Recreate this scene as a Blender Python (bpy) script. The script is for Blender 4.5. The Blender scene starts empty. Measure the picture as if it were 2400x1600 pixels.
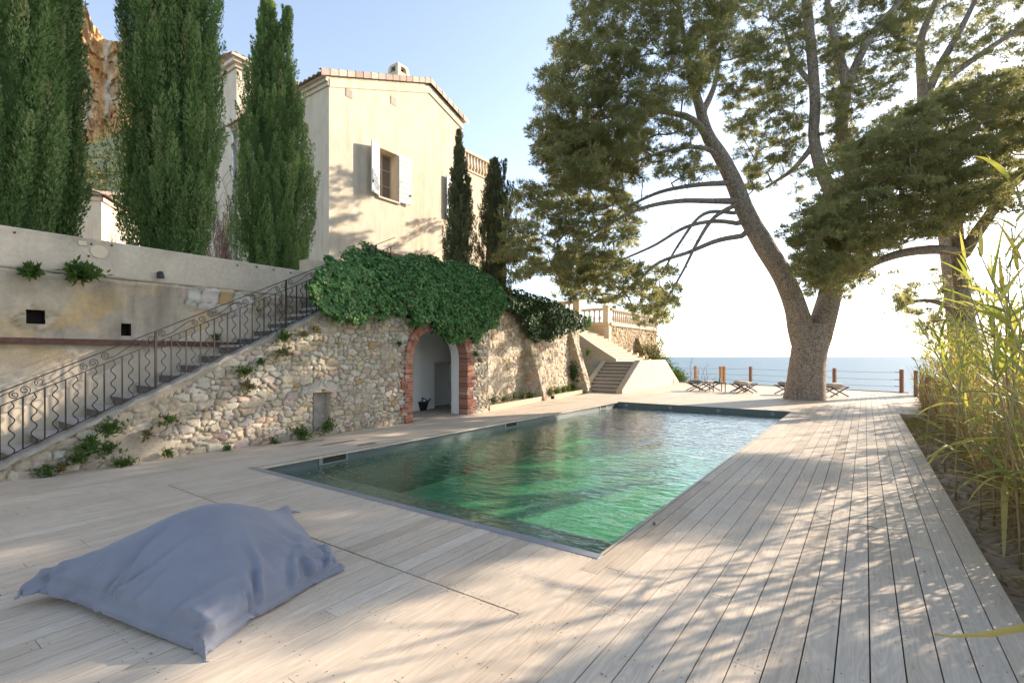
import bpy, math, random
import numpy as np
from mathutils import Vector, Matrix
R = math.radians
rng = np.random.default_rng(7)
random.seed(7)
scene = bpy.context.scene
col = scene.collection

# ---------------------------------------------------------------- camera, sky, sun, exposure
F, CX, HZ = 1160.0, 1200.0, 835.0          # focal length (px of the 2400 px photograph), principal column, horizon row
YAW = R(35.52)
SN, CS = math.sin(YAW), math.cos(YAW)
CAMZ = 1.6
cam = bpy.data.objects.new('camera', bpy.data.cameras.new('camera'))
col.objects.link(cam)
cam.location = (0, 0, CAMZ)
cam.rotation_euler = (R(90), 0, YAW)
cam.data.sensor_width = 36
cam.data.lens = F / 2400 * 36
cam.data.shift_y = 35 / 2400
cam.data.clip_start = 0.05
cam.data.clip_end = 60000
scene.camera = cam

SUN_AZ, SUN_EL = R(27), R(22)
world = bpy.data.worlds.new('World')
scene.world = world
world.use_nodes = True
wn = world.node_tree
bg = wn.nodes['Background']
sky = wn.nodes.new('ShaderNodeTexSky')
sky.sky_type = 'NISHITA'
sky.sun_disc = False
sky.sun_elevation = SUN_EL
sky.sun_rotation = SUN_AZ
sky.altitude = 20
sky.air_density = 1.0
sky.dust_density = 0.7
sky.ozone_density = 1.6
hs = wn.nodes.new('ShaderNodeHueSaturation'); hs.inputs['Saturation'].default_value = 0.74
wn.links.new(sky.outputs[0], hs.inputs['Color']); wn.links.new(hs.outputs[0], bg.inputs[0])
bg.inputs[1].default_value = 0.14
sl = bpy.data.lights.new('sun', 'SUN')
sl.energy = 4.3
sl.angle = R(0.55)
sl.color = (1.0, 0.87, 0.72)
sun = bpy.data.objects.new('sun', sl)
col.objects.link(sun)
sdir = Vector((math.sin(SUN_AZ) * math.cos(SUN_EL), math.cos(SUN_AZ) * math.cos(SUN_EL), math.sin(SUN_EL)))
sun.rotation_euler = sdir.to_track_quat('Z', 'Y').to_euler()
sun.location = sdir * 60
vs = scene.view_settings
vs.view_transform = 'Standard'
vs.look = 'None'
vs.exposure = 1.40
vs.gamma = 1
scene.cycles.use_denoising = True
scene.cycles.max_bounces = 8
scene.cycles.diffuse_bounces = 4
scene.cycles.glossy_bounces = 3
scene.cycles.transmission_bounces = 4
scene.cycles.transparent_max_bounces = 12
scene.cycles.sample_clamp_indirect = 6

# ---------------------------------------------------------------- pixel (2400 x 1600 photograph) -> place
def ray(u, v):
    a, b = (u - CX) / F, (HZ - v) / F
    return np.array([-SN + a * CS, CS + a * SN, b])
def pt(u, v, d):
    return np.array([0, 0, CAMZ]) + d * ray(u, v)
def onX(u, v, X):
    r = ray(u, v); return np.array([0, 0, CAMZ]) + r * (X / r[0])
def onY(u, v, Y):
    r = ray(u, v); return np.array([0, 0, CAMZ]) + r * (Y / r[1])
def onZ(u, v, z=0.0):
    r = ray(u, v); return np.array([0, 0, CAMZ]) + r * ((z - CAMZ) / r[2])
def q(u, v, d):                              # same, from the 2352 px view of the photograph
    return pt(u / 0.98, v / 0.98, d)

# ---------------------------------------------------------------- naming
def tag(o, label=None, cat=None, group=None, kind=None):
    if label: o['label'] = label
    if cat: o['category'] = cat
    if group: o['group'] = group
    if kind: o['kind'] = kind
    return o
def empty(name, loc, rz=0.0, label=None, cat=None, group=None):
    o = bpy.data.objects.new(name, None)
    col.objects.link(o)
    o.location = tuple(loc); o.rotation_euler = (0, 0, rz)
    o.empty_display_size = 0.2
    return tag(o, label, cat, group)
def link(name, me, parent=None):
    o = bpy.data.objects.new(name, me)
    col.objects.link(o)
    if parent is not None: o.parent = parent
    return o
def copy_tree(o, parent=None):
    c = o.copy(); col.objects.link(c)
    if parent is not None: c.parent = parent
    for ch in list(o.children): copy_tree(ch, c)
    return c

# ---------------------------------------------------------------- mesh building
class MB:
    def __init__(s): s.v = []; s.f = []; s.m = []; s.t = []
    def quad(s, a, b, c, d, m=0, t=0.5):
        n = len(s.v); s.v += [tuple(a), tuple(b), tuple(c), tuple(d)]; s.f.append((n, n+1, n+2, n+3)); s.m.append(m); s.t += [t]*4
    def poly(s, pts, m=0, t=0.5):
        n = len(s.v); s.v += [tuple(p) for p in pts]; s.f.append(tuple(range(n, n+len(pts)))); s.m.append(m); s.t += [t]*len(pts)
    def hexa(s, p, m=0, t=0.5):              # 8 points: bottom ring 0-3, top ring 4-7
        n = len(s.v); s.v += [tuple(x) for x in p]; s.t += [t]*8
        for f in ((3,2,1,0),(4,5,6,7),(0,1,5,4),(1,2,6,5),(2,3,7,6),(3,0,4,7)):
            s.f.append(tuple(n+i for i in f)); s.m.append(m)
    def box(s, x0, x1, y0, y1, z0, z1, m=0, t=0.5):
        s.hexa([(x0,y0,z0),(x1,y0,z0),(x1,y1,z0),(x0,y1,z0),(x0,y0,z1),(x1,y0,z1),(x1,y1,z1),(x0,y1,z1)], m, t)
    def bar(s, a, b, w, h=None, m=0, t=0.5, up=(0,0,1)):   # straight bar of section w x h
        h = h or w
        a = Vector(a); b = Vector(b); d = (b-a).normalized(); u = Vector(up)
        if abs(d.dot(u)) > 0.95: u = Vector((1,0,0))
        x = d.cross(u).normalized()*w/2; y = x.cross(d).normalized()*h/2
        s.hexa([a-x-y, a+x-y, a+x+y, a-x+y, b-x-y, b+x-y, b+x+y, b-x+y], m, t)
    def tube(s, pts, rad, k=8, m=0, t=0.5, cap=True):
        P = np.array(pts, float); n = len(P)
        rr = np.full(n, rad, float) if np.isscalar(rad) else np.array(rad, float)
        V, Fc = tube_np(P, rr, k)
        b = len(s.v); s.v += [tuple(x) for x in V]; s.t += [t]*len(V)
        for f in Fc: s.f.append(tuple(int(i)+b for i in f)); s.m.append(m)
        if cap:
            s.f.append(tuple(b+i for i in range(k))[::-1]); s.m.append(m)
            s.f.append(tuple(b+(n-1)*k+i for i in range(k))); s.m.append(m)
    def lathe(s, prof, k=16, c=(0,0,0), m=0, t=0.5):       # prof: (radius, z) list
        b = len(s.v)
        for r, z in prof:
            for i in range(k):
                a = 2*math.pi*i/k; s.v.append((c[0]+r*math.cos(a), c[1]+r*math.sin(a), c[2]+z)); s.t.append(t)
        for j in range(len(prof)-1):
            for i in range(k):
                s.f.append((b+j*k+i, b+j*k+(i+1)%k, b+(j+1)*k+(i+1)%k, b+(j+1)*k+i)); s.m.append(m)
        s.f.append(tuple(b+i for i in range(k))[::-1]); s.m.append(m)
        s.f.append(tuple(b+(len(prof)-1)*k+i for i in range(k))); s.m.append(m)
    def prism(s, pts, off, m=0, t=0.5):      # planar outline pushed by the vector off
        n = len(pts); b = len(s.v)
        s.v += [tuple(p) for p in pts] + [(p[0]+off[0], p[1]+off[1], p[2]+off[2]) for p in pts]; s.t += [t]*(2*n)
        s.f.append(tuple(b+i for i in range(n))[::-1]); s.m.append(m)
        s.f.append(tuple(b+n+i for i in range(n))); s.m.append(m)
        for i in range(n):
            j = (i+1) % n; s.f.append((b+i, b+j, b+n+j, b+n+i)); s.m.append(m)
    def build(s, name, mats, parent=None, smooth=False, bevel=0.0, fix=True):
        me = bpy.data.meshes.new(name)
        me.from_pydata(s.v, [], s.f); me.update()
        for x in (mats if isinstance(mats, (list, tuple)) else [mats]): me.materials.append(x)
        me.polygons.foreach_set('material_index', np.array(s.m, np.int32))
        a = me.attributes.new('tone', 'FLOAT', 'POINT'); a.data.foreach_set('value', np.array(s.t, np.float32))
        if fix:
            import bmesh
            bm = bmesh.new(); bm.from_mesh(me); bmesh.ops.recalc_face_normals(bm, faces=bm.faces)
            if bevel > 0:
                bmesh.ops.bevel(bm, geom=list(bm.edges), offset=bevel, segments=2, affect='EDGES', clamp_overlap=True)
            bm.to_mesh(me); bm.free()
        if smooth: me.polygons.foreach_set('use_smooth', np.ones(len(me.polygons), bool))
        return link(name, me, parent)

def tube_np(P, rr, k=8):
    n = len(P)
    T = np.gradient(P, axis=0) if n > 2 else np.repeat((P[1:]-P[:1]), 2, 0)
    T /= np.linalg.norm(T, axis=1, keepdims=True) + 1e-9
    u = np.array([0.0, 0, 1]) if abs(T[0][2]) < 0.9 else np.array([1.0, 0, 0])
    V = np.zeros((n, k, 3)); ang = np.linspace(0, 2*np.pi, k, endpoint=False)
    for i in range(n):
        u = u - T[i]*np.dot(u, T[i]); u /= np.linalg.norm(u) + 1e-9
        w = np.cross(T[i], u)
        V[i] = P[i] + rr[i]*(np.cos(ang)[:, None]*u + np.sin(ang)[:, None]*w)
    fc = []
    for i in range(n-1):
        for j in range(k):
            fc.append((i*k+j, i*k+(j+1) % k, (i+1)*k+(j+1) % k, (i+1)*k+j))
    return V.reshape(-1, 3), np.array(fc, np.int64)

def np_mesh(name, V, Fc, mats, tone=None, rgb=None, parent=None, smooth=False, midx=None):
    me = bpy.data.meshes.new(name)
    V = np.ascontiguousarray(V, np.float32); Fc = np.ascontiguousarray(Fc, np.int32)
    nf, k = Fc.shape
    me.vertices.add(len(V)); me.vertices.foreach_set('co', V.ravel())
    me.loops.add(nf*k); me.loops.foreach_set('vertex_index', Fc.ravel())
    me.polygons.add(nf); me.polygons.foreach_set('loop_start', np.arange(0, nf*k, k, dtype=np.int32))
    if smooth: me.polygons.foreach_set('use_smooth', np.ones(nf, bool))
    if midx is not None: me.polygons.foreach_set('material_index', np.ascontiguousarray(midx, np.int32))
    for x in (mats if isinstance(mats, (list, tuple)) else [mats]): me.materials.append(x)
    if tone is not None:
        a = me.attributes.new('tone', 'FLOAT', 'POINT'); a.data.foreach_set('value', np.ascontiguousarray(tone, np.float32))
    if rgb is not None:
        a = me.attributes.new('col', 'FLOAT_COLOR', 'POINT')
        a.data.foreach_set('color', np.concatenate([rgb, np.ones((len(rgb), 1))], 1).astype(np.float32).ravel())
    me.update(calc_edges=True); me.validate()
    return link(name, me, parent)

def unit(a): return a/(np.linalg.norm(a, axis=-1, keepdims=True) + 1e-9)
def blades(base, d, L, W, side=None, mid=0.45, droop=0.0):
    """kite-shaped leaves: base point, direction, length, width -> verts, quads"""
    n = len(base); d = unit(d)
    if side is None: side = unit(np.cross(d, rng.normal(size=(n, 3))))
    L = np.broadcast_to(L, (n,))[:, None]; W = np.broadcast_to(W, (n,))[:, None]
    V = np.empty((n, 4, 3))
    V[:, 0] = base
    V[:, 1] = base + d*L*mid + side*W*0.5
    V[:, 2] = base + d*L
    V[:, 3] = base + d*L*mid - side*W*0.5
    if droop: V[:, 2, 2] -= droop*L[:, 0]
    return V.reshape(-1, 3), np.arange(n*4).reshape(n, 4)

def hash2(ix, iy, s): 
    h = np.sin(ix*127.1 + iy*311.7 + s*74.7)*43758.5453
    return h - np.floor(h)
def vn(x, y, s=0):                            # value noise 0..1
    ix = np.floor(x); iy = np.floor(y); fx = x-ix; fy = y-iy
    fx = fx*fx*(3-2*fx); fy = fy*fy*(3-2*fy)
    a = hash2(ix, iy, s); b = hash2(ix+1, iy, s); c = hash2(ix, iy+1, s); d = hash2(ix+1, iy+1, s)
    return (a*(1-fx)+b*fx)*(1-fy) + (c*(1-fx)+d*fx)*fy
def fbm(x, y, s=0, o=4):
    r = 0; a = 0.5; t = 0
    for i in range(o):
        r = r + a*vn(x*2**i, y*2**i, s+i*3.7); t += a; a *= 0.5
    return r/t
def grid_faces(ny, nx, keep=None):
    i = np.arange(ny*nx).reshape(ny, nx)
    f = np.stack([i[:-1, :-1], i[:-1, 1:], i[1:, 1:], i[1:, :-1]], -1).reshape(-1, 4)
    if keep is not None: f = f[keep.ravel()[f].all(1)]
    return f
def inside(px, py, poly):
    poly = np.array(poly, float); c = np.zeros(px.shape, bool); j = len(poly)-1
    for i in range(len(poly)):
        xi, yi = poly[i]; xj, yj = poly[j]
        c ^= ((yi > py) != (yj > py)) & (px < (xj-xi)*(py-yi)/((yj-yi) + 1e-12) + xi)
        j = i
    return c

# ---------------------------------------------------------------- materials
def mat(name):
    m = bpy.data.materials.new(name); m.use_nodes = True
    nt = m.node_tree; p = nt.nodes['Principled BSDF']
    return m, nt, p
def nd(nt, typ, ins=None, **kw):
    n = nt.nodes.new(typ)
    for k, v in kw.items(): setattr(n, k, v)
    for k, v in (ins or {}).items():
        if isinstance(v, bpy.types.NodeSocket): nt.links.new(v, n.inputs[k])
        else: n.inputs[k].default_value = v
    return n
def c4(c): return (c[0], c[1], c[2], 1)
def ramp(nt, fac, stops):
    r = nt.nodes.new('ShaderNodeValToRGB'); e = r.color_ramp.elements
    while len(e) < len(stops): e.new(0.5)
    for x, (p, c) in zip(e, stops): x.position = p; x.color = c4(c)
    nt.links.new(fac, r.inputs[0]); return r.outputs[0]
def mixc(nt, fac, a, b, mode='MIX'):
    n = nt.nodes.new('ShaderNodeMix'); n.data_type = 'RGBA'; n.blend_type = mode
    for s, v in ((n.inputs[0], fac), (n.inputs[6], a), (n.inputs[7], b)):
        if isinstance(v, bpy.types.NodeSocket): nt.links.new(v, s)
        else: s.default_value = v if not isinstance(v, tuple) else c4(v)
    return n.outputs[2]
def noise(nt, scale, detail=4, rough=0.55, vec=None, out='Fac'):
    n = nd(nt, 'ShaderNodeTexNoise', {'Scale': scale, 'Detail': detail, 'Roughness': rough})
    if vec is not None: nt.links.new(vec, n.inputs['Vector'])
    return n.outputs[out]
def objco(nt, scale=None):
    c = nt.nodes.new('ShaderNodeTexCoord').outputs['Object']
    if scale is None: return c
    return nd(nt, 'ShaderNodeMapping', {'Vector': c, 'Scale': scale}).outputs[0]
def bump(nt, p, h, strength=0.3, dist=0.02):
    b = nd(nt, 'ShaderNodeBump', {'Height': h, 'Strength': strength, 'Distance': dist})
    nt.links.new(b.outputs[0], p.inputs['Normal']); return b

def plain(name, c, rough=0.6, metal=0.0, var=0.12, scale=8.0, bs=0.15, spec=0.4, vs_=None):
    m, nt, p = mat(name)
    co = objco(nt, vs_)
    n = noise(nt, scale, 5, 0.6, co)
    lo = tuple(x*(1-var) for x in c); hi = tuple(min(1, x*(1+var)) for x in c)
    nt.links.new(ramp(nt, n, [(0.25, lo), (0.75, hi)]), p.inputs['Base Color'])
    p.inputs['Roughness'].default_value = rough; p.inputs['Metallic'].default_value = metal
    p.inputs['Specular IOR Level'].default_value = spec
    if bs: bump(nt, p, noise(nt, scale*6, 4, 0.6, co), bs, 0.01)
    return m
def toned(name, stops, rough=0.7, scale=20, var=0.25, bs=0.3, bd=0.01):
    """colour chosen per piece by the mesh attribute tone, broken up by noise"""
    m, nt, p = mat(name); co = objco(nt)
    a = nd(nt, 'ShaderNodeAttribute', attribute_name='tone').outputs['Fac']
    c = ramp(nt, a, stops)
    n = noise(nt, scale, 6, 0.65, co)
    c = mixc(nt, 1.0, c, ramp(nt, n, [(0.25, (1-var,)*3), (0.75, (1+var*0.4,)*3)]), 'MULTIPLY')
    nt.links.new(c, p.inputs['Base Color']); p.inputs['Roughness'].default_value = rough
    p.inputs['Specular IOR Level'].default_value = 0.3
    if bs: bump(nt, p, noise(nt, scale*3, 5, 0.65, co), bs, bd)
    return m
def vcol(name, rough=0.85, scale=30, var=0.3, bs=0.5, bd=0.02):
    """colour from the mesh attribute col (each stone its own), broken up by noise"""
    m, nt, p = mat(name); co = objco(nt)
    a = nd(nt, 'ShaderNodeAttribute', attribute_name='col').outputs['Color']
    n = noise(nt, scale, 6, 0.7, co)
    c = mixc(nt, 1.0, a, ramp(nt, n, [(0.2, (1-var,)*3), (0.8, (1+var*0.5,)*3)]), 'MULTIPLY')
    nt.links.new(c, p.inputs['Base Color']); p.inputs['Roughness'].default_value = rough
    p.inputs['Specular IOR Level'].default_value = 0.2
    bump(nt, p, noise(nt, scale*2, 6, 0.7, co), bs, bd)
    return m
def leafmat(name, stops, trans=0.3, tcol=(0.25, 0.35, 0.05), rough=0.5, gloss=0.0):
    m, nt, p = mat(name)
    nt.nodes.remove(p)
    a = nd(nt, 'ShaderNodeAttribute', attribute_name='tone').outputs['Fac']
    c = ramp(nt, a, stops)
    d = nd(nt, 'ShaderNodeBsdfDiffuse', {'Color': c})
    tc = mixc(nt, 0.5, c, tcol)
    t = nd(nt, 'ShaderNodeBsdfTranslucent', {'Color': tc})
    x = nd(nt, 'ShaderNodeMixShader', {0: trans}); nt.links.new(d.outputs[0], x.inputs[1]); nt.links.new(t.outputs[0], x.inputs[2])
    o = x.outputs[0]
    if gloss:
        g = nd(nt, 'ShaderNodeBsdfGlossy', {'Color': (0.9, 0.95, 0.9, 1), 'Roughness': rough})
        y = nd(nt, 'ShaderNodeMixShader', {0: gloss}); nt.links.new(o, y.inputs[1]); nt.links.new(g.outputs[0], y.inputs[2]); o = y.outputs[0]
    nt.links.new(o, nt.nodes['Material Output'].inputs[0])
    return m

def deck_material():
    m, nt, p = mat('weathered_deck_wood')
    tone = nd(nt, 'ShaderNodeAttribute', attribute_name='tone').outputs['Fac']
    base = ramp(nt, tone, [(0.0, (0.46, 0.37, 0.275)), (0.3, (0.55, 0.45, 0.345)), (0.6, (0.59, 0.49, 0.38)), (0.85, (0.57, 0.48, 0.385)), (1.0, (0.64, 0.545, 0.435))])
    co = nt.nodes.new('ShaderNodeTexCoord').outputs['Object']
    off = nd(nt, 'ShaderNodeCombineXYZ', {0: nd(nt, 'ShaderNodeMath', {0: tone, 1: 37.0}, operation='MULTIPLY').outputs[0],
                                          1: nd(nt, 'ShaderNodeMath', {0: tone, 1: 91.0}, operation='MULTIPLY').outputs[0], 2: 0.0})
    v = nd(nt, 'ShaderNodeVectorMath', {0: co, 1: off.outputs[0]}, operation='ADD').outputs[0]
    g1 = noise(nt, 1.0, 6, 0.6, nd(nt, 'ShaderNodeMapping', {'Vector': v, 'Scale': (55, 1.6, 1)}).outputs[0])
    wv = nd(nt, 'ShaderNodeTexNoise', {'Vector': nd(nt, 'ShaderNodeMapping', {'Vector': v, 'Scale': (7, 0.9, 1)}).outputs[0], 'Scale': 1.0, 'Detail': 2.0, 'Distortion': 1.2}).outputs['Fac']
    rings = nd(nt, 'ShaderNodeMath', {0: nd(nt, 'ShaderNodeMath', {0: wv, 1: 70.0}, operation='MULTIPLY').outputs[0]}, operation='SINE').outputs[0]
    rings = nd(nt, 'ShaderNodeMapRange', {0: rings, 1: -1.0, 2: 1.0, 3: 0.92, 4: 1.04}).outputs[0]
    c = mixc(nt, 1.0, base, ramp(nt, g1, [(0.25, (0.84, 0.82, 0.80)), (0.7, (1.06, 1.06, 1.06))]), 'MULTIPLY')
    c = mixc(nt, 1.0, c, rings, 'MULTIPLY')
    st = noise(nt, 1.1, 4, 0.6, co)
    c = mixc(nt, 1.0, c, ramp(nt, st, [(0.3, (0.88, 0.87, 0.86)), (0.6, (1.04, 1.04, 1.03))]), 'MULTIPLY')
    nt.links.new(c, p.inputs['Base Color'])
    p.inputs['Roughness'].default_value = 0.62; p.inputs['Specular IOR Level'].default_value = 0.3
    bump(nt, p, g1, 0.25, 0.004)
    return m

M = {}
M['deck'] = deck_material()
M['gap'] = plain('dark_underdeck_shade', (0.03, 0.025, 0.02), 0.9, bs=0)
M['screw'] = plain('dark_screw_head', (0.05, 0.045, 0.04), 0.5, 0.6, bs=0)
M['alu'] = plain('brushed_aluminium', (0.34, 0.35, 0.38), 0.45, 0.6, 0.06, 20, 0.05)
M['liner'] = plain('grey_pool_liner', (0.105, 0.125, 0.12), 0.5, 0, 0.12, 3, 0.05)
M['pebble'] = plain('green_grey_pool_floor', (0.40, 0.42, 0.34), 0.8, 0, 0.4, 16, 0.6)
M['stone'] = vcol('rubble_stone', 0.88, 26, 0.34, 0.6, 0.02)
M['oldplaster'] = vcol('old_plaster', 0.9, 14, 0.22, 0.45, 0.02)
M['plaster'] = plain('tan_plaster', (0.50, 0.41, 0.30), 0.85, 0, 0.12, 2.2, 0.25)
M['plaster2'] = plain('ochre_plaster', (0.60, 0.42, 0.21), 0.85, 0, 0.12, 2.2, 0.25)
M['white'] = plain('white_lime_plaster', (0.74, 0.73, 0.70), 0.8, 0, 0.04, 3, 0.15)
M['brick'] = toned('red_brick', [(0, (0.25, 0.085, 0.055)), (0.4, (0.37, 0.135, 0.085)), (0.7, (0.45, 0.20, 0.13)), (0.9, (0.36, 0.22, 0.16)), (1, (0.50, 0.36, 0.27))], 0.85, 40, 0.4, 0.6, 0.01)
M['mortar'] = plain('pale_mortar', (0.46, 0.38, 0.29), 0.9, 0, 0.2, 20, 0.4)
M['stepstone'] = plain('grey_stone_tread', (0.40, 0.375, 0.345), 0.75, 0, 0.18, 9, 0.3)
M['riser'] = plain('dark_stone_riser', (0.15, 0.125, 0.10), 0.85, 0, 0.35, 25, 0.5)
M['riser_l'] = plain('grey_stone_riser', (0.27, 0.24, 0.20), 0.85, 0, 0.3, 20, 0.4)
M['iron'] = plain('wrought_iron', (0.045, 0.036, 0.033), 0.6, 0.5, 0.25, 30, 0.2)
M['rust'] = plain('rusty_steel', (0.13, 0.065, 0.05), 0.8, 0.3, 0.35, 12, 0.3)
M['black'] = plain('black_rubber', (0.018, 0.018, 0.02), 0.5, 0, 0.1, 10, 0.1)
M['dark'] = plain('dark_hole', (0.05, 0.035, 0.03), 0.9, bs=0)  # near-black puts the shade inside openings into colour; bolts share it
M['coping'] = plain('grey_mortar_coping', (0.30, 0.265, 0.22), 0.9, 0, 0.3, 7, 0.5)
M['ashlar'] = plain('pale_limestone', (0.58, 0.46, 0.32), 0.8, 0, 0.14, 6, 0.3)
M['tile'] = toned('terracotta_roof_tile', [(0, (0.38, 0.27, 0.20)), (0.5, (0.50, 0.375, 0.285)), (1, (0.58, 0.465, 0.365))], 0.8, 12, 0.3, 0.3)
M['shutter'] = plain('grey_white_painted_wood', (0.66, 0.65, 0.62), 0.5, 0, 0.05, 5, 0.08)
M['shutter_b'] = plain('blue_grey_and_shaded_wood', (0.36, 0.385, 0.385), 0.5, 0, 0.05, 5, 0.08)
M['frame'] = plain('tan_window_frame', (0.40, 0.33, 0.24), 0.5, 0, 0.08, 5, 0.08)
M['zinc'] = plain('zinc_pipe', (0.50, 0.50, 0.50), 0.45, 0.5, 0.15, 6, 0.1)
M['soil'] = plain('dry_soil', (0.37, 0.285, 0.20), 0.95, 0, 0.35, 5, 0.8)
M['terrace'] = plain('terrace_gravel', (0.36, 0.31, 0.24), 0.95, 0, 0.25, 5, 0.6)
M['post'] = plain('oiled_hardwood_post', (0.23, 0.10, 0.05), 0.6, 0, 0.2, 5, 0.15, vs_=(12, 12, 1))
M['post_l'] = plain('honey_wood_post', (0.40, 0.20, 0.075), 0.6, 0, 0.2, 5, 0.15, vs_=(12, 12, 1))
M['kerbwood'] = plain('pale_timber_kerb', (0.48, 0.36, 0.22), 0.7, 0, 0.15, 4, 0.2, vs_=(12, 1, 12))
M['cable'] = plain('steel_cable', (0.16, 0.16, 0.17), 0.4, 0.8, bs=0)
M['chairwood'] = plain('dark_chair_wood', (0.055, 0.04, 0.03), 0.5, 0, 0.2, 6, 0.1)
M['canvas'] = plain('beige_canvas', (0.55, 0.50, 0.43), 0.9, 0, 0.08, 30, 0.2)
M['pillow_g'] = plain('taupe_pillow', (0.46, 0.40, 0.33), 0.9, 0, 0.08, 40, 0.2)
M['teal'] = plain('turquoise_bottle', (0.02, 0.40, 0.30), 0.2, 0, 0.05, 5, 0)
M['orange'] = plain('orange_plastic', (0.75, 0.16, 0.02), 0.4, 0, 0.05, 5, 0)
M['bluegrey'] = plain('slate_blue_plastic', (0.13, 0.19, 0.26), 0.4, 0, 0.05, 5, 0)

def pillow_pattern():
    m, nt, p = mat('speckled_pillow')
    n = nd(nt, 'ShaderNodeTexVoronoi', {'Vector': objco(nt), 'Scale': 32.0}).outputs['Distance']
    nt.links.new(ramp(nt, n, [(0.3, (0.62, 0.62, 0.60)), (0.46, (0.10, 0.10, 0.11))]), p.inputs['Base Color'])
    p.inputs['Roughness'].default_value = 0.9
    return m
M['pillow_p'] = pillow_pattern()

def house_plaster():
    m, nt, p = mat('cream_house_plaster'); co = objco(nt)
    n1 = noise(nt, 0.55, 5, 0.6, co); n2 = noise(nt, 3.5, 6, 0.65, nd(nt, 'ShaderNodeMapping', {'Vector': co, 'Scale': (1, 1, 0.45)}).outputs[0])
    c = ramp(nt, n1, [(0.3, (0.61, 0.505, 0.38)), (0.7, (0.68, 0.58, 0.455))])
    c = mixc(nt, 1.0, c, ramp(nt, n2, [(0.3, (0.88, 0.85, 0.81)), (0.65, (1.04, 1.04, 1.04))]), 'MULTIPLY')
    n3 = noise(nt, 1.0, 5, 0.7, nd(nt, 'ShaderNodeMapping', {'Vector': co, 'Scale': (2.5, 2.5, 0.16)}).outputs[0])
    c = mixc(nt, 1.0, c, ramp(nt, n3, [(0.28, (0.84, 0.80, 0.74)), (0.5, (1.0, 1.0, 1.0))]), 'MULTIPLY')
    nt.links.new(c, p.inputs['Base Color']); p.inputs['Roughness'].default_value = 0.85
    p.inputs['Specular IOR Level'].default_value = 0.2
    bump(nt, p, noise(nt, 22, 6, 0.7, co), 0.25, 0.01)
    return m
M['house'] = house_plaster()

def bark_material(name, a, b, c):
    m, nt, p = mat(name); co = objco(nt, (1, 1, 0.55))
    v = nd(nt, 'ShaderNodeTexVoronoi', {'Vector': co, 'Scale': 14.0}, feature='DISTANCE_TO_EDGE').outputs['Distance']
    n = noise(nt, 9, 6, 0.7, co)
    cc = ramp(nt, n, [(0.25, a), (0.5, b), (0.75, c)])
    cc = mixc(nt, 1.0, cc, ramp(nt, v, [(0.0, (0.45, 0.42, 0.4)), (0.12, (1.05, 1.05, 1.05))]), 'MULTIPLY')
    nt.links.new(cc, p.inputs['Base Color']); p.inputs['Roughness'].default_value = 0.95
    p.inputs['Specular IOR Level'].default_value = 0.1
    h = nd(nt, 'ShaderNodeMath', {0: nd(nt, 'ShaderNodeMath', {0: v, 1: 0.3}, operation='MINIMUM').outputs[0], 1: n}, operation='ADD').outputs[0]
    bump(nt, p, h, 0.9, 0.06)
    return m
M['bark'] = bark_material('pine_bark', (0.22, 0.17, 0.13), (0.36, 0.295, 0.235), (0.48, 0.41, 0.34))
M['twig'] = plain('brown_twig', (0.16, 0.115, 0.08), 0.9, 0, 0.3, 15, 0)
M['twig_r'] = plain('reddish_bare_twig', (0.22, 0.13, 0.09), 0.9, 0, 0.3, 15, 0)
M['pine'] = leafmat('pine_needles', [(0, (0.12, 0.135, 0.062)), (0.45, (0.215, 0.23, 0.105)), (0.8, (0.32, 0.32, 0.145)), (1, (0.36, 0.28, 0.14))], 0.55, (0.56, 0.50, 0.18))
M['cypress'] = leafmat('cypress_scales', [(0, (0.085, 0.135, 0.052)), (0.5, (0.19, 0.275, 0.10)), (0.85, (0.30, 0.40, 0.15)), (1, (0.42, 0.37, 0.19))], 0.45, (0.34, 0.46, 0.12))
M['cypress_o'] = leafmat('olive_cypress_scales', [(0, (0.075, 0.078, 0.042)), (0.5, (0.14, 0.145, 0.07)), (1, (0.22, 0.20, 0.10))], 0.15, (0.15, 0.17, 0.04))
M['ivy'] = leafmat('ivy_leaf', [(0, (0.034, 0.082, 0.024)), (0.45, (0.080, 0.185, 0.050)), (0.8, (0.17, 0.30, 0.09)), (0.97, (0.31, 0.40, 0.15)), (1, (0.30, 0.20, 0.08))], 0.2, (0.2, 0.35, 0.03), 0.5, 0.025)
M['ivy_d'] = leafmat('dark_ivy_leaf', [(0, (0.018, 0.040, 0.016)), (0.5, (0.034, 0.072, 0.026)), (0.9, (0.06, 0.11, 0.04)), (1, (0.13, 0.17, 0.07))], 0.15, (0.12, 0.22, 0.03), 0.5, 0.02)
M['weed'] = leafmat('weed_leaf', [(0, (0.04, 0.085, 0.022)), (0.5, (0.075, 0.13, 0.035)), (0.85, (0.12, 0.17, 0.05)), (1, (0.22, 0.19, 0.08))], 0.25, (0.2, 0.3, 0.04))
M['drygrass'] = leafmat('dry_weed', [(0, (0.13, 0.10, 0.045)), (0.5, (0.19, 0.15, 0.065)), (1, (0.11, 0.13, 0.04))], 0.2, (0.25, 0.22, 0.06))
M['sage'] = leafmat('grey_green_leaf', [(0, (0.07, 0.09, 0.055)), (0.5, (0.115, 0.14, 0.085)), (1, (0.17, 0.19, 0.12))], 0.2, (0.2, 0.26, 0.08))
M['scrub'] = leafmat('hillside_scrub', [(0, (0.08, 0.09, 0.03)), (0.5, (0.16, 0.16, 0.055)), (1, (0.26, 0.23, 0.09))], 0.2, (0.25, 0.25, 0.06))
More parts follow.
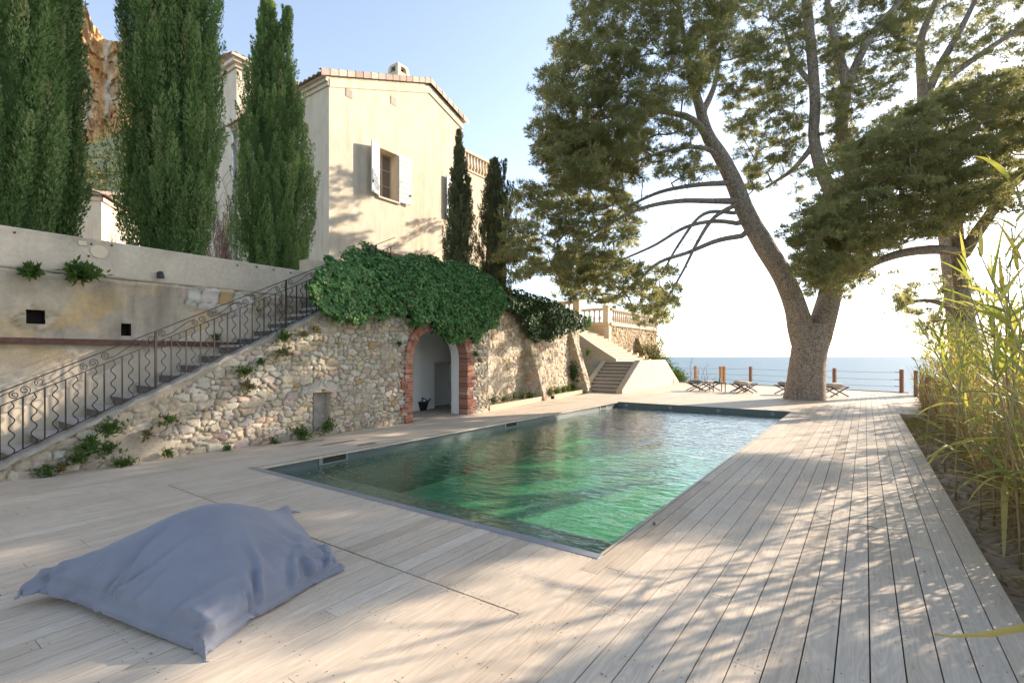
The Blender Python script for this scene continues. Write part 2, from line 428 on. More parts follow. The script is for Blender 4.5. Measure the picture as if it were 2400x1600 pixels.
M['reedleaf'] = leafmat('reed_leaf', [(0, (0.11, 0.16, 0.04)), (0.4, (0.26, 0.30, 0.07)), (0.72, (0.46, 0.42, 0.10)), (0.9, (0.54, 0.37, 0.12)), (1, (0.48, 0.30, 0.13))], 0.5, (0.55, 0.55, 0.05), 0.4, 0.04)
M['reedstem'] = toned('reed_cane', [(0, (0.28, 0.20, 0.10)), (0.5, (0.40, 0.30, 0.16)), (0.8, (0.34, 0.30, 0.13)), (1, (0.22, 0.25, 0.08))], 0.6, 25, 0.3, 0.1)
M['straw'] = leafmat('dry_reed_litter', [(0, (0.20, 0.14, 0.07)), (0.5, (0.33, 0.25, 0.13)), (0.9, (0.46, 0.37, 0.21)), (1, (0.20, 0.22, 0.07))], 0.3, (0.45, 0.36, 0.12))
M['deadleaf'] = leafmat('fallen_orange_leaf', [(0, (0.25, 0.11, 0.03)), (0.5, (0.42, 0.21, 0.06)), (1, (0.5, 0.32, 0.12))], 0.2, (0.5, 0.25, 0.05))

def water_material():
    m, nt, p = mat('pool_water'); nt.nodes.remove(p); co = objco(nt)
    w1 = nd(nt, 'ShaderNodeTexNoise', {'Vector': nd(nt, 'ShaderNodeMapping', {'Vector': co, 'Scale': (3.6, 8.5, 1), 'Rotation': (0, 0, 0.5)}).outputs[0], 'Scale': 1.0, 'Detail': 3.0, 'Roughness': 0.5, 'Distortion': 0.6}).outputs['Fac']
    w2 = noise(nt, 1.3, 2, 0.5, co)
    h = nd(nt, 'ShaderNodeMath', {0: w1, 1: nd(nt, 'ShaderNodeMath', {0: w2, 1: 1.2}, operation='MULTIPLY').outputs[0]}, operation='ADD').outputs[0]
    b = nd(nt, 'ShaderNodeBump', {'Height': h, 'Strength': 0.42, 'Distance': 0.045})
    bf = nt.nodes.new('ShaderNodeNewGeometry').outputs['Backfacing']
    ior = nd(nt, 'ShaderNodeMapRange', {0: bf, 1: 0.0, 2: 1.0, 3: 1.33, 4: 0.752}).outputs[0]
    fr = nd(nt, 'ShaderNodeFresnel', {'IOR': ior, 'Normal': b.outputs[0]})
    g = nd(nt, 'ShaderNodeBsdfGlossy', {'Color': (1, 1, 1, 1), 'Roughness': 0.03, 'Normal': b.outputs[0]})
    t = nd(nt, 'ShaderNodeBsdfTransparent', {'Color': (0.93, 0.98, 0.95, 1)})
    x = nd(nt, 'ShaderNodeMixShader', {0: fr.outputs[0]}); nt.links.new(t.outputs[0], x.inputs[1]); nt.links.new(g.outputs[0], x.inputs[2])
    out = nt.nodes['Material Output']; nt.links.new(x.outputs[0], out.inputs[0])
    va = nd(nt, 'ShaderNodeVolumeAbsorption', {'Color': (0.26, 0.80, 0.56, 1), 'Density': 0.42})
    nt.links.new(va.outputs[0], out.inputs[1])
    return m
M['water'] = water_material()
def sea_material():
    m, nt, p = mat('sea_water'); co = objco(nt)
    h1 = nd(nt, 'ShaderNodeTexNoise', {'Vector': nd(nt, 'ShaderNodeMapping', {'Vector': co, 'Scale': (0.05, 0.16, 1), 'Rotation': (0, 0, -0.6)}).outputs[0], 'Scale': 1.0, 'Detail': 6.0, 'Roughness': 0.6}).outputs['Fac']
    p.inputs['Base Color'].default_value = (0.12, 0.175, 0.205, 1); p.inputs['Roughness'].default_value = 0.45
    p.inputs['IOR'].default_value = 1.33; p.inputs['Specular IOR Level'].default_value = 0.22
    bump(nt, p, h1, 0.55, 3.0)
    return m
M['sea'] = sea_material()
def cliff_material():
    m, nt, p = mat('orange_limestone_cliff')
    a = nd(nt, 'ShaderNodeAttribute', attribute_name='col').outputs['Color']
    co = objco(nt)
    n = noise(nt, 0.35, 8, 0.7, co)
    c = mixc(nt, 1.0, a, ramp(nt, n, [(0.25, (0.6, 0.55, 0.5)), (0.7, (1.15, 1.15, 1.15))]), 'MULTIPLY')
    nt.links.new(c, p.inputs['Base Color']); p.inputs['Roughness'].default_value = 0.95
    bump(nt, p, noise(nt, 0.9, 8, 0.7, co), 0.9, 1.5)
    return m
M['cliff'] = cliff_material()
def fabric_material():
    m, nt, p = mat('slate_blue_canvas'); co = objco(nt)
    n = noise(nt, 3, 5, 0.6, co)
    nt.links.new(ramp(nt, n, [(0.3, (0.165, 0.172, 0.210)), (0.7, (0.210, 0.215, 0.250))]), p.inputs['Base Color'])
    p.inputs['Roughness'].default_value = 0.75; p.inputs['Specular IOR Level'].default_value = 0.3
    p.inputs['Sheen Weight'].default_value = 0.15
    wv = noise(nt, 260, 2, 0.5, co)
    bump(nt, p, wv, 0.3, 0.003)
    return m
M['fabric'] = fabric_material()

# ================================================================ the ground, deck, pool
PX0, PX1, PY0, PY1 = -7.15, -1.72, 3.66, 16.38        # pool opening
WX = -8.95                                            # face of the rubble wall
DX1 = 0.76                                            # right edge of the deck

def far_edge(x):                                      # seaward edge of the deck
    return 27.7 + (1.2-x)*0.406 if x > -5.2 else 30.3 + (-5.2-x)*0.1

def build_deck():
    mb = MB(); pitch, gap, th = 0.148, 0.007, 0.028
    segs = []
    x = DX1 - pitch
    k = 0
    rows = []
    while x > -10.95:
        rows.append((x+gap/2, x+pitch-gap/2)); x -= pitch
    x = DX1
    extra = []
    while x < 1.5:
        extra.append((x+gap/2, x+pitch-gap/2)); x += pitch
    def emit(a, b, y0, y1):
        y = y0; first = True
        while y < y1-0.01:
            L = rng.uniform(1.8, 3.6)
            e = min(y+L, y1)
            if y1-e < 0.6: e = y1
            t = float(np.clip(rng.normal(0.5, 0.19), 0, 1))
            dz = rng.uniform(-0.0012, 0.0012)
            mb.box(a, b, y+0.002, e-0.002, -th, dz, 0, t)
            segs.append((a, b, y, e))
            y = e
    for a, b in rows:
        m = (a+b)/2
        fe = far_edge(m)
        if m > PX1: emit(a, b, -5.0, fe)
        elif m > PX0+0.01:
            emit(a, b, -5.0, 2.525); emit(a, b, 2.537, PY0-0.085); emit(a, b, PY1+0.01, fe)
        elif m > WX-0.1: emit(a, b, -5.0, fe)
        elif m > -9.75: emit(a, b, 8.40, 10.3) ; emit(a, b, 11.7, fe)
        else:
            emit(a, b, 19.5, fe)
    for a, b in extra: emit(a, b, 17.6, far_edge((a+b)/2))
    # pieces trimmed to the pool edges
    # screws near the camera
    for a, b, y, e in segs:
        if e < -1.5 or y > 7.5 or a < -7: continue
        ys = [y+0.035, e-0.035] + list(np.arange(math.ceil((y+0.1)/0.5)*0.5, e-0.1, 0.5))
        for yy in ys:
            if yy > 7.5: continue
            for xx in (a+0.025, b-0.025):
                xx += rng.uniform(-.004, .004); r = 0.0042
                mb.poly([(xx+r*math.cos(i*math.pi/3), yy+rng.uniform(-.001, .001)+r*math.sin(i*math.pi/3), 0.0022) for i in range(6)], 1)
    # near-black sheet under the boards: shade of the void put in as colour
    for (x0, x1, y0, y1) in ((PX1+0.02, DX1-0.02, -5, 27.3), (PX0-0.02, PX1+0.02, -5, PY0-0.07), (PX0-0.02, PX1+0.02, PY1+0.01, 27.3), (WX-1.9, PX0-0.02, -5, 29.0), (DX1-0.02, 1.45, 17.62, 27.3)):
        mb.quad((x0, y0, -0.05), (x1, y0, -0.05), (x1, y1, -0.05), (x0, y1, -0.05), 2)
    # edge fascia boards
    mb.box(DX1-0.012, DX1+0.012, -5, 17.59, -0.16, 0.004, 0, 0.35)
    mb.box(DX1, 1.5, 17.57, 17.595, -0.16, 0.003, 0, 0.2)
    p0, p1, p2 = (1.55, far_edge(1.55)), (-5.2, 30.3), (-11, 30.88)
    for A, B in ((p0, p1), (p1, p2)):
        mb.bar((A[0], A[1]+0.02, -0.06), (B[0], B[1]+0.02, -0.06), 0.05, 0.2, 0, 0.1)
    o = mb.build('terrace_deck', [M['deck'], M['screw'], M['gap']], fix=False)
    tag(o, kind='structure')
build_deck()

def build_pool():
    root = empty('swimming_pool', (PX0, PY0, 0), label='long rectangular swimming pool with green water sunk flush into the timber deck', cat='pool')
    o = np.array(root.location)
    mb = MB(); D = -0.98; T = 0.015
    def q4(*p): mb.quad(*[tuple(np.array(x)-o) for x in p])
    # steps at the near end: shelf, second step, floor
    s1, s2 = PY0+1.25, PY0+1.8
    z1, z2 = -0.38, -0.66
    q4((PX0, PY0, z1), (PX1, PY0, z1), (PX1, s1, z1), (PX0, s1, z1))
    q4((PX0, s1, z2), (PX1, s1, z2), (PX1, s1, z1), (PX0, s1, z1))
    q4((PX0, s1, z2), (PX1, s1, z2), (PX1, s2, z2), (PX0, s2, z2))
    q4((PX0, s2, D), (PX1, s2, D), (PX1, s2, z2), (PX0, s2, z2))
    q4((PX0, s2, D), (PX1, s2, D), (PX1, PY1, D), (PX0, PY1, D))
    for f in range(len(mb.f)): mb.m[f] = 2 if f < 4 else 1
    q4((PX0, PY0, -0.05), (PX1, PY0, -0.05), (PX1, PY0, z1), (PX0, PY0, z1))
    q4((PX0, PY1, 0.0), (PX1, PY1, 0.0), (PX1, PY1, D), (PX0, PY1, D))
    q4((PX0, PY0, 0.0), (PX0, PY1, 0.0), (PX0, PY1, D), (PX0, PY0, D))
    q4((PX1, PY0, 0.0), (PX1, PY1, 0.0), (PX1, PY1, D), (PX1, PY0, D))
    mb.build('basin', [M['liner'], M['pebble'], M['shelf']], root, fix=False)
    c = MB()                                            # aluminium edge profile along the near end
    c.box(0-0.05, PX1-PX0+0.0, -0.085, 0.012, -0.05, 0.006)
    c.box(0-0.05, PX1-PX0+0.0, 0.004, 0.016, -0.09, -0.05)
    c.build('edge_profile', M['alu'], root, bevel=0.002)
    c = MB()
    c.box(-0.012, 0.003, 0.012, PY1-PY0-.004, -0.03, 0.004); c.box(PX1-PX0-.003, PX1-PX0+0.006, 0.012, PY1-PY0-.004, -0.03, 0.002)
    c.box(-0.012, PX1-PX0, PY1-PY0-.003, PY1-PY0+0.012, -0.03, 0.004)
    c.build('rim_strip', M['liner'], root)
    ys = [onX(u, v, PX0)[1]-PY0 for u, v in ((781, 1072), (1197, 992), (1413, 951))]
    for y in ys:
        s = MB(); w, h = 0.24, 0.105
        for a, b, cc, d in ((-w-.03, w+.03, -.035, -.015), (-w-.03, w+.03, -.15, -.135), (-w-.03, -w, -.135, -.035), (w, w+.03, -.135, -.035)):
            s.box(0.002, 0.014, y+a, y+b, cc, d, 0)
        s.box(0.001, 0.005, y-w, y+w, -.135, -.035, 1)
        s.box(0.004, 0.012, y-w, y-w+.04, -.135, -.035, 0)
        s.build('skimmer', [M['liner_l'], M['dark']], root)
    for u in (1468, 1571, 1684, 1811):
        x = onY(u, 955, PY1)[0]-PX0; s = MB()
        for k in range(2): s.box(x-.05+k*.06, x-.01+k*.06, PY1-PY0-.012, PY1-PY0-.001, -.13, -.06)
        s.box(x-.055, x+.055, PY1-PY0-.007, PY1-PY0-.0005, -.14, -.05)
        s.build('inlet_jet', M['liner_l'], root)
    w = MB(); wl = -0.165
    w.box(PX0+0.004, PX1-0.004, PY0+0.004, PY1-0.004, D+0.01, wl)
    # follow the steps underneath: one closed body of water
    w = MB(); e = 0.004
    prof = [(PY0+e, wl), (PY1-e, wl), (PY1-e, D+e), (s2+e, D+e), (s2+e, z2+e), (s1+e, z2+e), (s1+e, z1+e), (PY0+e, z1+e)]
    w.prism([(PX0+e, y, z) for y, z in prof], (PX1-PX0-2*e, 0, 0))
    ob = w.build('pool_water', M['water']); tag(ob, kind='structure')
    # floating leaves
    n = 420
    a = rng.random(n)**1.3; Y = 4.2 + a*6.0; X = PX0 + 0.15 + np.abs(rng.normal(0, 0.75, n))*(0.4+0.9*np.minimum(1, np.abs(Y-5.6)/2+0.3))
    cl = vn(X*3, Y*3, 5) > 0.42
    X, Y = X[cl], Y[cl]; n = len(X)
    th = rng.random(n)*6.28; d = np.stack([np.cos(th), np.sin(th), rng.normal(0, .06, n)], 1)
    V, Fc = blades(np.stack([X, Y, np.full(n, wl+0.008)], 1), d, rng.uniform(.025, .06, n), rng.uniform(.015, .035, n), side=unit(np.stack([-np.sin(th), np.cos(th), rng.normal(0, .15, n)], 1)))
    lv = np_mesh('fallen_leaves', V, Fc, M['deadleaf'], np.repeat(rng.random(n), 4)); tag(lv, kind='stuff')
M['shelf'] = plain('grey_pebble_shelf', (0.23, 0.215, 0.165), 0.8, 0, 0.6, 13, 0.7)
M['liner_l'] = plain('pale_grey_fitting', (0.21, 0.24, 0.235), 0.5, 0, 0.05, 6, 0)
build_pool()

# sea: one sheet to the horizon; land: soil strip by the deck, falling away to the sea
def build_ground():
    th = np.linspace(0, 2*np.pi, 97)[:-1]; rad = [0, 40, 90, 200, 500, 1200, 3000, 8000, 20000, 45000]
    V = [(0, 0, -24)]
    for r in rad[1:]: V += [(r*math.cos(t), r*math.sin(t), -24) for t in th]
    f = [(0, 1+j, 1+(j+1) % 96) for j in range(96)]
    me = bpy.data.meshes.new('sea')
    for i in range(len(rad)-2):
        for j in range(96): f.append((1+i*96+j, 1+(i+1)*96+j, 1+(i+1)*96+(j+1) % 96, 1+i*96+(j+1) % 96))
    me.from_pydata(V, [], f); me.materials.append(M['sea']); tag(link('sea', me), kind='structure')
    # soil strip
    xs = np.concatenate([np.arange(0.70, 3.2, 0.06), np.linspace(3.2, 14, 40)]); ys = np.arange(-6, 31, 0.09)
    X, Y = np.meshgrid(xs, ys)
    z = -0.13 + 0.07*(fbm(X*1.7, Y*1.7, 3)-0.5)*np.clip((X-.76)*4, 0, 1) + 0.05*(vn(X*9, Y*9, 8)-0.5)*np.clip((X-.76)*4, 0, 1) + 0.10*np.clip(X-1.2, 0, 1.5)
    z -= np.clip(X-6.0, 0, None)**1.5*1.0
    z -= np.clip(Y-27.3, 0, None)*6
    z[(X < 1.52) & (Y > 17.5)] -= 0.06
    Vv = np.stack([X, Y, z], -1).reshape(-1, 3)
    g = np_mesh('garden_soil', Vv, grid_faces(*X.shape), M['soil'], smooth=True); tag(g, kind='structure')
    # land under the terrace and the cliff edge below the deck
    mb = MB()
    pts = [(1.5, 27.55), (-5.2, 30.28), (-11, 30.8), (-14, 34), (-18, 42), (-60, 60)]
    for a, b in zip(pts, pts[1:]):
        mb.quad((a[0], a[1], -0.12), (b[0], b[1], -0.12), (b[0]+2, b[1]+8, -25), (a[0]+2, a[1]+8, -25))
    ob = mb.build('sea_bank', M['soil']); tag(ob, kind='structure')
build_ground()

TZ = 3.42                                             # upper terrace level
def build_upper_terrace():
    mb = MB()
    # sheets: behind the retaining wall, behind the rubble wall, behind the recessed wall
    for x0, x1, y0, y1 in ((-60, -10.16, -25, 7.0), (-60, -9.02, 7.0, 11.3), (-60, -9.9, 11.3, 14.5), (-60, -10.4, 14.5, 18.0), (-60, -10.9, 18.0, 20.4), (-60, -14.2, 20.4, 27.8)):
        mb.quad((x0, y0, TZ), (x1, y0, TZ), (x1, y1, TZ), (x0, y1, TZ))
    o = mb.build('upper_terrace', M['terrace'], fix=False); tag(o, kind='structure')
build_upper_terrace()

# ================================================================ rubble masonry
PAL = np.array([(.53,.46,.37), (.56,.51,.44), (.49,.405,.305), (.54,.48,.40), (.45,.40,.335), (.50,.40,.315), (.46,.32,.17), (.57,.53,.475), (.41,.345,.27)])
PALW = np.array([.2, .2, .13, .16, .1, .1, .02, .05, .04])
def masonry(s, t, seed, sp=(0.150, 0.095), relief=0.042):
    """relief and colour of irregular stones over the grid s (along), t (up)"""
    r = np.random.default_rng(seed)
    ds = s[0, 1]-s[0, 0]; dt = t[1, 0]-t[0, 0]
    s0, t0 = s[0, 0], t[0, 0]; ns, nt_ = s.shape[1], s.shape[0]
    ws = s + 0.055*(fbm(s*4, t*4, seed)-.5)*2 + 0.02*(vn(s*17, t*17, seed+2)-.5); wt = t + 0.05*(fbm(s*4, t*4, seed+9)-.5)*2 + 0.018*(vn(s*17, t*17, seed+5)-.5)
    f1 = np.full(s.shape, 9.0); f2 = np.full(s.shape, 9.0); idx = np.zeros(s.shape, int)
    P = []
    row = 0; y = t0-.2
    while y < t0+nt_*dt+.3:
        h = sp[1]*r.uniform(.65, 1.45); x = s0-.3+r.uniform(0, .2)
        while x < s0+ns*ds+.3:
            wd = sp[0]*r.choice((.45, .7, 1.0, 1.35, 1.75))*r.uniform(.8, 1.2)
            P.append((x+wd/2, y+h/2+r.uniform(-.35, .35)*h, wd, h)); x += wd
        y += h
    P = np.array(P); wgt = r.normal(0, .018, len(P))
    for i, (px, py, wd, h) in enumerate(P):
        a0 = max(0, int((px-.42-s0)/ds)); a1 = min(ns, int((px+.42-s0)/ds)+1); b0 = max(0, int((py-.36-t0)/dt)); b1 = min(nt_, int((py+.36-t0)/dt)+1)
        if a1 <= a0 or b1 <= b0: continue
        S = (slice(b0, b1), slice(a0, a1))
        ax = np.abs(ws[S]-px)*math.sqrt(.17/wd)*0.84; ay = np.abs(wt[S]-py)*math.sqrt(.12/h)*1.2
        d = (ax**2.6+ay**2.6)**(1/2.6) - wgt[i]
        m1 = d < f1[S]; m2 = (~m1) & (d < f2[S])
        f2s = f2[S]; f1s = f1[S]; ii = idx[S]
        f2s[m1] = f1s[m1]; f1s[m1] = d[m1]; ii[m1] = i; f2s[m2] = d[m2]
    e = f2-f1
    mort = 1-np.clip((e-.004)/.016, 0, 1)
    dome = np.clip((e-.004)/.03, 0, 1)**.6
    n = len(P); off = r.normal(0, .3, n); tx = r.normal(0, .22, n); ty = r.normal(0, .30, n)
    loc = (ws-P[idx, 0])*tx[idx] + (wt-P[idx, 1])*ty[idx]
    hgt = relief*(dome*(.85+.45*off[idx])) + dome*loc*.6*(relief/.05) + .020*(fbm(s*18, t*18, seed+4)-.5)*dome + .016*np.abs(fbm(s*7+3, t*9, seed+24)-.5)*dome + .010*(fbm(s*9, t*9, seed+14)-.5)
    pal = r.choice(len(PAL), n, p=PALW/PALW.sum()); c = PAL[pal]*np.array((.98, .94, .87))*r.uniform(.78, 1.14, (n, 1)); c = c + r.normal(0, .012, (n, 3))
    stone = c[idx]*(0.88+.24*fbm(s*14, t*14, seed+6))[..., None]
    mc = np.array((.25, .185, .12))*(0.7+.55*fbm(s*6, t*6, seed+7))[..., None]
    # mortar smeared over some stones
    sm = np.clip((fbm(s*1.3, t*1.3, seed+11)-.56)*7, 0, 1)*np.clip((fbm(s*11, t*11, seed+12)-.35)*4, 0, 1)
    hgt = hgt*(1-.5*sm) + relief*.6*.5*sm
    k = np.clip(mort + .75*sm*(1-mort), 0, 1)[..., None]
    rgb = stone*(1-k) + (mc*(1-sm[..., None]) + np.array((.44, .35, .25))*sm[..., None])*k
    return hgt, rgb

def wall_top(Y): return np.minimum(TZ-.02, .217+.498*(Y-1.34))
A0, A1 = 8.35, 10.36                                   # arch opening along Y on the wall face
ASPR, ARISE = 1.52, 0.84                               # spring line, rise
def arch_z(Y): 
    c = (A0+A1)/2; h = (A1-A0)/2
    return ASPR + ARISE*np.sqrt(np.clip(1-np.abs((Y-c)/h)**2.15, 0, 1))
N0, N1, NZ0, NZ1 = 5.72, 6.10, 0.08, 0.88             # small blocked niche

def build_rubble_wall():
    root = empty('rubble_wall', (WX, 1.0, 0), label='pale rubble stone wall beside the pool with a brick arch and a sloping stair edge', cat='wall')
    o = np.array(root.location)
    res = 0.02
    ys = np.arange(0.7, 11.36, res); zs = np.arange(-0.04, TZ+.02, res)
    S, T = np.meshgrid(ys, zs)
    h, rgb = masonry(S, T, 21)
    # plastered band under the coping and mortar patches
    d = wall_top(S)-T
    pl = np.clip((.05+.15*(fbm(S*1.5, T*1.5, 31)-.3)+.12*np.clip(1-np.abs(S-3.3)/.8, 0, 1)-d)/.04, 0, 1)
    pl = np.maximum(pl, np.clip((fbm(S*1.1, T*1.4, 44)-.70)*12, 0, 1))
    pc = np.array((.44, .36, .265))*(.75+.5*fbm(S*5, T*5, 32))[..., None]
    h = h*(1-pl)+(.035+.01*fbm(S*12, T*12, 33))*pl; rgb = rgb*(1-pl[..., None])+pc*pl[..., None]
    h = h + .04*(fbm(S*.7, T*.7, 51)-.5)
    # relieving arch of upright stones over the niche
    nc = (N0+N1)/2; rr = np.hypot((S-nc)*1.0, (T-(NZ1-.28))*1.1)
    ring = (rr > .36) & (rr < .56) & (T > NZ1-.03) & (np.abs(S-nc) < .45)
    ang = np.arctan2(T-(NZ1-.28), S-nc); cell = (ang*9) % 1
    h = np.where(ring, .03+.03*np.clip(np.minimum(cell, 1-cell)*6, 0, 1), h)
    rgb = np.where(ring[..., None], np.array((.52, .46, .38))*(.6+.4*np.clip(np.minimum(cell, 1-cell)*7, 0, 1))[..., None]*(.85+.3*fbm(S*9, T*9, 61))[..., None], rgb)
    keep = (T <= wall_top(S)+.01) & (S > .85)
    keep &= ~((S > A0-.02) & (S < A1+.02) & (T < arch_z(np.clip(S, A0, A1))+.02))
    keep &= ~((S > N0) & (S < N1) & (T > NZ0) & (T < NZ1))
    keep[:, :] &= True
    # the wall leans back a little at the sloping end
    V = np.stack([WX-.02+h - .0*T, S, T], -1).reshape(-1, 3)-o
    used = keep
    Fc = grid_faces(*S.shape, keep=used)[:, ::-1]
    np_mesh('masonry', V, Fc[:, ::-1], M['stone'], rgb=rgb.reshape(-1, 3), parent=root, smooth=True)
    # end return at Y = 11.34 back to the recessed wall
    ys2 = np.arange(-9.95, WX+.02, res); S2, T2 = np.meshgrid(ys2, zs); h2, rgb2 = masonry(S2, T2, 22)
    V2 = np.stack([S2, 11.33+h2*.9, T2], -1).reshape(-1, 3)-o
    np_mesh('end_return', V2, grid_faces(*S2.shape), M['stone'], rgb=rgb2.reshape(-1, 3), parent=root, smooth=True)
    # blocked niche
    nb = MB(); x0, x1 = WX-.30, WX+.02
    def L(*p): return [tuple(np.array(x)-o) for x in p]
    nb.quad(*L((x0, N0, NZ0), (x0, N1, NZ0), (x0, N1, NZ1), (x0, N0, NZ1)))
    nb.quad(*L((x0, N0, NZ0), (x1, N0, NZ0), (x1, N0, NZ1), (x0, N0, NZ1)))
    nb.quad(*L((x0, N1, NZ0), (x1, N1, NZ0), (x1, N1, NZ1), (x0, N1, NZ1)))
    nb.quad(*L((x0, N0, NZ1), (x1, N0, NZ1), (x1, N1, NZ1), (x0, N1, NZ1)))
    nb.quad(*L((x0, N0, NZ0), (x1, N0, NZ0), (x1, N1, NZ0), (x0, N1, NZ0)))
    nb.build('blocked_niche', M['mortar'], root, fix=False)
    # sloping coping
    cp = MB(); y0, y1 = .80, 7.75
    sec = [(WX+.045, -.05), (WX+.045, .005), (WX-.02, .02), (WX-.125, .02), (WX-.125, -.26)]
    n = 60
    for i in range(n):
        ya = y0+(y1-y0)*i/n; yb = y0+(y1-y0)*(i+1)/n
        za = .217+.498*(ya-1.34)+.012*math.sin(i*2.3); zb = .217+.498*(yb-1.34)+.012*math.sin((i+1)*2.3)
        wa = .018*math.sin(i*1.7); wb = .018*math.sin((i+1)*1.7)
        for (p, r_), (p2, r2) in zip(sec, sec[1:]):
            cp.quad(*L((p+(wa if p > WX else 0), ya, za+r_), (p+(wb if p > WX else 0), yb, zb+r_), (p2+(wb if p2 > WX else 0), yb, zb+r2), (p2+(wa if p2 > WX else 0), ya, za+r2)))
    # inner face of the wall towards the stair
    cp.quad(*L((WX-.12, .8, -.1), (WX-.12, 7.75, -.1), (WX-.12, 7.75, TZ-.05), (WX-.12, .8, -.06)))
    cp.build('coping', M['coping'], root, fix=False)
    # brick surround: toothed jambs and voussoirs, one piece
    bk = MB(); dep0, dep1 = WX-.26, WX+.055
    bh = .068
    def brick(p, m=0): bk.hexa(L(*p), m, float(rng.random()))
    z = 0.0; i = 0
    nb_ = int(ASPR/bh)
    for i in range(nb_):
        z0 = i*bh; z1 = z0+bh-.009
        w = .24 if i % 2 == 0 else .235
        tooth = (i//3) % 3 == 1
        for side in (0, 1):
            ww = w+(.13 if tooth else 0)+rng.uniform(-.012, .012)
            e = rng.uniform(-.006, .006)
            nsplit = 2 if (i % 2 == 0 or tooth) else 1
            edges = np.linspace(0, ww, nsplit+1)
            for a, b in zip(edges, edges[1:]):
                b2 = b-.009 if b < ww-.001 else b
                ya, yb = (A0-b2, A0-a) if side == 0 else (A1+a, A1+b2)
                xx = dep1+rng.uniform(-.006, .006)
                brick([(dep0, ya, z0), (xx, ya, z0), (xx, yb, z0), (dep0, yb, z0), (dep0, ya, z1), (xx, ya, z1), (xx, yb, z1), (dep0, yb, z1)])
    # voussoirs
    c = (A0+A1)/2; hw = (A1-A0)/2
    tt = np.linspace(0, math.pi, 400); py = c-hw*np.sign(np.cos(tt))*np.abs(np.cos(tt))**(2/2.15); pz = nb_*bh+ARISE*np.abs(np.sin(tt))**(2/2.15)
    seg = np.r_[0, np.cumsum(np.hypot(np.diff(py), np.diff(pz)))]
    nv = int(seg[-1]/.072)
    at_ = lambda x: (np.interp(x, seg, py), np.interp(x, seg, pz))
    for i in range(nv):
        sa = seg[-1]*i/nv+.004; sb = seg[-1]*(i+1)/nv-.004
        (ya, za), (yb, zb) = at_(sa), at_(sb)
        def nrm(x):
            p, q_ = at_(max(0, x-.06)), at_(min(seg[-1], x+.06)); t = np.array([q_[0]-p[0], q_[1]-p[1]]); t /= np.linalg.norm(t); return np.array([-t[1], t[0]])
        na, nb2 = nrm(sa), nrm(sb)
        for k0, k1 in ((0, .115), (.122, .235+rng.uniform(-.01, .012))):
            xx = dep1+rng.uniform(-.006, .006)
            P = [(ya+na[0]*k0, za+na[1]*k0), (yb+nb2[0]*k0, zb+nb2[1]*k0), (yb+nb2[0]*k1, zb+nb2[1]*k1), (ya+na[0]*k1, za+na[1]*k1)]
            brick([(dep0, *p) for p in P] + [(xx, *p) for p in P])
    # mortar bed just behind the brick faces
    for side in (0, 1):
        ya, yb = (A0-.236, A0-.006) if side == 0 else (A1+.006, A1+.236)
        bk.hexa(L((dep0-.004, ya, 0), (dep1-.014, ya, 0), (dep1-.014, yb, 0), (dep0-.004, yb, 0), (dep0-.004, ya, nb_*bh), (dep1-.014, ya, nb_*bh), (dep1-.014, yb, nb_*bh), (dep0-.004, yb, nb_*bh)), 1)
    for i in range(48):
        sa, sb = seg[-1]*i/48, seg[-1]*(i+1)/48
        (ya, za), (yb, zb) = at_(sa), at_(sb)
        def off(y, z_, k): 
            v = np.array([y-c, z_-ASPR]); l = np.linalg.norm(v)+1e-6; return (y+v[0]/l*k, z_+v[1]/l*k)
        P = [off(ya, za, .006), off(yb, zb, .006), off(yb, zb, .225), off(ya, za, .225)]
        bk.hexa(L(*[(dep0-.004, *p) for p in P], *[(dep1-.014, *p) for p in P]), 1)
    bk.build('brick_arch', [M['brick'], M['mortar']], root, fix=True)
    # white room behind: reveal following the arch, room with a recess in its back wall
    w = MB(); xa, xb = dep0-.006, -9.5
    ii = np.linspace(0, 399, 60).astype(int)
    outl = [(A0, 0)] + [(float(py[i]), float(pz[i])) for i in ii] + [(A1, 0)]
    for (ya, za), (yb, zb) in zip(outl, outl[1:]):
        w.quad(*L((xa, ya, za), (xa, yb, zb), (xb, yb, zb), (xb, ya, za)))
    Y0_, Y1_, XB, ZC = 7.9, 12.6, -10.82, 2.62; YP = 11.22; XP = -10.05
    # inner side of the front wall around the opening
    for (ya, za), (yb, zb) in zip(outl[1:-1], outl[2:-1]):
        w.quad(*L((xb, ya, za), (xb, yb, zb), (xb, yb, ZC), (xb, ya, ZC)))
    w.quad(*L((xb, Y0_, 0), (xb, A0, 0), (xb, A0, ZC), (xb, Y0_, ZC))); w.quad(*L((xb, A1, 0), (xb, YP, 0), (xb, YP, ZC), (xb, A1, ZC))); w.quad(*L((xb, YP, 0), (XP, YP, 0), (XP, YP, ZC), (xb, YP, ZC))); w.quad(*L((XP, YP, 0), (XP, Y1_, 0), (XP, Y1_, ZC), (XP, YP, ZC)))
    w.quad(*L((xb, Y0_, 0), (XB, Y0_, 0), (XB, Y0_, ZC), (xb, Y0_, ZC))); w.quad(*L((XP, Y1_, 0), (XB, Y1_, 0), (XB, Y1_, ZC), (XP, Y1_, ZC)))
    w.quad(*L((xb, Y0_, ZC), (XB, Y0_, ZC), (XB, YP, ZC), (xb, YP, ZC))); w.quad(*L((XP, YP, ZC), (XB, YP, ZC), (XB, Y1_, ZC), (XP, Y1_, ZC)))
    R0, R1, RZ, RX = 11.04, 12.2, 1.42, -11.35
    w.quad(*L((XB, Y0_, 0), (XB, R0, 0), (XB, R0, ZC), (XB, Y0_, ZC))); w.quad(*L((XB, R1, 0), (XB, Y1_, 0), (XB, Y1_, ZC), (XB, R1, ZC)))
    w.quad(*L((XB, R0, RZ), (XB, R1, RZ), (XB, R1, ZC), (XB, R0, ZC)))
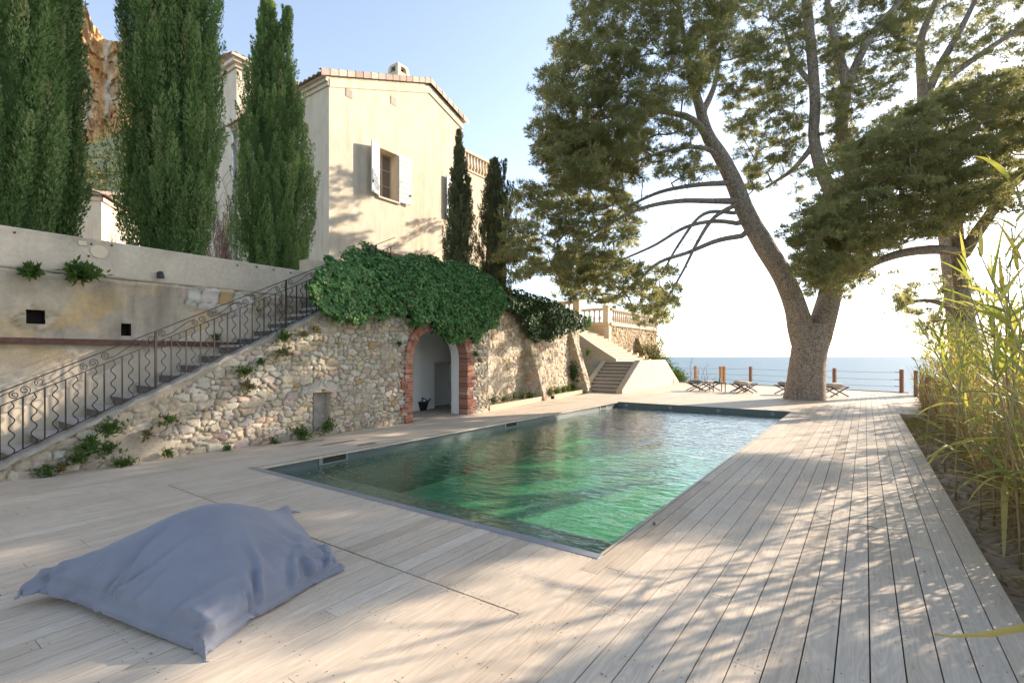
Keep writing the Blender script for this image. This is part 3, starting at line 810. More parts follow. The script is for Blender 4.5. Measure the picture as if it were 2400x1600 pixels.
    w.quad(*L((XB, R0, RZ), (XB, R1, RZ), (RX, R1, RZ), (RX, R0, RZ))); w.quad(*L((RX, R0, 0), (RX, R1, 0), (RX, R1, RZ), (RX, R0, RZ)))
    w.quad(*L((XB, R0, 0), (RX, R0, 0), (RX, R0, RZ), (XB, R0, RZ))); w.quad(*L((XB, R1, 0), (RX, R1, 0), (RX, R1, RZ), (XB, R1, RZ)))
    # shallow pilaster seen left of the recess
    w.box(*(np.array((XB, XB+.12))-o[0]), *(np.array((8.3, 10.33))-o[1]), 0, ZC)
    w.quad(*L((WX+.0, A0, .002), (WX, A1, .002), (xb, A1, .002), (xb, A0, .002)), m=1)
    w.quad(*L((xb, Y0_, .002), (xb, YP, .002), (RX, YP, .002), (RX, Y0_, .002)), m=1); w.quad(*L((XP, YP, .002), (XP, Y1_, .002), (RX, Y1_, .002), (RX, YP, .002)), m=1)
    w.build('whitewashed_room', [M['white'], M['terrace']], root, fix=False)
    # pier end right of the arch is part of the masonry grid
build_rubble_wall()

# ---------------------------------------------------------------- recessed wall with buttresses
RW0, RW1 = np.array([-9.78, 11.3]), np.array([-10.95, 20.7])
def rw(s, off=0.0):
    d = RW1-RW0; L = np.linalg.norm(d); d = d/L; n = np.array([d[1], -d[0]]); return RW0 + d*s + n*off
def build_recess_wall():
    root = empty('recessed_wall', (-10.3, 16, 0), label='set back stone retaining wall with leaning buttresses between the brick arch and the far steps', cat='wall')
    o = np.array(root.location); res = .03
    L = np.linalg.norm(RW1-RW0); d = (RW1-RW0)/L; n = np.array([d[1], -d[0]])
    S, T = np.meshgrid(np.arange(0, L+.01, res), np.arange(-.05, TZ+.05, res))
    h, rgb = masonry(S+40, T, 23, (.2, .15), .05)
    # smooth plastered bay next to the arch
    pl = np.clip((2.6-S+.5*(fbm(S*2, T*2, 4)-.5))/.1, 0, 1)*np.clip((1.45-T+.3*(fbm(S*2, T*2, 5)-.5))/.1, 0, 1)
    rgb = rgb*(1-.6*pl[..., None])+.6*pl[..., None]*np.array((.50, .42, .33)); h = h*(1-.55*pl)
    h = h+.25*np.clip(1-T/2.2, 0, 1)*np.clip((S-4.6)/2, 0, 1)+.08*(fbm(S*.8, T*.8, 9)-.5)
    P = RW0[None, None, :] + S[..., None]*d + h[..., None]*n
    V = np.concatenate([P, T[..., None]], -1).reshape(-1, 3)-o
    np_mesh('masonry', V, grid_faces(*S.shape), M['stone'], rgb=rgb.reshape(-1, 3), parent=root, smooth=True)
    def buttress(sc, w, ztop, out, seed):
        S, T = np.meshgrid(np.arange(0, w+2*out+.01, res), np.arange(-.04, ztop+.01, res))
        h, rgb = masonry(S+60, T, seed, (.19, .14), .05)
        dep = out*(1-T/ztop)**.9+.06
        # unfold left flank, front, right flank
        a = np.clip(S/np.maximum(1e-6, out), 0, 1); b = np.clip((S-out)/w, 0, 1); c = np.clip((S-out-w)/out, 0, 1)
        along = sc-w/2+b*w + (a-1)*.05 + c*.05
        outw = np.where(S < out, a, np.where(S > out+w, 1-c, 1))*dep + h - .08*np.where((S < out*.2) | (S > w+1.8*out), 1, 0)
        P = RW0 + along[..., None]*d + outw[..., None]*n
        V = np.concatenate([P, T[..., None]], -1).reshape(-1, 3)-o
        np_mesh('buttress', V, grid_faces(*S.shape), M['stone'], rgb=rgb.reshape(-1, 3), parent=root, smooth=True)
    buttress(4.15, .55, 2.45, .75, 71)
    buttress(8.45, .50, 2.75, .85, 72)
    # planter edge boards and soil
    k = MB()
    for s0, s1 in ((.1, 4.0), (4.75, 8.15)):
        A = rw(s0, .78 if s0 < 1 else .82); B = rw(s1, .72)
        k.bar((A[0]-o[0], A[1]-o[1], .07), (B[0]-o[0], B[1]-o[1], .07), .045, .16)
    k.build('planter_edging', M['kerbwood'], root)
    k = MB(); A, B, Cc, D = rw(0, .02), rw(8.3, .02), rw(8.3, .7), rw(0, .76)
    k.quad(*[(p[0]-o[0], p[1]-o[1], .10) for p in (A, B, Cc, D)])
    k.build('planter_soil', M['soil'], root, fix=False)
build_recess_wall()

# ---------------------------------------------------------------- left retaining wall
LX = -10.12
def build_left_wall():
    root = empty('retaining_wall', (LX, 2, 0), label='old stained plaster retaining wall behind the left stair with a smooth upper band', cat='wall')
    o = np.array(root.location)
    zb = 2.90; y0, y1 = -9.0, 7.4
    S, T = np.meshgrid(np.arange(y0, y1, .035), np.arange(-.05, zb+.02, .035))
    holes = []
    for u, v, w, h in ((83, 742, .2, .17), (295, 773, .13, .17), (207, 904, .2, .12), (2, 1001, .18, .2)):
        p = onX(u, v, LX); holes.append((p[1], p[2], w, h))
    st = fbm(S*.8, T*.8, 3); st2 = fbm(S*3.5, T*3.5, 4, 5); vst = fbm(S*5, T*.7, 6)
    c = np.array((.46, .375, .275))*(.72+.55*st2)[..., None]
    w = np.clip((st-.5)*5, 0, 1)[..., None]; c = c*(1-.45*w)+.45*w*np.array((.56, .49, .39))
    dk = np.clip((vst-.52)*5, 0, 1)*np.clip((T-1.2)/1.5, 0, 1); c = c*(1-.38*dk[..., None])
    orx = np.clip((fbm(S*1.2, T*1.6, 12)-.60)*8, 0, 1)*np.exp(-((S-3.0)**2/2.5+(T-2.1)**2/.5)); c = c*(1-.7*orx[..., None])+.7*orx[..., None]*np.array((.62, .38, .12))
    low = np.clip((1.55-T+.25*(st-.5))/.15, 0, 1); c = c*(1-.35*low[..., None])+.35*low[..., None]*np.array((.52, .45, .36))
    h = .05*(st-.5)+.03*(st2-.5)
    # stones showing through near the top of the stair and around the first hole
    hm, rgbm = masonry(S, T, 25, (.26, .2), .05)
    ex = np.clip((1.1-np.hypot((S-4.9)/1.1, (T-2.72)/.32)+.5*(st2-.5))*5, 0, 1)
    ex = np.maximum(ex, np.clip((.8-np.hypot((S-holes[0][0])/.36, (T-holes[0][1])/.28)+.4*(st2-.5))*5, 0, 1)*.9)
    h = h*(1-ex)+hm*ex; c = c*(1-ex[..., None])+rgbm*ex[..., None]
    # ledge of broken render just under the band
    lip = np.exp(-((T-zb+.05-.05*(fbm(S*2, S*0, 8)-.5))/.035)**2); h = h+.035*lip; c = c*(1-.4*lip[..., None])+.4*lip[..., None]*np.array((.58, .52, .42))
    keep = np.ones(S.shape, bool)
    for y, z, ww, hh in holes: keep &= ~((np.abs(S-y) < ww/2) & (np.abs(T-z) < hh/2))
    V = np.stack([LX+h, S, T], -1).reshape(-1, 3)-o
    np_mesh('old_render', V, grid_faces(*S.shape, keep=keep), M['oldplaster'], rgb=c.reshape(-1, 3), parent=root, smooth=True)
    for y, z, ww, hh in holes:
        b = MB(); a0, a1 = LX-.25-o[0], LX+.0-o[0]; ya, yb, za, zc = y-ww/2-.02-o[1], y+ww/2+.02-o[1], z-hh/2-.02, z+hh/2+.02
        b.quad((a0, ya, za), (a0, yb, za), (a0, yb, zc), (a0, ya, zc)); b.quad((a0, ya, za), (a1, ya, za), (a1, ya, zc), (a0, ya, zc)); b.quad((a0, yb, za), (a1, yb, za), (a1, yb, zc), (a0, yb, zc))
        b.quad((a0, ya, za), (a1, ya, za), (a1, yb, za), (a0, yb, za)); b.quad((a0, ya, zc), (a1, ya, zc), (a1, yb, zc), (a0, yb, zc))
        b.build('weep_hole', M['dark'], root, fix=False)
    # upper band
    S, T = np.meshgrid(np.arange(y0, y1, .05), np.arange(zb-.01, 3.49, .04)); T[-1] = 3.48
    sa = fbm(S*.9, T*1.5, 15); sb = fbm(S*4, T*1.2, 16); c = np.array((.56, .465, .35))*(.80+.38*sb)[..., None]
    w = np.clip((sa-.5)*4, 0, 1)[..., None]; c = c*(1-.3*w)+.3*w*np.array((.46, .38, .28))
    tp = np.clip((T-3.30)/.18, 0, 1)*np.clip((fbm(S*3, T*0, 18)-.35)*2, 0, 1); c = c*(1-.35*tp[..., None])
    V = np.stack([LX+.045+.012*(sa-.5), S, T], -1)
    cap = V[-1].copy(); cap2 = cap.copy(); cap2[:, 0] = LX-.22
    bot = V[0].copy(); bot[:, 0] = LX-.02
    V = np.concatenate([bot[None], V, cap2[None]], 0); c = np.concatenate([c[:1], c, c[-1:]*1.05], 0)
    np_mesh('upper_band', V.reshape(-1, 3)-o, grid_faces(*V.shape[:2]), M['oldplaster'], rgb=c.reshape(-1, 3), parent=root)
    # end of the wall and its pier
    b = MB(); b.box(LX-.2-o[0], LX+.05-o[0], y1-.02-o[1], y1+.02-o[1], 0, 3.47)
    p = onX(717, 640, LX)[1]; b.box(LX-.35-o[0], LX+.02-o[0], p+.05-o[1], p+.85-o[1], 3.40, 3.78); b.build('end_pier', M['ashlar'], root, bevel=.01)
    b = MB(); yb = onX(576, 804, LX)[1]
    b.box(LX+.0-o[0], LX+.09-o[0], y0-o[1], yb-o[1], 1.815, 1.875); b.box(LX+.075-o[0], LX+.09-o[0], y0-o[1], yb-o[1], 1.79, 1.815)
    b.build('rusty_steel_beam', M['rust'], root)
    # render patches on the band
    p = onX(232, 590, LX+.05); b = MB()
    b.prism([(p[0]-o[0]+.002, p[1]-o[1]+.115*math.cos(a)*(1+.04*math.sin(3*a)), p[2]+.105*math.sin(a)) for a in np.linspace(0, 6.2832, 33)[:-1]], (.008, 0, 0)); b.build('round_render_patch', M['patch'], root)
    p = onX(193, 570, LX+.05); b = MB(); b.box(p[0]-o[0], p[0]-o[0]+.012, p[1]-o[1]-.05, p[1]-o[1]+.05, p[2]-.035, p[2]+.035); b.build('square_render_patch', M['patch'], root)
    b = MB()
    for u, v in ((34, 545), (208, 600), (214, 572), (262, 575), (556, 622), (601, 626), (641, 632), (681, 639)):
        p = onX(u, v, LX+.05); b.box(p[0]-o[0]-.01, p[0]-o[0]+.012, p[1]-o[1]-.012, p[1]-o[1]+.012, p[2]-.012, p[2]+.012)
    b.build('anchor_bolts', M['dark'], root)
    # sloping render skirt beside the stair
    sk = MB()
    line = lambda y, k: .217+.498*(y-1.34)+k
    ys = np.linspace(.3, 5.15, 30)
    top = [(LX+.03, y, line(y, .44+.01*math.sin(y*9))) for y in ys]; bo = [(LX+.03, y, line(y, -.5)) for y in ys]
    for i in range(29):
        a, b_, c_, d_ = top[i], top[i+1], bo[i+1], bo[i]
        sk.quad(*[tuple(np.array(x)-o) for x in (d_, c_, b_, a)])
        sk.quad(*[tuple(np.array(x)-o) for x in (a, b_, (LX-.02, b_[1], b_[2]+.03), (LX-.02, a[1], a[2]+.03))])
    sk.build('stair_skirt', M['plaster'], root, fix=False)
M['patch'] = plain('pale_render_patch', (0.60, 0.49, 0.34), 0.85, 0, 0.05, 6, 0.1)
build_left_wall()

# wall lamp
def build_wall_lamp():
    p = onX(372, 645, LX+.05); root = empty('wall_lamp', p, label='small black cone wall lamp on the smooth band of the left retaining wall', cat='lamp')
    b = MB(); b.lathe([(.055, -.06), (.06, -.055), (.038, .05), (.03, .06)], 18, (.085, 0, 0)); b.build('shade', M['black'], root, smooth=False)
    b = MB(); b.box(-.005, .02, -.03, .03, -.04, .05); b.box(.02, .07, -.012, .012, .005, .025); b.build('bracket', M['black'], root)
build_wall_lamp()

# ---------------------------------------------------------------- left stair and railing
def build_left_stair():
    root = empty('stone_stair', (-9.65, 1.3, 0), label='flight of worn stone steps climbing left of the rubble wall', cat='stairs')
    o = np.array(root.location); rise = .165
    for i in range(0, 21):
        z = rise*(i+1)-.0; y = 1.34+(z-.217)/.498-.11; yn = y+rise/.498
        b = MB(); x0, x1 = LX+.025, WX-.126
        if y < .2: continue
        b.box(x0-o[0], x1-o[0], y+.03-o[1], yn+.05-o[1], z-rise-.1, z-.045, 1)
        b.box(x0-o[0]+.002, x1-o[0]-.002, y-o[1], yn+.045-o[1], z-.044, z, 0)
        b.build('step', [M['stepstone'], M['riser']], root, bevel=.004)
build_left_stair()

def build_railing():
    root = empty('stair_railing', (WX-.075, 3, 0), label='dark wrought iron stair railing with wavy bars and scrolls', cat='railing')
    o = np.array(root.location); X = 0.0
    cz = lambda y: .217+.498*(y+o[1]-1.34)+.02
    def rail(h, w, t, name, y0=-2.6, y1=4.9):
        b = MB(); b.bar((X, y0, cz(y0)+h), (X, y1, cz(y1)+h), w, t); return b.build(name, M['iron'], root, bevel=.003)
    rail(.90, .04, .012, 'handrail'); rail(.72, .025, .012, 'upper_rail'); rail(.035, .025, .012, 'lower_rail')
    bays = [.92-3, 3.06-3, 5.2-3, 7.34-3]
    b = MB(); b.box(-.014, .014, -.014, .014, -.02, .90); post = b.build('post', M['iron'], root)
    post.location = (X, bays[0], cz(bays[0]))
    for y in bays[1:]:
        c = post.copy(); col.objects.link(c); c.parent = root; c.location = (X, y, cz(y))
    b = MB(); b.box(-.008, .008, -.008, .008, .03, .72); bar = b.build('straight_bar', M['iron'], root)
    b = MB(); n = 44
    pts = [(0, .030*math.sin(t*2*math.pi*3.5)*min(1, t*8+.15), .03+.69*(1-t)) for t in np.linspace(0, 1, n)]
    b.tube(pts, .0075, 6); wavy = b.build('wavy_bar', M['iron'], root, smooth=True)
    firstb = firstw = True
    for k in range(-1, 4):
        y0 = bays[0]+2.14*k
        for i in range(1, 20):
            y = y0+2.14*i/20
            if y < -2.6 or y > 4.85: continue
            src = wavy if i % 2 else bar
            if i % 2 and firstw: c = src; firstw = False
            elif i % 2 == 0 and firstb: c = src; firstb = False
            else:
                c = src.copy(); col.objects.link(c); c.parent = root
            c.location = (X, y, cz(y))
    # scroll unit between the two top rails: a slanted bar with a spiral at each end
    def spiral(cy, cz_, r0, a0, sgn, turns=1.6):
        return [(0, cy+sgn*r*math.cos(a), cz_+r*math.sin(a)) for r, a in ((r0*(1-.8*t), a0+t*turns*2*math.pi) for t in np.linspace(0, 1, 26))]
    b = MB(); s = .498
    L_ = .52
    def up(y, z): return (0, y, z+s*y)
    a = spiral(.09, .83, .055, -1.57, -1); b.tube([(p[0], p[1], p[2]+s*.09) for p in a], .006, 5)
    a = spiral(.56, .79, .055, 1.57, 1); b.tube([(p[0], p[1], p[2]+s*.56) for p in a], .006, 5)
    b.tube([up(.09, .775), up(.2, .77), up(.34, .81), up(.46, .85), up(.56, .845)], .006, 5)
    a = spiral(.66, .80, .06, -1.0, 1); b.tube([(p[0], p[1], p[2]+s*.66) for p in a], .006, 5)
    sc = b.build('scroll', M['iron'], root, smooth=True)
    first = True
    for k in range(-1, 3):
        for j in range(3):
            y = bays[0]+2.14*k+.712*j
            if y < -2.6 or y > 4.1: continue
            if first: c = sc; first = False
            else:
                c = sc.copy(); col.objects.link(c); c.parent = root
            c.location = (0, y, cz(y))
build_railing()

# ================================================================ villa
HX = -13.5
def baluster_mesh(h):
    b = MB(); b.lathe([(.075, 0), (.075, .05*h), (.05, .08*h), (.06, .14*h), (.095, .28*h), (.085, .40*h), (.05, .62*h), (.042, .74*h), (.06, .80*h), (.05, .84*h), (.075, .92*h), (.075, h)], 10)
    return b
def roof_strip(mb, a0, a1, e0, e1, nrow, ncol, under=0.0):
    """pan-tile field: corner a0-a1 along the eave, e0-e1 along the ridge; half-round courses"""
    a0, a1, e0, e1 = map(lambda p: np.array(p, float), (a0, a1, e0, e1))
    nrm = np.cross(a1-a0, e0-a0); nrm /= np.linalg.norm(nrm)
    if nrm[2] < 0: nrm = -nrm
    K = 5
    for i in range(ncol):
        for j in range(nrow):
            t = float(rng.random())
            ring = []
            for v in (j/nrow, (j+1.12)/nrow):
                for k in range(K):
                    u = (i+k/(K-1)*1.0)/ncol
                    P = a0*(1-u)*(1-v)+a1*u*(1-v)+e0*(1-u)*v+e1*u*v
                    lift = .055*math.sin(math.pi*k/(K-1)) + (.028 if v < (j+.5)/nrow else .006)
                    ring.append(P+nrm*lift)
            for k in range(K-1):
                mb.quad(ring[k], ring[k+1], ring[K+k+1], ring[K+k], 0, t)
            # front lip
            P = [ring[k] for k in range(K)] + [ring[k]-nrm*.02 for k in range(K-1, -1, -1)]
            mb.poly(P, 0, t)

def build_villa():
    Ya, Yr, Yb = 9.17, 13.47, 15.4
    za, zr, zb_ = 10.28, 11.95, 11.30
    root = empty('villa', (HX, 12, TZ), label='tall cream rendered villa with a tiled gable roof and an open shuttered window', cat='house')
    o = np.array(root.location)
    def L(*p): return [tuple(np.array(x, float)-o) for x in p]
    XW = -19.5
    w = MB()
    # gable wall with openings (grid of panels around the openings)
    W1 = (11.09, 11.94, 7.06, 8.73); W2 = (14.86, 15.25, 7.06, 8.73); DR = (10.9, 12.75, TZ, 5.22)
    ysp = [Ya, DR[0], W1[0], W1[1], DR[1], Yr, W2[0], W2[1], Yb, 17.5]
    zsp = [TZ-.3, DR[3], W1[2], W1[3], 9.32]
    def hole(y, z):
        return any(a < y < b and c < z < d for a, b, c, d in (W1, W2, DR))
    for y0, y1 in zip(ysp, ysp[1:]):
        for z0, z1 in zip(zsp, zsp[1:]):
            if hole((y0+y1)/2, (z0+z1)/2): continue
            w.quad(*L((HX, y0, z0), (HX, y1, z0), (HX, y1, z1), (HX, y0, z1)))
    w.poly(L((HX, Ya, 9.32), (HX, Yb, 9.32), (HX, Yb, zb_), (HX, Yr, zr), (HX, Ya, za)))
    w.quad(*L((XW, Ya, TZ-.3), (HX, Ya, TZ-.3), (HX, Ya, za), (XW, Ya, za)))
    w.quad(*L((XW, Yb, 9.3), (HX, Yb, 9.3), (HX, Yb, zb_), (XW, Yb, zb_)))
    w.quad(*L((XW, 17.5, TZ-.3), (HX, 17.5, TZ-.3), (HX, 17.5, 9.32), (XW, 17.5, 9.32)))
    w.quad(*L((HX, Yb, 9.32), (HX, 17.5, 9.32), (XW, 17.5, 9.32), (XW, Yb, 9.32)))
    for (a, b, c, d), dep in ((W1, .42), (W2, .42), (DR, .3)):
        x1 = HX-dep
        w.quad(*L((HX, a, c), (x1, a, c), (x1, a, d), (HX, a, d))); w.quad(*L((HX, b, c), (x1, b, c), (x1, b, d), (HX, b, d)))
        w.quad(*L((HX, a, d), (x1, a, d), (x1, b, d), (HX, b, d))); w.quad(*L((HX, a, c), (x1, a, c), (x1, b, c), (HX, b, c)))
    # taller block behind
    XT, zt = -19.6, 12.95
    w.quad(*L((XT, 9.3, TZ-.3), (XT, 17, TZ-.3), (XT, 17, zt), (XT, 9.3, zt))); w.quad(*L((XT, 9.3, TZ-.3), (-26, 9.3, TZ-.3), (-26, 9.3, zt), (XT, 9.3, zt)))
    w.build('wall', M['house'], root, fix=False)
    # roof: front slope, back slope, verge tiles along the gable, cornice
    r = MB()
    roof_strip(r, L((XW-.1, Ya-.32, za-.10))[0], L((HX+.06, Ya-.32, za-.10))[0], L((XW-.1, Yr, zr+.06))[0], L((HX+.06, Yr, zr+.06))[0], 11, 26)
    roof_strip(r, L((HX+.06, Yb+.22, zb_-.03))[0], L((XW-.1, Yb+.22, zb_-.03))[0], L((HX+.06, Yr, zr+.06))[0], L((XW-.1, Yr, zr+.06))[0], 6, 26)
    # ridge tiles
    for i in range(16):
        x = XW+(HX-XW)*i/16; r.tube([L((x-.03, Yr, zr+.07))[0], L((x+.41, Yr, zr+.085))[0]], [.105, .095], 10, 0, float(rng.random()))
    rf = r.build('roof', M['tile'], root, fix=False)
    v = MB()
    def verge(y0, z0, y1, z1, n):
        for i in range(n):
            f0, f1 = i/n, (i+1.06)/n; ya, yb = y0+(y1-y0)*f0, y0+(y1-y0)*f1; z_a, z_b = z0+(z1-z0)*f0, z0+(z1-z0)*f1
            t = float(rng.random()); lift = .02*(1 if i % 2 else 0)
            p = [(HX+.115+.012*(i % 2), ya, z_a-.10), (HX+.115+.012*(i % 2), yb, z_b-.10), (HX+.115, yb, z_b+.06), (HX+.10, yb, z_b+.085), (HX-.06, yb, z_b+.095)]
            q_ = [(HX+.125, ya, z_a-.115), (HX+.125, ya, z_a+.075), (HX+.11, ya, z_a+.105), (HX-.06, ya, z_a+.115)]
            pp = [(HX+.115, yb, z_b-.10), (HX+.115, yb, z_b+.06), (HX+.10, yb, z_b+.088), (HX-.06, yb, z_b+.098)]
            A, B = L(*q_), L(*pp)
            for k in range(3): v.quad(A[k], B[k], B[k+1], A[k+1], 0, t)
            C = L((HX+.105, ya, z_a-.115), (HX+.095, ya, z_a+.07))
            v.quad(A[0], A[1], C[1], C[0], 1, t)
    verge(Ya-.34, za-.06, Yr+.02, zr+.10, 15); verge(Yr, zr+.10, Yb+.26, zb_+.0, 7)
    v.build('verge_tiles', [M['tile'], M['dark']], rf, fix=False)
    c = MB()
    for (y0, z0, y1, z1) in ((Ya, za, Yr, zr), (Yr, zr, Yb, zb_)):
        a, b, cc, d = L((HX+.035, y0, z0-.10), (HX+.035, y1, z1-.10), (HX+.035, y1, z1-.36), (HX+.035, y0, z0-.36))
        c.quad(d, cc, b, a); e = L((HX, y1, z1-.36), (HX, y0, z0-.36)); c.quad(d, cc, e[0], e[1])
    for k, (h0, h1, pr) in enumerate(((-.32, -.20, .05), (-.20, -.10, .12), (-.10, -.02, .2))):
        c.box(XW-o[0], HX+.02-o[0], Ya-pr-o[1], Ya-o[1]-.001, za+h0-o[2], za+h1-.002-o[2])
    c.build('cornice', M['house'], root, fix=False)
    # chimney
    ch = MB(); cx, cy = -14.6, 12.95; zb0 = 11.5
    def ring(h, z): return L((cx-h, cy-h, z), (cx+h, cy-h, z), (cx+h, cy+h, z), (cx-h, cy+h, z))
    A, B, Cc = ring(.36, zb0), ring(.30, 12.38), ring(.25, 12.66)
    ch.hexa(A+B)
    for x, y in ((-1, -1), (1, -1), (1, 1), (-1, 1)):
        p = [(cx+x*.30, cy+y*.30), (cx+x*.15, cy+y*.30), (cx+x*.15, cy+y*.15), (cx+x*.30, cy+y*.15)]
        p2 = [(cx+x*.265, cy+y*.265), (cx+x*.12, cy+y*.265), (cx+x*.12, cy+y*.12), (cx+x*.265, cy+y*.12)]
        ch.hexa(L(*[(*k, 12.38) for k in p], *[(*k, 12.60) for k in p2]))
    ch.hexa(ring(.27, 12.60)+ring(.235, 12.72)); ch.hexa(ring(.13, 12.38)+ring(.12, 12.6), 1)
    ch.build('chimney', [M['house'], M['dark']], root)
    # windows
    def window(W, nm):
        a, b, c_, d = W; x = HX-.40
        f = MB(); t = .05
        for y0, y1, z0, z1 in ((a, a+t, c_, d), (b-t, b, c_, d), (a+t, b-t, d-t, d), (a+t, b-t, c_, c_+t), ((a+b)/2-.03, (a+b)/2+.03, c_+t, d-t)):
            f.box(x-o[0], x+.05-o[0], y0-o[1], y1-o[1], z0-o[2], z1-o[2])
        for k in (1, 2):
            z = c_+(d-c_)*k/3; f.box(x+.005-o[0], x+.045-o[0], a+t-o[1], (a+b)/2-.03-o[1], z-.018-o[2], z+.018-o[2]); f.box(x+.005-o[0], x+.045-o[0], (a+b)/2+.03-o[1], b-t-o[1], z-.018-o[2], z+.018-o[2])
        wf = f.build(nm, M['frame'], root)
        g = MB(); g.box(x+.015-o[0], x+.022-o[0], a+t-o[1], b-t-o[1], c_+t-o[2], d-t-o[2]); g.build('pane', M['glass'], wf)
        s = MB(); s.box(HX-.05-o[0], HX+.07-o[0], a-.06-o[1], b+.06-o[1], c_-.07-o[2], c_-o[2]-.002); s.build('sill', M['house'], wf, bevel=.006)
    window(W1, 'window'); window(W2, 'window')
    def shutter(y, ang, W, side, m):
        a, b, c_, d = W; w_ = max((b-a)/2+.12, .5); h = d-c_
        s = MB()
        for k in range(1):
            s.box(0, .035, 0, side*w_, 0, h) if side > 0 else s.box(0, .035, -w_, 0, 0, h)
        for k in range(9):                      # horizontal board joints
            z = h*(k+.5)/9; y0, y1 = (0.0, w_) if side > 0 else (-w_, 0.0)
            s.box(.0352, .042, y0+.01, y1-.01, z-h/18+.006, z+h/18-.006)
        ob = s.build('shutter', m, root)
        ob.location = (HX+.02-o[0], y-o[1], c_-o[2]); ob.rotation_euler = (0, 0, ang)
        hd = MB(); yy = side*(w_-.05); hd.box(.045, .07, yy-.015, yy+.015, .30, .36); hd.build('shutter_latch', M['iron'], ob)
        return ob
    shutter(W1[0]-.01, R(24), W1, -1, M['shutter'])
    shutter(W1[1]+.01, R(-7), W1, 1, M['shutter'])
    shutter(W2[0]-.01, R(6), W2, -1, M['shutter_b'])  # darker paint: this shutter's shade is put into its colour
    # ground floor door
    d = MB(); a, b, c_, e = DR; x = HX-.28
    d.box(x-o[0], x+.04-o[0], a-o[1], b-o[1], c_-o[2], e-o[2]); d.build('garden_door', M['shutter_b'], root)
    d = MB(); d.box(HX+.002-o[0], HX+.06-o[0], a-.12-o[1], b+.12-o[1], e+.002-o[2], e+.14-o[2]); d.build('door_lintel', M['frame'], root)
    for u, v in ((818, 219), (922, 237)):
        p = onX(u, v, HX); b = MB(); b.box(.001, .012, -.13, .13, -.14, .14)
        for k in range(5): b.box(.012, .02, -.11, .11, -.11+k*.05, -.085+k*.05)
        ob = b.build('wall_vent', M['frame'], root); ob.location = tuple(p-o)
    # roof terrace balustrade on the low wing
    bal = MB(); zt0, zt1 = 9.32, 10.17
    bal.box(HX-.16-o[0], HX+.06-o[0], Yb+.02-o[1], 17.56-o[1], zt1-.11-o[2], zt1-o[2]); bal.box(HX-.12-o[0], HX+.04-o[0], Yb+.02-o[1], 17.54-o[1], zt0+.002-o[2], zt0+.08-o[2])
    bal.box(-16-o[0], HX-.161-o[0], 17.36-o[1], 17.56-o[1], zt1-.11-o[2], zt1-o[2]); bal.box(-16-o[0], HX-.121-o[0], 17.38-o[1], 17.54-o[1], zt0+.002-o[2], zt0+.08-o[2])
    bo = bal.build('roof_balustrade', M['ashlar'], root, bevel=.01)
    bb = baluster_mesh(zt1-zt0-.19).build('baluster', M['ashlar'], bo, smooth=True)
    pos = [(HX-.05, y) for y in np.arange(Yb+.16, 17.45, .2)] + [(x, 17.46) for x in np.arange(HX-.25, -16, -.2)]
    for i, (x, y) in enumerate(pos):
        c = bb
        if i: c = bb.copy(); col.objects.link(c); c.parent = bo
        c.location = (x-o[0], y-o[1], zt0+.08-o[2])
    # tower roof and its cornice
    t = MB(); roof_strip(t, L((XT+.3, 9.0, zt+.05))[0], L((XT+.3, 17.2, zt+.05))[0], L((XT-3.2, 9.0, zt+.8))[0], L((XT-3.2, 17.2, zt+.8))[0], 8, 30)
    t.build('tower_roof', M['tile'], root, fix=False)
    c = MB()
    for h0, h1, pr in ((-.30, -.16, .08), (-.16, -.02, .2)):
        c.box(XT+.001-o[0], XT+pr-o[0], 9.3-pr-o[1], 17-o[1], zt+h0-o[2], zt+h1-.002-o[2]); c.box(-26-o[0], XT-o[0], 9.3-pr-o[1], 9.299-o[1], zt+h0-o[2], zt+h1-.002-o[2])
    c.box(XT+.2-o[0], XT+.32-o[0], 9.0-o[1], 17.2-o[1], zt-.03-o[2], zt+.07-o[2])
    c.build('tower_cornice', M['house'], root)
    # drainpipe at the corner of the facade
    d = MB(); X, Y = XW+.12, Ya-.08
    d.tube([L((X, Y, TZ))[0], L((X, Y, za-.35))[0], L((X-.05, Y-.05, za-.2))[0]], .055, 10)
    for z in np.arange(TZ+.8, za-.4, 1.6): d.lathe([(.065, 0), (.065, .05)], 10, L((X, Y, z))[0])
    d.build('drainpipe', M['zinc'], root, smooth=True)
def glass():
    m, nt, p = mat('window_glass'); p.inputs['Base Color'].default_value = (.16, .13, .10, 1); p.inputs['Roughness'].default_value = .06; return m
M['glass'] = glass()
build_villa()

def build_wall_vine():
    """bare climbing stems on the left end of the villa and on the small house"""
    def vine(name, pos, fn, n, hmax, spread, label):
        b = MB()
        for i in range(n):
            y = rng.uniform(-.6, .6)*spread*.5; pts = [fn(y, 0)]; z = 0; dr = rng.normal(0, .25)
            while z < hmax*rng.uniform(.5, 1.05):
                dr = np.clip(dr+rng.normal(0, .25), -.9, .9); z += rng.uniform(.12, .25); y = np.clip(y+dr*.16, -spread, spread); pts.append(fn(y, z))
                if rng.random() < .3 and len(pts) > 2:
                    y2, z2 = y, z; p2 = [pts[-1]]; d2 = rng.choice([-1, 1])*rng.uniform(.6, 1.5)
                    for k in range(rng.integers(3, 7)): y2 += d2*.12+rng.normal(0, .05); z2 += rng.uniform(0, .15); p2.append(fn(y2, z2))
                    b.tube(p2, .008, 3, cap=False)
            b.tube(pts, np.linspace(.022, .008, len(pts)), 4, cap=False)
        ob = b.build(name, M['twig_r'], fix=False); tag(ob, label, 'vine')
    vine('bare_vine', None, lambda y, z: (-20.6+y, 9.24-.03*rng.random(), TZ+z), 46, 6.6, 1.6, 'leafless brown climber on the villa wall beside the zinc drainpipe')
build_wall_vine()

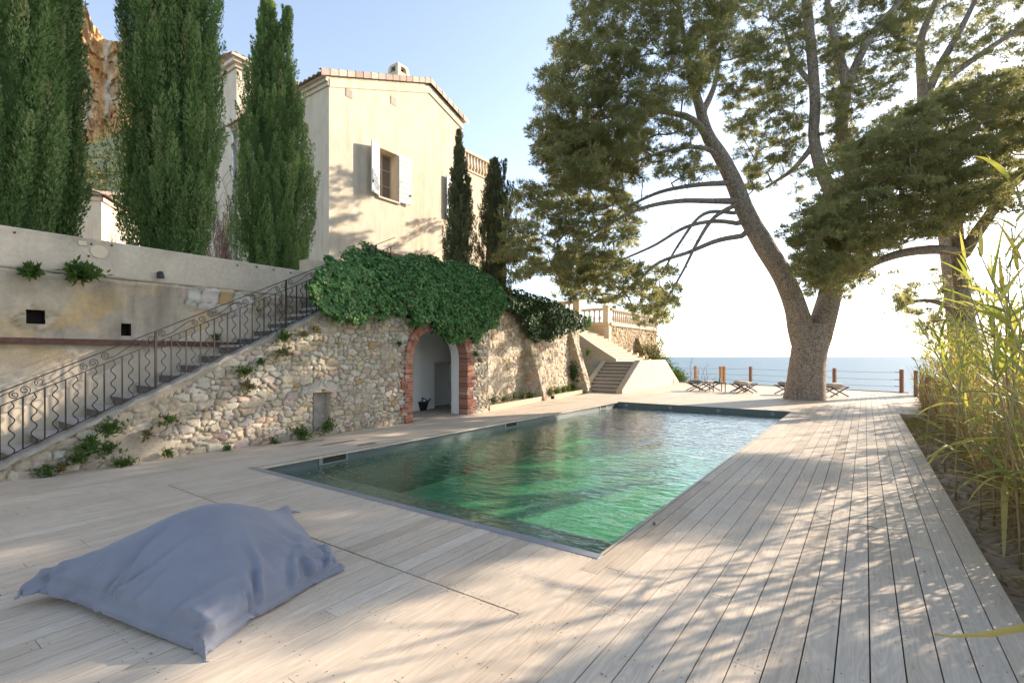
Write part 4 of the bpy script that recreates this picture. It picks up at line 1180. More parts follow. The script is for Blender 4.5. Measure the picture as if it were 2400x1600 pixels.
# small house far left, gable towards us
def build_small_house():
    d = 27.0
    corner = pt(238, 590, d); root = empty('small_house', (corner[0], corner[1], TZ), R(53), label='low cream outbuilding with a tiled roof seen between the two thick cypresses', cat='house')
    H = 1.6+(HZ-462)*d/F-TZ
    w = MB(); w.box(-3.2, 0, 0, 5, -.3, H); w.poly([(-3.2, .001, H), (0, .001, H), (0, .001, H+.25), (-1.6, .001, H+.25)])
    w.build('wall', M['house'], root, fix=False)
    r = MB(); roof_strip(r, (-3.6, -.35, H-.1), (.3, -.35, H+.02), (-3.6, 3.0, H+1.1), (.3, 3.0, H+1.1), 8, 18); roof_strip(r, (.4, -.35, H+.02), (.4, 5, H+.02), (-1.6, -.3, H+.7), (-1.6, 5, H+.7), 6, 18)
    r.build('roof', M['tile'], root, fix=False)
    c = MB(); c.box(-3.4, .12, -.14, -.002, H-.22, H-.04); c.box(.001, .14, -.14, 5, H-.22, H-.04); c.build('cornice', M['house'], root)
    f = MB(); f.box(.002, .03, 1.3, 2.25, .75, 2.1); wf = f.build('window', M['white'], root)
    f = MB(); f.box(.031, .06, 1.38, 2.17, .85, 2.02); f.build('shutter', M['shutter_b'], wf)
    f = MB(); f.box(-1.3, -.5, -.03, -.002, 0, 2.0); f.build('door', M['shutter_b'], root)
    b = MB()
    for i in range(16):
        x = rng.uniform(0, .4); y = rng.uniform(0, 1.1); z = 0; pts = []
        while z < H*rng.uniform(.6, 1.0): y += rng.normal(.02, .09); z += .18; pts.append((.02, max(.02, y), z))
        if len(pts) > 2: b.tube(pts, .011, 3, cap=False)
    b.build('climber', M['twig_r'], root, fix=False)
build_small_house()

# ================================================================ far double stair, balustraded terrace
def build_far_stairs():
    Y0, Y1 = 19.96, 30.2
    root = empty('double_staircase', (-9.4, 24, 0), label='pale rendered double staircase at the far end with nine grey steps facing the pool', cat='stairs')
    o = np.array(root.location); H = 1.36; yt0, yt1 = 22.55, 27.1
    xr = lambda y: -8.46-(y-Y0)*.070                     # outer face drifts left with distance
    def L(*p): return [tuple(np.array(x, float)-o) for x in p]
    # outer parapet: trapezoid wall
    prof = [(Y0, 0), (Y1, 0), (yt1, H+.04), (yt0, H+.04)]
    def parapet(xo, th, lip, name):
        b = MB(); P = [(xr(y)+xo, y, z) for y, z in ((Y0, -.02), (Y1, -.02), (Y1, .12), (yt1, H+.06), (yt0, H+.06), (Y0, .16))]
        b.prism(L(*P), (-th, 0, 0)); return b.build(name, M['plaster'], root, bevel=.015)
    parapet(0, .28, 0, 'outer_parapet')
    b = MB(); P = [(xr(y)-1.72, y, z) for y, z in ((Y0, -.02), (yt0+.1, -.02), (yt0+.1, H+.05), (yt0, H+.05), (Y0, .16))]
    b.prism(L(*P), (-.26, 0, 0)); b.build('inner_parapet', M['plaster'], root, bevel=.015)
    n = 9; rise = H/n; tr = (yt0-Y0)/n
    for i in range(n):
        b = MB(); y = Y0+.1+i*tr; x1 = xr(y)-.285; x0 = x1-1.43
        b.box(x0-o[0], x1-o[0], y+.03-o[1], y+tr+.06-o[1], i*rise-.05, (i+1)*rise-.05, 1); b.box(x0+.002-o[0], x1-.002-o[0], y-o[1], y+tr+.05-o[1], (i+1)*rise-.049, (i+1)*rise)
        b.build('step', [M['stepstone'], M['riser_l']], root, bevel=.005)
    b = MB(); xa = xr(yt0)-.29
    b.box(-11.2-o[0], xa-o[0], yt0+.06-o[1], yt1-o[1], H-.25, H); b.build('landing', M['stepstone'], root)
    n2 = 11
    for i in range(n2):                                 # hidden flight going down the other side
        if i >= n: break
        b = MB(); y = Y1-.1-i*tr*1.18; x1 = xr(y)-.285
        b.box(x1-1.43-o[0], x1-o[0], y-tr*1.18-.05-o[1], y-o[1], i*rise-.05, (i+1)*rise); b.build('step', M['stepstone'], root, bevel=.005)
    # second flight climbing left to the terrace, narrowing as it rises
    XA, XBt = -10.15, -14.3; n3 = 13; rz = (TZ+.02-H)/n3; tx = (XA-XBt)/n3
    for i in range(n3):
        f = i/(n3-1); x = XA-i*tx; ya = yt0+.35-0.9*f+.5*math.sin(f*1.5)*0; yb = yt1-.2+.55*f
        ya = 22.9+1.6*f*f
        b = MB(); z = H+(i+1)*rz
        b.box(x-tx-.06-o[0], x-.03-o[0], ya-o[1], yb-o[1], z-rz-.1, z-.05, 0); b.box(x-tx-.05-o[0], x-o[0], ya+.003-o[1], yb-.003-o[1], z-.049, z)
        b.build('step', [M['ashlar'], M['riser']], root, bevel=.005)
    # low curved wall on the near side of the second flight
    b = MB(); m_ = 14
    for i in range(m_):
        def S(f): return (-9.95-(3.9)*f, 22.72+1.5*f*f, H+.12+(TZ-H)*min(1, f*1.06))
        a, c = S(i/m_), S((i+1)/m_)
        P = [(a[0], a[1], -.05), (c[0], c[1], -.05), (c[0], c[1]+.2, -.05), (a[0], a[1]+.2, -.05), a, c, (c[0], c[1]+.2, c[2]), (a[0], a[1]+.2, a[2])]
        b.hexa(L(*P))
    b.build('curved_side_wall', M['plaster'], root)
    b = MB()                                            # low stepped side on the sea end of the flight
    for i in range(4):
        x = -9.85-i*.36; b.box(x-.36-o[0], x-o[0], yt1+.0-o[1], yt1+.22-o[1], 0, H+.10+i*rz*1.05)
    b.build('stepped_kerb', M['ashlar'], root, bevel=.01)
build_far_stairs()

def build_terrace_wall():
    root = empty('terrace_wall', (-12.7, 28, 0), label='ochre and rubble terrace wall above the far staircase with a stone buttress', cat='wall')
    o = np.array(root.location)
    def L(*p): return [tuple(np.array(x, float)-o) for x in p]
    ZT = 3.62; YC = 27.85; XC = -12.7
    b = MB(); b.quad(*L((-17.5, YC, 0), (XC, YC, 0), (XC, YC, ZT), (-17.5, YC, ZT))); b.box(-17.5-o[0], XC+.06-o[0], YC-.07-o[1], YC-.001-o[1], ZT-.16, ZT-.002)
    b.build('rendered_wall', M['plaster2'], root, fix=False)
    S, T = np.meshgrid(np.arange(YC, 36.5, .045), np.arange(-.3, ZT-.1, .045)); h, rgb = masonry(S, T, 29, (.26, .18), .06)
    rgb = rgb*np.array((1.0, .88, .72))
    np_mesh('masonry', np.stack([XC-.04+h, S, T], -1).reshape(-1, 3)-o, grid_faces(*S.shape), M['stone'], rgb=rgb.reshape(-1, 3), parent=root, smooth=True)
    b = MB(); b.box(XC-.3-o[0], XC+.07-o[0], YC-.07-o[1], YC+.25-o[1], .0, ZT-.17); b.box(XC-.3-o[0], XC+.10-o[0], YC+.26-o[1], 36.5-o[1], ZT-.14, ZT); b.build('corner_quoin', M['ashlar'], root, bevel=.01)
    def bt(yc):
        S, T = np.meshgrid(np.arange(0, 2.2, .05), np.arange(-.3, 2.9, .05)); h, rgb = masonry(S+7, T, 30, (.26, .18), .05); rgb = rgb*np.array((1, .88, .72))
        dep = 1.2*(1-np.clip(T, 0, 9)/3.0)+.1; a = np.clip(S/.8, 0, 1); bb = np.clip((S-.8)/.6, 0, 1); c = np.clip((S-1.4)/.8, 0, 1)
        yy = yc-.3+.6*bb; out = np.where(S < .8, a, np.where(S > 1.4, 1-c, 1))*dep+h
        np_mesh('buttress', np.stack([XC+out-.05, yy, T], -1).reshape(-1, 3)-o, grid_faces(*S.shape), M['stone'], rgb=rgb.reshape(-1, 3), parent=root, smooth=True)
    bt(32.6)
    sl_ = MB(); sl_.quad(*L((-18, YC, ZT-.2), (XC, YC, ZT-.2), (XC, 36.5, ZT-.2), (-18, 36.5, ZT-.2))); sl_.build('terrace_paving', M['terrace'], root, fix=False)
build_terrace_wall()

def balustrade(A, B, h, z, label, n, name='stone_balustrade', piers=(True, True)):
    A = np.array(A, float); B = np.array(B, float); d = B-A; L_ = np.linalg.norm(d); ang = math.atan2(d[1], d[0])
    root = empty(name, (A[0], A[1], z), ang, label, 'balustrade', 'stone balustrades of the upper terrace')
    b = MB(); b.box(-.05, L_+.05, -.13, .13, h-.11, h); b.box(-.05, L_+.05, -.10, .10, h-.15, h-.112); b.build('top_rail', M['ashlar'], root, bevel=.008)
    b = MB(); b.box(-.05, L_+.05, -.11, .11, .0, .09); b.build('plinth', M['ashlar'], root, bevel=.008)
    for k, x in ((0, .0), (1, L_)):
        if piers[k]:
            p = MB(); p.box(x-.17, x+.17, -.15, .15, .0, h+.04); p.box(x-.21, x+.21, -.19, .19, h+.04, h+.12); p.build('pier', M['ashlar'], root, bevel=.01)
    bb = baluster_mesh(h-.24).build('baluster', M['ashlar'], root, smooth=True)
    for i in range(n):
        c = bb
        if i: c = bb.copy(); col.objects.link(c); c.parent = root
        c.location = (.28+(L_-.56)*(i+.5)/n, 0, .09)
    return root
balustrade((-17.2, 27.9), (-12.85, 27.9), .95, 3.62, 'stone balustrade facing the far stair above the ochre wall', 11)
balustrade((-12.74, 28.25), (-12.74, 36.3), .95, 3.62, 'stone balustrade running back towards the sea above the rubble wall', 24, piers=(False, True))
pA = pt(1352, 760, 24.6)
balustrade((-14.6, 21.6), (pA[0], pA[1]), .95, 3.42, 'short balustrade with an end pier beside the dark ivy', 9)

# ================================================================ fences
def on_edge(u):
    for (a, b) in (((1.55, far_edge(1.55)), (-5.2, 30.3)), ((-5.2, 30.3), (-11, 30.88))):
        k = (u-CX)/F
        # solve (x*CS+y*SN) = k*(-x*SN+y*CS) on the segment
        f = lambda t: ((a[0]+(b[0]-a[0])*t)*CS+(a[1]+(b[1]-a[1])*t)*SN)-k*(-(a[0]+(b[0]-a[0])*t)*SN+(a[1]+(b[1]-a[1])*t)*CS)
        f0, f1 = f(0), f(1)
        t = f0/(f0-f1)
        if -.02 <= t <= 1.02: return np.array((a[0]+(b[0]-a[0])*t, a[1]+(b[1]-a[1])*t))
    return np.array(b)
def build_fences():
    root = empty('cable_fence', (-4, 30, 0), label='timber post and steel cable fence along the seaward edge of the deck', cat='fence')
    o = np.array(root.location)
    us = [(1560, 1), (1631, 1), (1690, 1), (1699, 1), (1760, 0), (1956, 0), (2113, 0)]
    P = []
    mb = MB(); mb.box(-.06, .06, -.06, .06, -.2, 1.02); base = {}
    for k in (0, 1): pass
    for u, light in us:
        p = on_edge(u) if u != 1699 else on_edge(1699)+np.array((-.1, .35)); P.append((u, p))
        b = MB(); b.box(-.065, .065, -.065, .065, -.2, 1.03); ob = b.build('post', M['post_l'] if light else M['post'], root, bevel=.006); ob.location = (p[0]-o[0], p[1]-.10-o[1], 0); ob.rotation_euler = (0, 0, R(-22))
    c = MB()
    chain = [np.array((-12.5, 31.0))]+[p for u, p in P if u != 1699]
    for z in (.28, .58, .90):
        for a, b_ in zip(chain, chain[1:]):
            pts = [(a[0]+(b_[0]-a[0])*t-o[0], a[1]+(b_[1]-a[1])*t-.10-o[1], z-.045*4*t*(1-t)*min(1, np.linalg.norm(b_-a)/5)) for t in np.linspace(0, 1, 7)]
            c.tube(pts, .007, 5)
    for z in (.28, .58, .90):
        p = P[-1][1]; q_ = P[-2][1]; d = (q_-p)/np.linalg.norm(q_-p); c.tube([(p[0]+d[0]*.06-o[0], p[1]+d[1]*.06-.1-o[1], z), (p[0]+d[0]*.26-o[0], p[1]+d[1]*.26-.1-o[1], z)], .017, 6)
    c.build('cable', M['cable'], root)
    root = empty('side_fence', (1.36, 20, -.1), label='timber post fence half hidden by the reeds along the right of the deck', cat='fence')
    o = np.array(root.location); ys = [25.2, 22.6, 19.9, 17.3, 14.9, 12.4]
    b = MB(); b.box(-.06, .06, -.06, .06, -.1, 1.14); pm = b.build('post', M['post'], root, bevel=.006)
    for i, y in enumerate(ys):
        cc = pm
        if i: cc = pm.copy(); col.objects.link(cc); cc.parent = root
        cc.location = ((1.62 if y > 17.6 else 1.36)-o[0], y-o[1], 0)
    c = MB()
    for z in (.38, .68, 1.0): c.tube([(1.62-o[0], 27.4-o[1], z), (1.62-o[0], 19.9-o[1], z), (1.36-o[0], 17.3-o[1], z), (1.36-o[0], 12.4-o[1], z)], .006, 4)
    c.build('cable', M['cable'], root)
build_fences()

# ================================================================ chairs, table and small things
def make_pillow(name, w, l, h, m):
    n = 13; V = []; 
    g = np.linspace(-1, 1, n); X, Y = np.meshgrid(g, g)
    prof = (np.clip(1-np.abs(X)**2.6, 0, 1)*np.clip(1-np.abs(Y)**2.6, 0, 1))**.42
    pinch = 1-.06*(1-np.abs(X)**2)*np.abs(Y)**4-.06*(1-np.abs(Y)**2)*np.abs(X)**4
    px = X*w/2*(1-.06*(1-X**2*0)*0)*np.where(True, 1-.07*(1-np.abs(Y)**2)*(np.abs(X) > .99), 1); py = Y*l/2
    top = np.stack([px, py, h/2+prof*h/2], -1).reshape(-1, 3); bot = np.stack([px, py, h/2-prof*h/2], -1).reshape(-1, 3)
    f = grid_faces(n, n); V = np.concatenate([top, bot]); Fc = np.concatenate([f, f[:, ::-1]+n*n])
    o = np_mesh(name, V, Fc, m, smooth=True)
    return o
def make_chair():
    root = empty('folding_chair', (0, 0, 0))
    w, d, h = .74, .56, .38
    for y in (-d/2, d/2):
        for s in (-1, 1):
            b = MB(); b.bar((-s*w/2, y+s*.012, 0.01), (s*w/2, y+s*.012, h), .024, .042); b.build('leg', M['chairwood'], root, bevel=.003)
    for s in (-1, 1):
        b = MB(); b.bar((s*w/2, -d/2-.03, h), (s*w/2, d/2+.03, h), .035, .035); b.build('seat_rail', M['chairwood'], root, bevel=.004)
    b = MB(); n = 10
    for i in range(n):
        x0, x1 = -w/2+w*i/n, -w/2+w*(i+1)/n; z = lambda x: h+.012-.06*(1-(2*x/w)**2)
        b.quad((x0, -d/2, z(x0)), (x1, -d/2, z(x1)), (x1, d/2, z(x1)), (x0, d/2, z(x0)))
    ob = b.build('sling_seat', M['canvas'], root, smooth=True, fix=False)
    md = ob.modifiers.new('thickness', 'SOLIDIFY'); md.thickness = .008
    return root
def build_seating():
    specs = [(1628, 916.5, 'folding chair beside the slim side table, leftmost of the row', 'p', 'speckled black and white pillow on the chair left of the side table'),
             (1735, 921, 'folding chair right of the side table with two plain cushions', 'g', 'taupe pillow on the chair right of the side table'),
             (1842, 925, 'folding chair partly hidden behind the left of the big pine trunk', 'p', 'speckled pillow on the chair half hidden by the pine trunk'),
             (1955, 929.5, 'folding chair just right of the big pine trunk', 'g', 'beige pillow on the chair right of the pine trunk')]
    proto = make_chair()
    for i, (u, v, lab, pk, pl) in enumerate(specs):
        c = proto if i == 0 else copy_tree(proto)
        p = onZ(u, v); c.location = (p[0], p[1]+.25, 0.001); a = YAW+R((-6, 4, -3, 5)[i]); c.rotation_euler = (0, 0, a)
        tag(c, lab, 'chair', 'low folding chairs facing the sea')
        pw = make_pillow('pillow', .58, .46, .21, M['pillow_p'] if pk == 'p' else M['pillow_g'])
        fw = np.array((math.cos(a), math.sin(a))); 
        pw.location = (p[0]-.04*fw[0]+.05*fw[1], p[1]+.25-.04*fw[1]-.05*fw[0], .335); pw.rotation_euler = (R(4), R((-5, 3, 4, -3)[i]), a+R(5))
        tag(pw, pl, 'pillow', 'pillows on the folding chairs')
        if i in (0, 1):
            s = make_pillow('pillow', .5, .40, .10, M['canvas']); s.location = (p[0]+.42*fw[0]-.42*fw[1]+(.3 if i == 0 else 0), p[1]+.25+.42*fw[1]+.42*fw[0], .37); s.rotation_euler = (0, 0, a+.3)
            tag(s, ('pale cushion on the back chair beside the table', 'pale cushion behind the taupe pillow')[i], 'pillow', 'pillows on the folding chairs')
            c2 = copy_tree(proto); c2.location = (s.location[0], s.location[1], 0.001); c2.rotation_euler = (0, 0, a+.25)
            tag(c2, ('folding chair with a pale cushion just behind the side table', 'folding chair behind the one with the taupe pillow')[i], 'chair', 'low folding chairs facing the sea')
    # side table
    p = onZ(1679, 918.5); root = empty('side_table', (p[0], p[1]+.2, 0), YAW, 'slim dark side table holding a turquoise bottle between the folding chairs', 'table')
    b = MB(); b.box(-.30, .30, -.22, .22, .40, .425); b.build('table_top', M['chairwood'], root, bevel=.004)
    for x in (-.27, .27):
        for y in (-.19, .19):
            b = MB(); b.box(x-.014, x+.014, y-.014, y+.014, 0, .4); b.build('leg', M['chairwood'], root)
    def on_table(x, y): return (p[0]+x*math.cos(YAW)-y*math.sin(YAW), p[1]+.2+x*math.sin(YAW)+y*math.cos(YAW), .425)
    r = empty('water_bottle', on_table(.10, .0), 0, 'turquoise plastic bottle standing on the side table', 'bottle')
    b = MB(); b.lathe([(.038, 0), (.042, .01), (.042, .15), (.03, .185), (.016, .205), (.016, .22)], 14); b.build('body', M['teal'], r, smooth=True)
    b = MB(); b.lathe([(.02, .218), (.02, .25), (.012, .256)], 12); b.build('cap', M['teal'], r)
    r = empty('tissue_box', on_table(-.07, .0), YAW, 'small dark box lying on the side table', 'box'); b = MB(); b.box(-.09, .09, -.06, .06, 0, .055); b.build('case', M['chairwood'], r, bevel=.006)
    b = MB(); b.box(-.06, .06, -.03, .03, .0555, .062); b.build('lid', M['weed_plain'], r)
M['weed_plain'] = plain('olive_paper', (0.12, 0.13, 0.06), 0.8, bs=0)
build_seating()

def build_bucket():
    p = onZ(985.5, 960.5); root = empty('flexible_bucket', (p[0], p[1], 0.003), label='black flexible two handled bucket standing inside the arch', cat='bucket')
    b = MB(); R0, R1, H = .175, .245, .25
    b.lathe([(R0, 0), (R1, H), (R1+.012, H), (R1+.012, H+.015), (R1-.012, H+.015), (R1-.014, H-.004), (R0-.01, .02)], 26); b.build('tub', M['black'], root, smooth=False)
    for s in (-1, 1):
        c = MB(); a = YAW
        pts = [(s*(R1+.0+.055*math.sin(t))*math.cos(a)-(.075*math.cos(t))*math.sin(a), s*(R1+.055*math.sin(t))*math.sin(a)+.075*math.cos(t)*math.cos(a), H+.005+.085*math.sin(t)) for t in np.linspace(0, math.pi, 11)]
        c.tube(pts, .014, 7); c.build('handle', M['black'], root, smooth=True)
    def inb(x, y, z): return (p[0]+x*math.cos(YAW)-y*math.sin(YAW), p[1]+x*math.sin(YAW)+y*math.cos(YAW), z)
    o = MB(); o.lathe([(.01, -.05), (.05, -.035), (.062, 0), (.05, .035), (.01, .05)], 14); ob = o.build('float_ball', M['orange'], smooth=True); ob.location = inb(-.04, -.02, .27); tag(ob, 'orange plastic pool toy showing above the rim of the black bucket', 'toy')
    o = MB(); o.box(-.13, .13, -.012, .012, -.2, .13); ob = o.build('pool_brush', M['bluegrey'], bevel=.008); ob.location = inb(.08, .06, .22); ob.rotation_euler = (R(10), R(28), YAW); tag(ob, 'slate blue pool brush head leaning in the black bucket', 'brush')
    o = MB(); o.lathe([(.012, 0), (.045, .01), (.045, .05), (.03, .075), (.01, .08)], 12); ob = o.build('chlorine_float', M['white'], smooth=True); ob.location = inb(.12, -.06, .235); tag(ob, 'white plastic lid at the right of the black bucket', 'lid')
build_bucket()

# ================================================================ cliff and hillside
def build_cliff():
    us = np.linspace(-300, 560, 430); n = 230; d = 170
    ridge = np.interp(us, [-700, -300, 0, 168, 203, 214, 233, 245, 283, 330, 400, 520, 620], [-420, -330, -160, 0, 15, 50, 77, 92, 100, 150, 210, 330, 470])
    V = np.zeros((n, len(us), 3)); C = np.zeros((n, len(us), 3))
    for j in range(n):
        f = j/(n-1)
        v = 560+(ridge-560)*f
        a = us/40.0; z = f*9
        zz = z+1.2*fbm(a*1.3, z*.6, 21)
        rel = 10*(fbm(a*.55, zz*.30, 3)-.5)+5*(fbm(a*1.5, zz*.8, 4)-.5)+2.6*(fbm(a*4.2, zz*2.2, 6)-.5)+1.1*(fbm(a*11, zz*7, 16)-.5)+(f-1)*-12+2.5*np.floor(3.5*fbm(a*1.4, zz*2.6, 15))/3
        vj = v + 14*(fbm(us/22, us*0+3, 5)-.5)*f
        for i, u in enumerate(us): V[j, i] = pt(u, vj[i], d-(1-f)*14-rel[i])
        k = fbm(a*1.6, zz*.8, 7); k2 = fbm(a*3.2, zz*.7, 8); k3 = fbm(a*2.6, zz*3.2, 11)
        c = np.array((.90, .40, .10))*(1-k)[:, None]+np.array((.90, .60, .30))*k[:, None]
        wv = np.clip((k2-.48)*6, 0, 1)[:, None]; c = c*(1-.75*wv)+.75*wv*np.array((.86, .74, .56))
        dv = np.clip((k3-.56)*9, 0, 1)[:, None]; c = c*(1-.6*dv)+.6*dv*np.array((.45, .22, .08))
        C[j] = c
    ob = np_mesh('cliff', V.reshape(-1, 3), grid_faces(n, len(us)), M['cliff'], rgb=C.reshape(-1, 3), smooth=False); tag(ob, kind='structure')
    # hillside below it
    us = np.linspace(-700, 560, 80); n = 30
    V = np.zeros((n, 80, 3))
    for j in range(n):
        f = j/(n-1); dd = 45+80*f
        for i, u in enumerate(us):
            v = 640-(640-330+60*(fbm(np.array(u/60.), np.array(0.3), 3)-.5))*f**.8; V[j, i] = pt(u, v+6*(vn(np.array(u/15.), np.array(j/2.), 2)-.5), dd)
    ob = np_mesh('hillside', V.reshape(-1, 3), grid_faces(n, 80), M['soil_h'], smooth=True); tag(ob, kind='structure')
    P = V.reshape(-1, 3); pk = P[rng.integers(0, len(P), 1500)]+rng.normal(0, 1.2, (1500, 3))*np.array((1, 1, .2))
    bs = []; ds = []; Ls = []; ts = []
    for c in pk:
        r_ = rng.uniform(.8, 2.0); m = 55; dv = unit(rng.normal(size=(m, 3))); dv[:, 2] = np.abs(dv[:, 2]); dv = unit(dv)
        bs.append(c+dv*r_*rng.uniform(.5, 1, (m, 1))*np.array((1, 1, .9))); ds.append(unit(dv+rng.normal(0, .5, (m, 3)))); Ls.append(rng.uniform(.3, .7, m)); ts.append(np.clip(rng.normal(rng.uniform(.2, .8), .15, m), 0, 1))
    V, Fc = blades(np.concatenate(bs), np.concatenate(ds), np.concatenate(Ls), np.concatenate(Ls)*.5)
    s = np_mesh('hillside_scrub', V, Fc, M['scrub'], np.repeat(np.concatenate(ts), 4)); tag(s, kind='stuff')
M['soil_h'] = plain('hill_soil', (0.34, 0.30, 0.14), 0.95, 0, 0.3, .5, 0.3)
build_cliff()

# ================================================================ cypresses
def cypress(base, H, Rm, label, nplume, nblade, matn='cypress', prof=None, tips=None, size=1.0, lean=(0, 0), seed=1, blade=.085):
    """upright plumes of small scaly sprays around a trunk; prof: radius factor along the height, tips: side leaders (dx, dy, top fraction)"""
    global rng
    rng = np.random.default_rng(seed)
    root = empty('cypress', base, 0, label, 'tree', 'cypresses on the upper terrace')
    prof = prof or [(0, .70), (.06, .92), (.25, 1.0), (.5, .90), (.75, .62), (.92, .26), (1, .03)]
    hx, rx = zip(*prof)
    b = MB(); b.tube([(0, 0, -.1), (0, 0, H*.5), (lean[0]*.9, lean[1]*.9, H*.93)], [.16*Rm+.05, .09*Rm+.03, .012], 8); b.build('trunk', M['bark'], root, smooth=True)
    leaders = [(lean[0], lean[1], 1.0, 1.0)] + [(*t, .5) for t in (tips or [])]
    C = []; A = []; Lp = []; Rp = []
    n = 0
    while n < nplume:
        li = 0 if rng.random() < (.6 if tips else 1) else int(rng.integers(0, len(leaders)))
        dx, dy, top, sc = leaders[li]
        f = rng.random()**.92; h = f*H*top
        if li and f < .55: continue
        rr = np.interp(f if li == 0 or True else f, hx, rx)*Rm
        if li: rr = np.interp(f, hx, rx)*Rm*.72
        az = rng.random()*2*math.pi; lump = 1+.13*math.sin(3*az+h*1.1+seed)+.10*math.sin(5*az-h*1.9)
        L = size*rng.uniform(.75, 1.5)*(1-.45*f); pr = size*rng.uniform(.075, .13)*(1-.35*f)
        r0 = max(0.0, rr*lump-pr*1.1)*rng.choice((.70, .84, .95, 1.0, 1.03))*rng.uniform(.96, 1.02)
        g = f**2
        out = np.array((math.cos(az), math.sin(az), 0))
        c = np.array((dx*g, dy*g, 0))+out*r0+np.array((0, 0, h-.25*L))
        ax = unit(np.array((0, 0, 1.0))+out*rng.uniform(.02, .24)+rng.normal(0, .07, 3)-np.array((dx, dy, 0))*0)
        if c[2]+L > H*top*1.01: L = max(.15, H*top*1.01-c[2])
        C.append(c); A.append(ax); Lp.append(L); Rp.append(pr); n += 1
    C, A, Lp, Rp = map(np.array, (C, A, Lp, Rp))
    N = len(C); m = nblade
    t = rng.random((N, m))**.85; th = rng.random((N, m))*2*math.pi
    u = unit(np.cross(A, np.array((.3, .5, .1)))); w = np.cross(A, u)
    rad = (np.cos(th)[..., None]*u[:, None]+np.sin(th)[..., None]*w[:, None])
    pr = np.sin(np.clip(t*.9+.1, 0, 1)*math.pi)**.7
    P = C[:, None]+A[:, None]*(t*Lp[:, None])[..., None]+rad*(Rp[:, None]*pr*rng.uniform(.45, 1.05, (N, m)))[..., None]
    D = unit(A[:, None]*1.1+rad*.42+rng.normal(0, .22, (N, m, 3)))
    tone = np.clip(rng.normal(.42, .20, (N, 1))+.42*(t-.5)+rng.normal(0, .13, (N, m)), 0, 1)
    tone = np.where(rng.random((N, m)) < .012, 1.0, tone)
    P = P.reshape(-1, 3); keep = P[:, 2] > -.05
    P = P[keep]; D = D.reshape(-1, 3)[keep]; tone = tone.ravel()[keep]
    L = blade*size**.3*rng.uniform(.7, 1.35, len(P))
    V, Fc = blades(P, D, L, L*.30)
    np_mesh('crown', V, Fc, M[matn], np.repeat(tone, 4), parent=root)
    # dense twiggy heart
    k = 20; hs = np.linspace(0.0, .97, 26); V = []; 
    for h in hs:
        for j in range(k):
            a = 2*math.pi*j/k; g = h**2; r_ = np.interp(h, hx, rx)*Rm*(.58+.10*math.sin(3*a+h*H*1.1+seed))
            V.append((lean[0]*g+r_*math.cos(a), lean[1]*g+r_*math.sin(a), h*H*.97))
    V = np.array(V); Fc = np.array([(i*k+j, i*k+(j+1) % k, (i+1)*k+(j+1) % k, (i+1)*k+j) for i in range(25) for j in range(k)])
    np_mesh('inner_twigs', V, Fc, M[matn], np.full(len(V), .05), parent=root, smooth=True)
    return root
def base_at(u, X): 
    r = ray(u, HZ); d = X/r[0]; return (X, r[1]*d, TZ), d
b_, d_ = base_at(0, -11.35); cypress(b_, 10.8, .78, 'broad dark cypress at the far left edge of the terrace', 1300, 230, seed=11, blade=.060)
b_, d_ = base_at(140, -12.3); cypress(b_, 7.2, .28, 'narrow dark cypress squeezed behind the leftmost one', 560, 150, seed=12, blade=.08)
b_, d_ = base_at(401, -11.4); cypress(b_, 10.8, .74, 'thick tall cypress between the orange cliff and the villa', 1300, 230, seed=13, prof=[(0, .78), (.06, .95), (.3, 1.04), (.55, 1.0), (.75, .86), (.92, .5), (1, .1)], blade=.060)
b_, d_ = base_at(642, -12.0); cypress(b_, 7.05, .86, 'three tipped cypress in front of the shaded side of the villa', 1250, 160, seed=14, tips=[(.30, .22, .965), (-.02, .15, .90)], lean=(-.12, -.10), prof=[(0, .70), (.06, .94), (.22, 1.0), (.4, .94), (.58, .74), (.72, .46), (.85, .24), (.95, .11), (1, .02)], size=.75, blade=.060)
b_, d_ = base_at(1076, -10.6); cypress(b_, 5.35, .50, 'slim cypress in front of the sunlit gable wall', 620, 70, 'cypress_o', seed=15, tips=[(.24, .2, .72)], size=.52, prof=[(0, .72), (.1, .95), (.3, 1.0), (.5, .80), (.7, .48), (.88, .2), (1, .03)], blade=.08)
b_, d_ = base_at(1160, -10.5); cypress(b_, 5.0, .62, 'several tipped cypress at the right corner of the villa', 620, 70, 'cypress_o', seed=16, tips=[(.30, .25, 1.0), (-.13, -.1, .9), (.5, .42, .85)], size=.52, blade=.08)

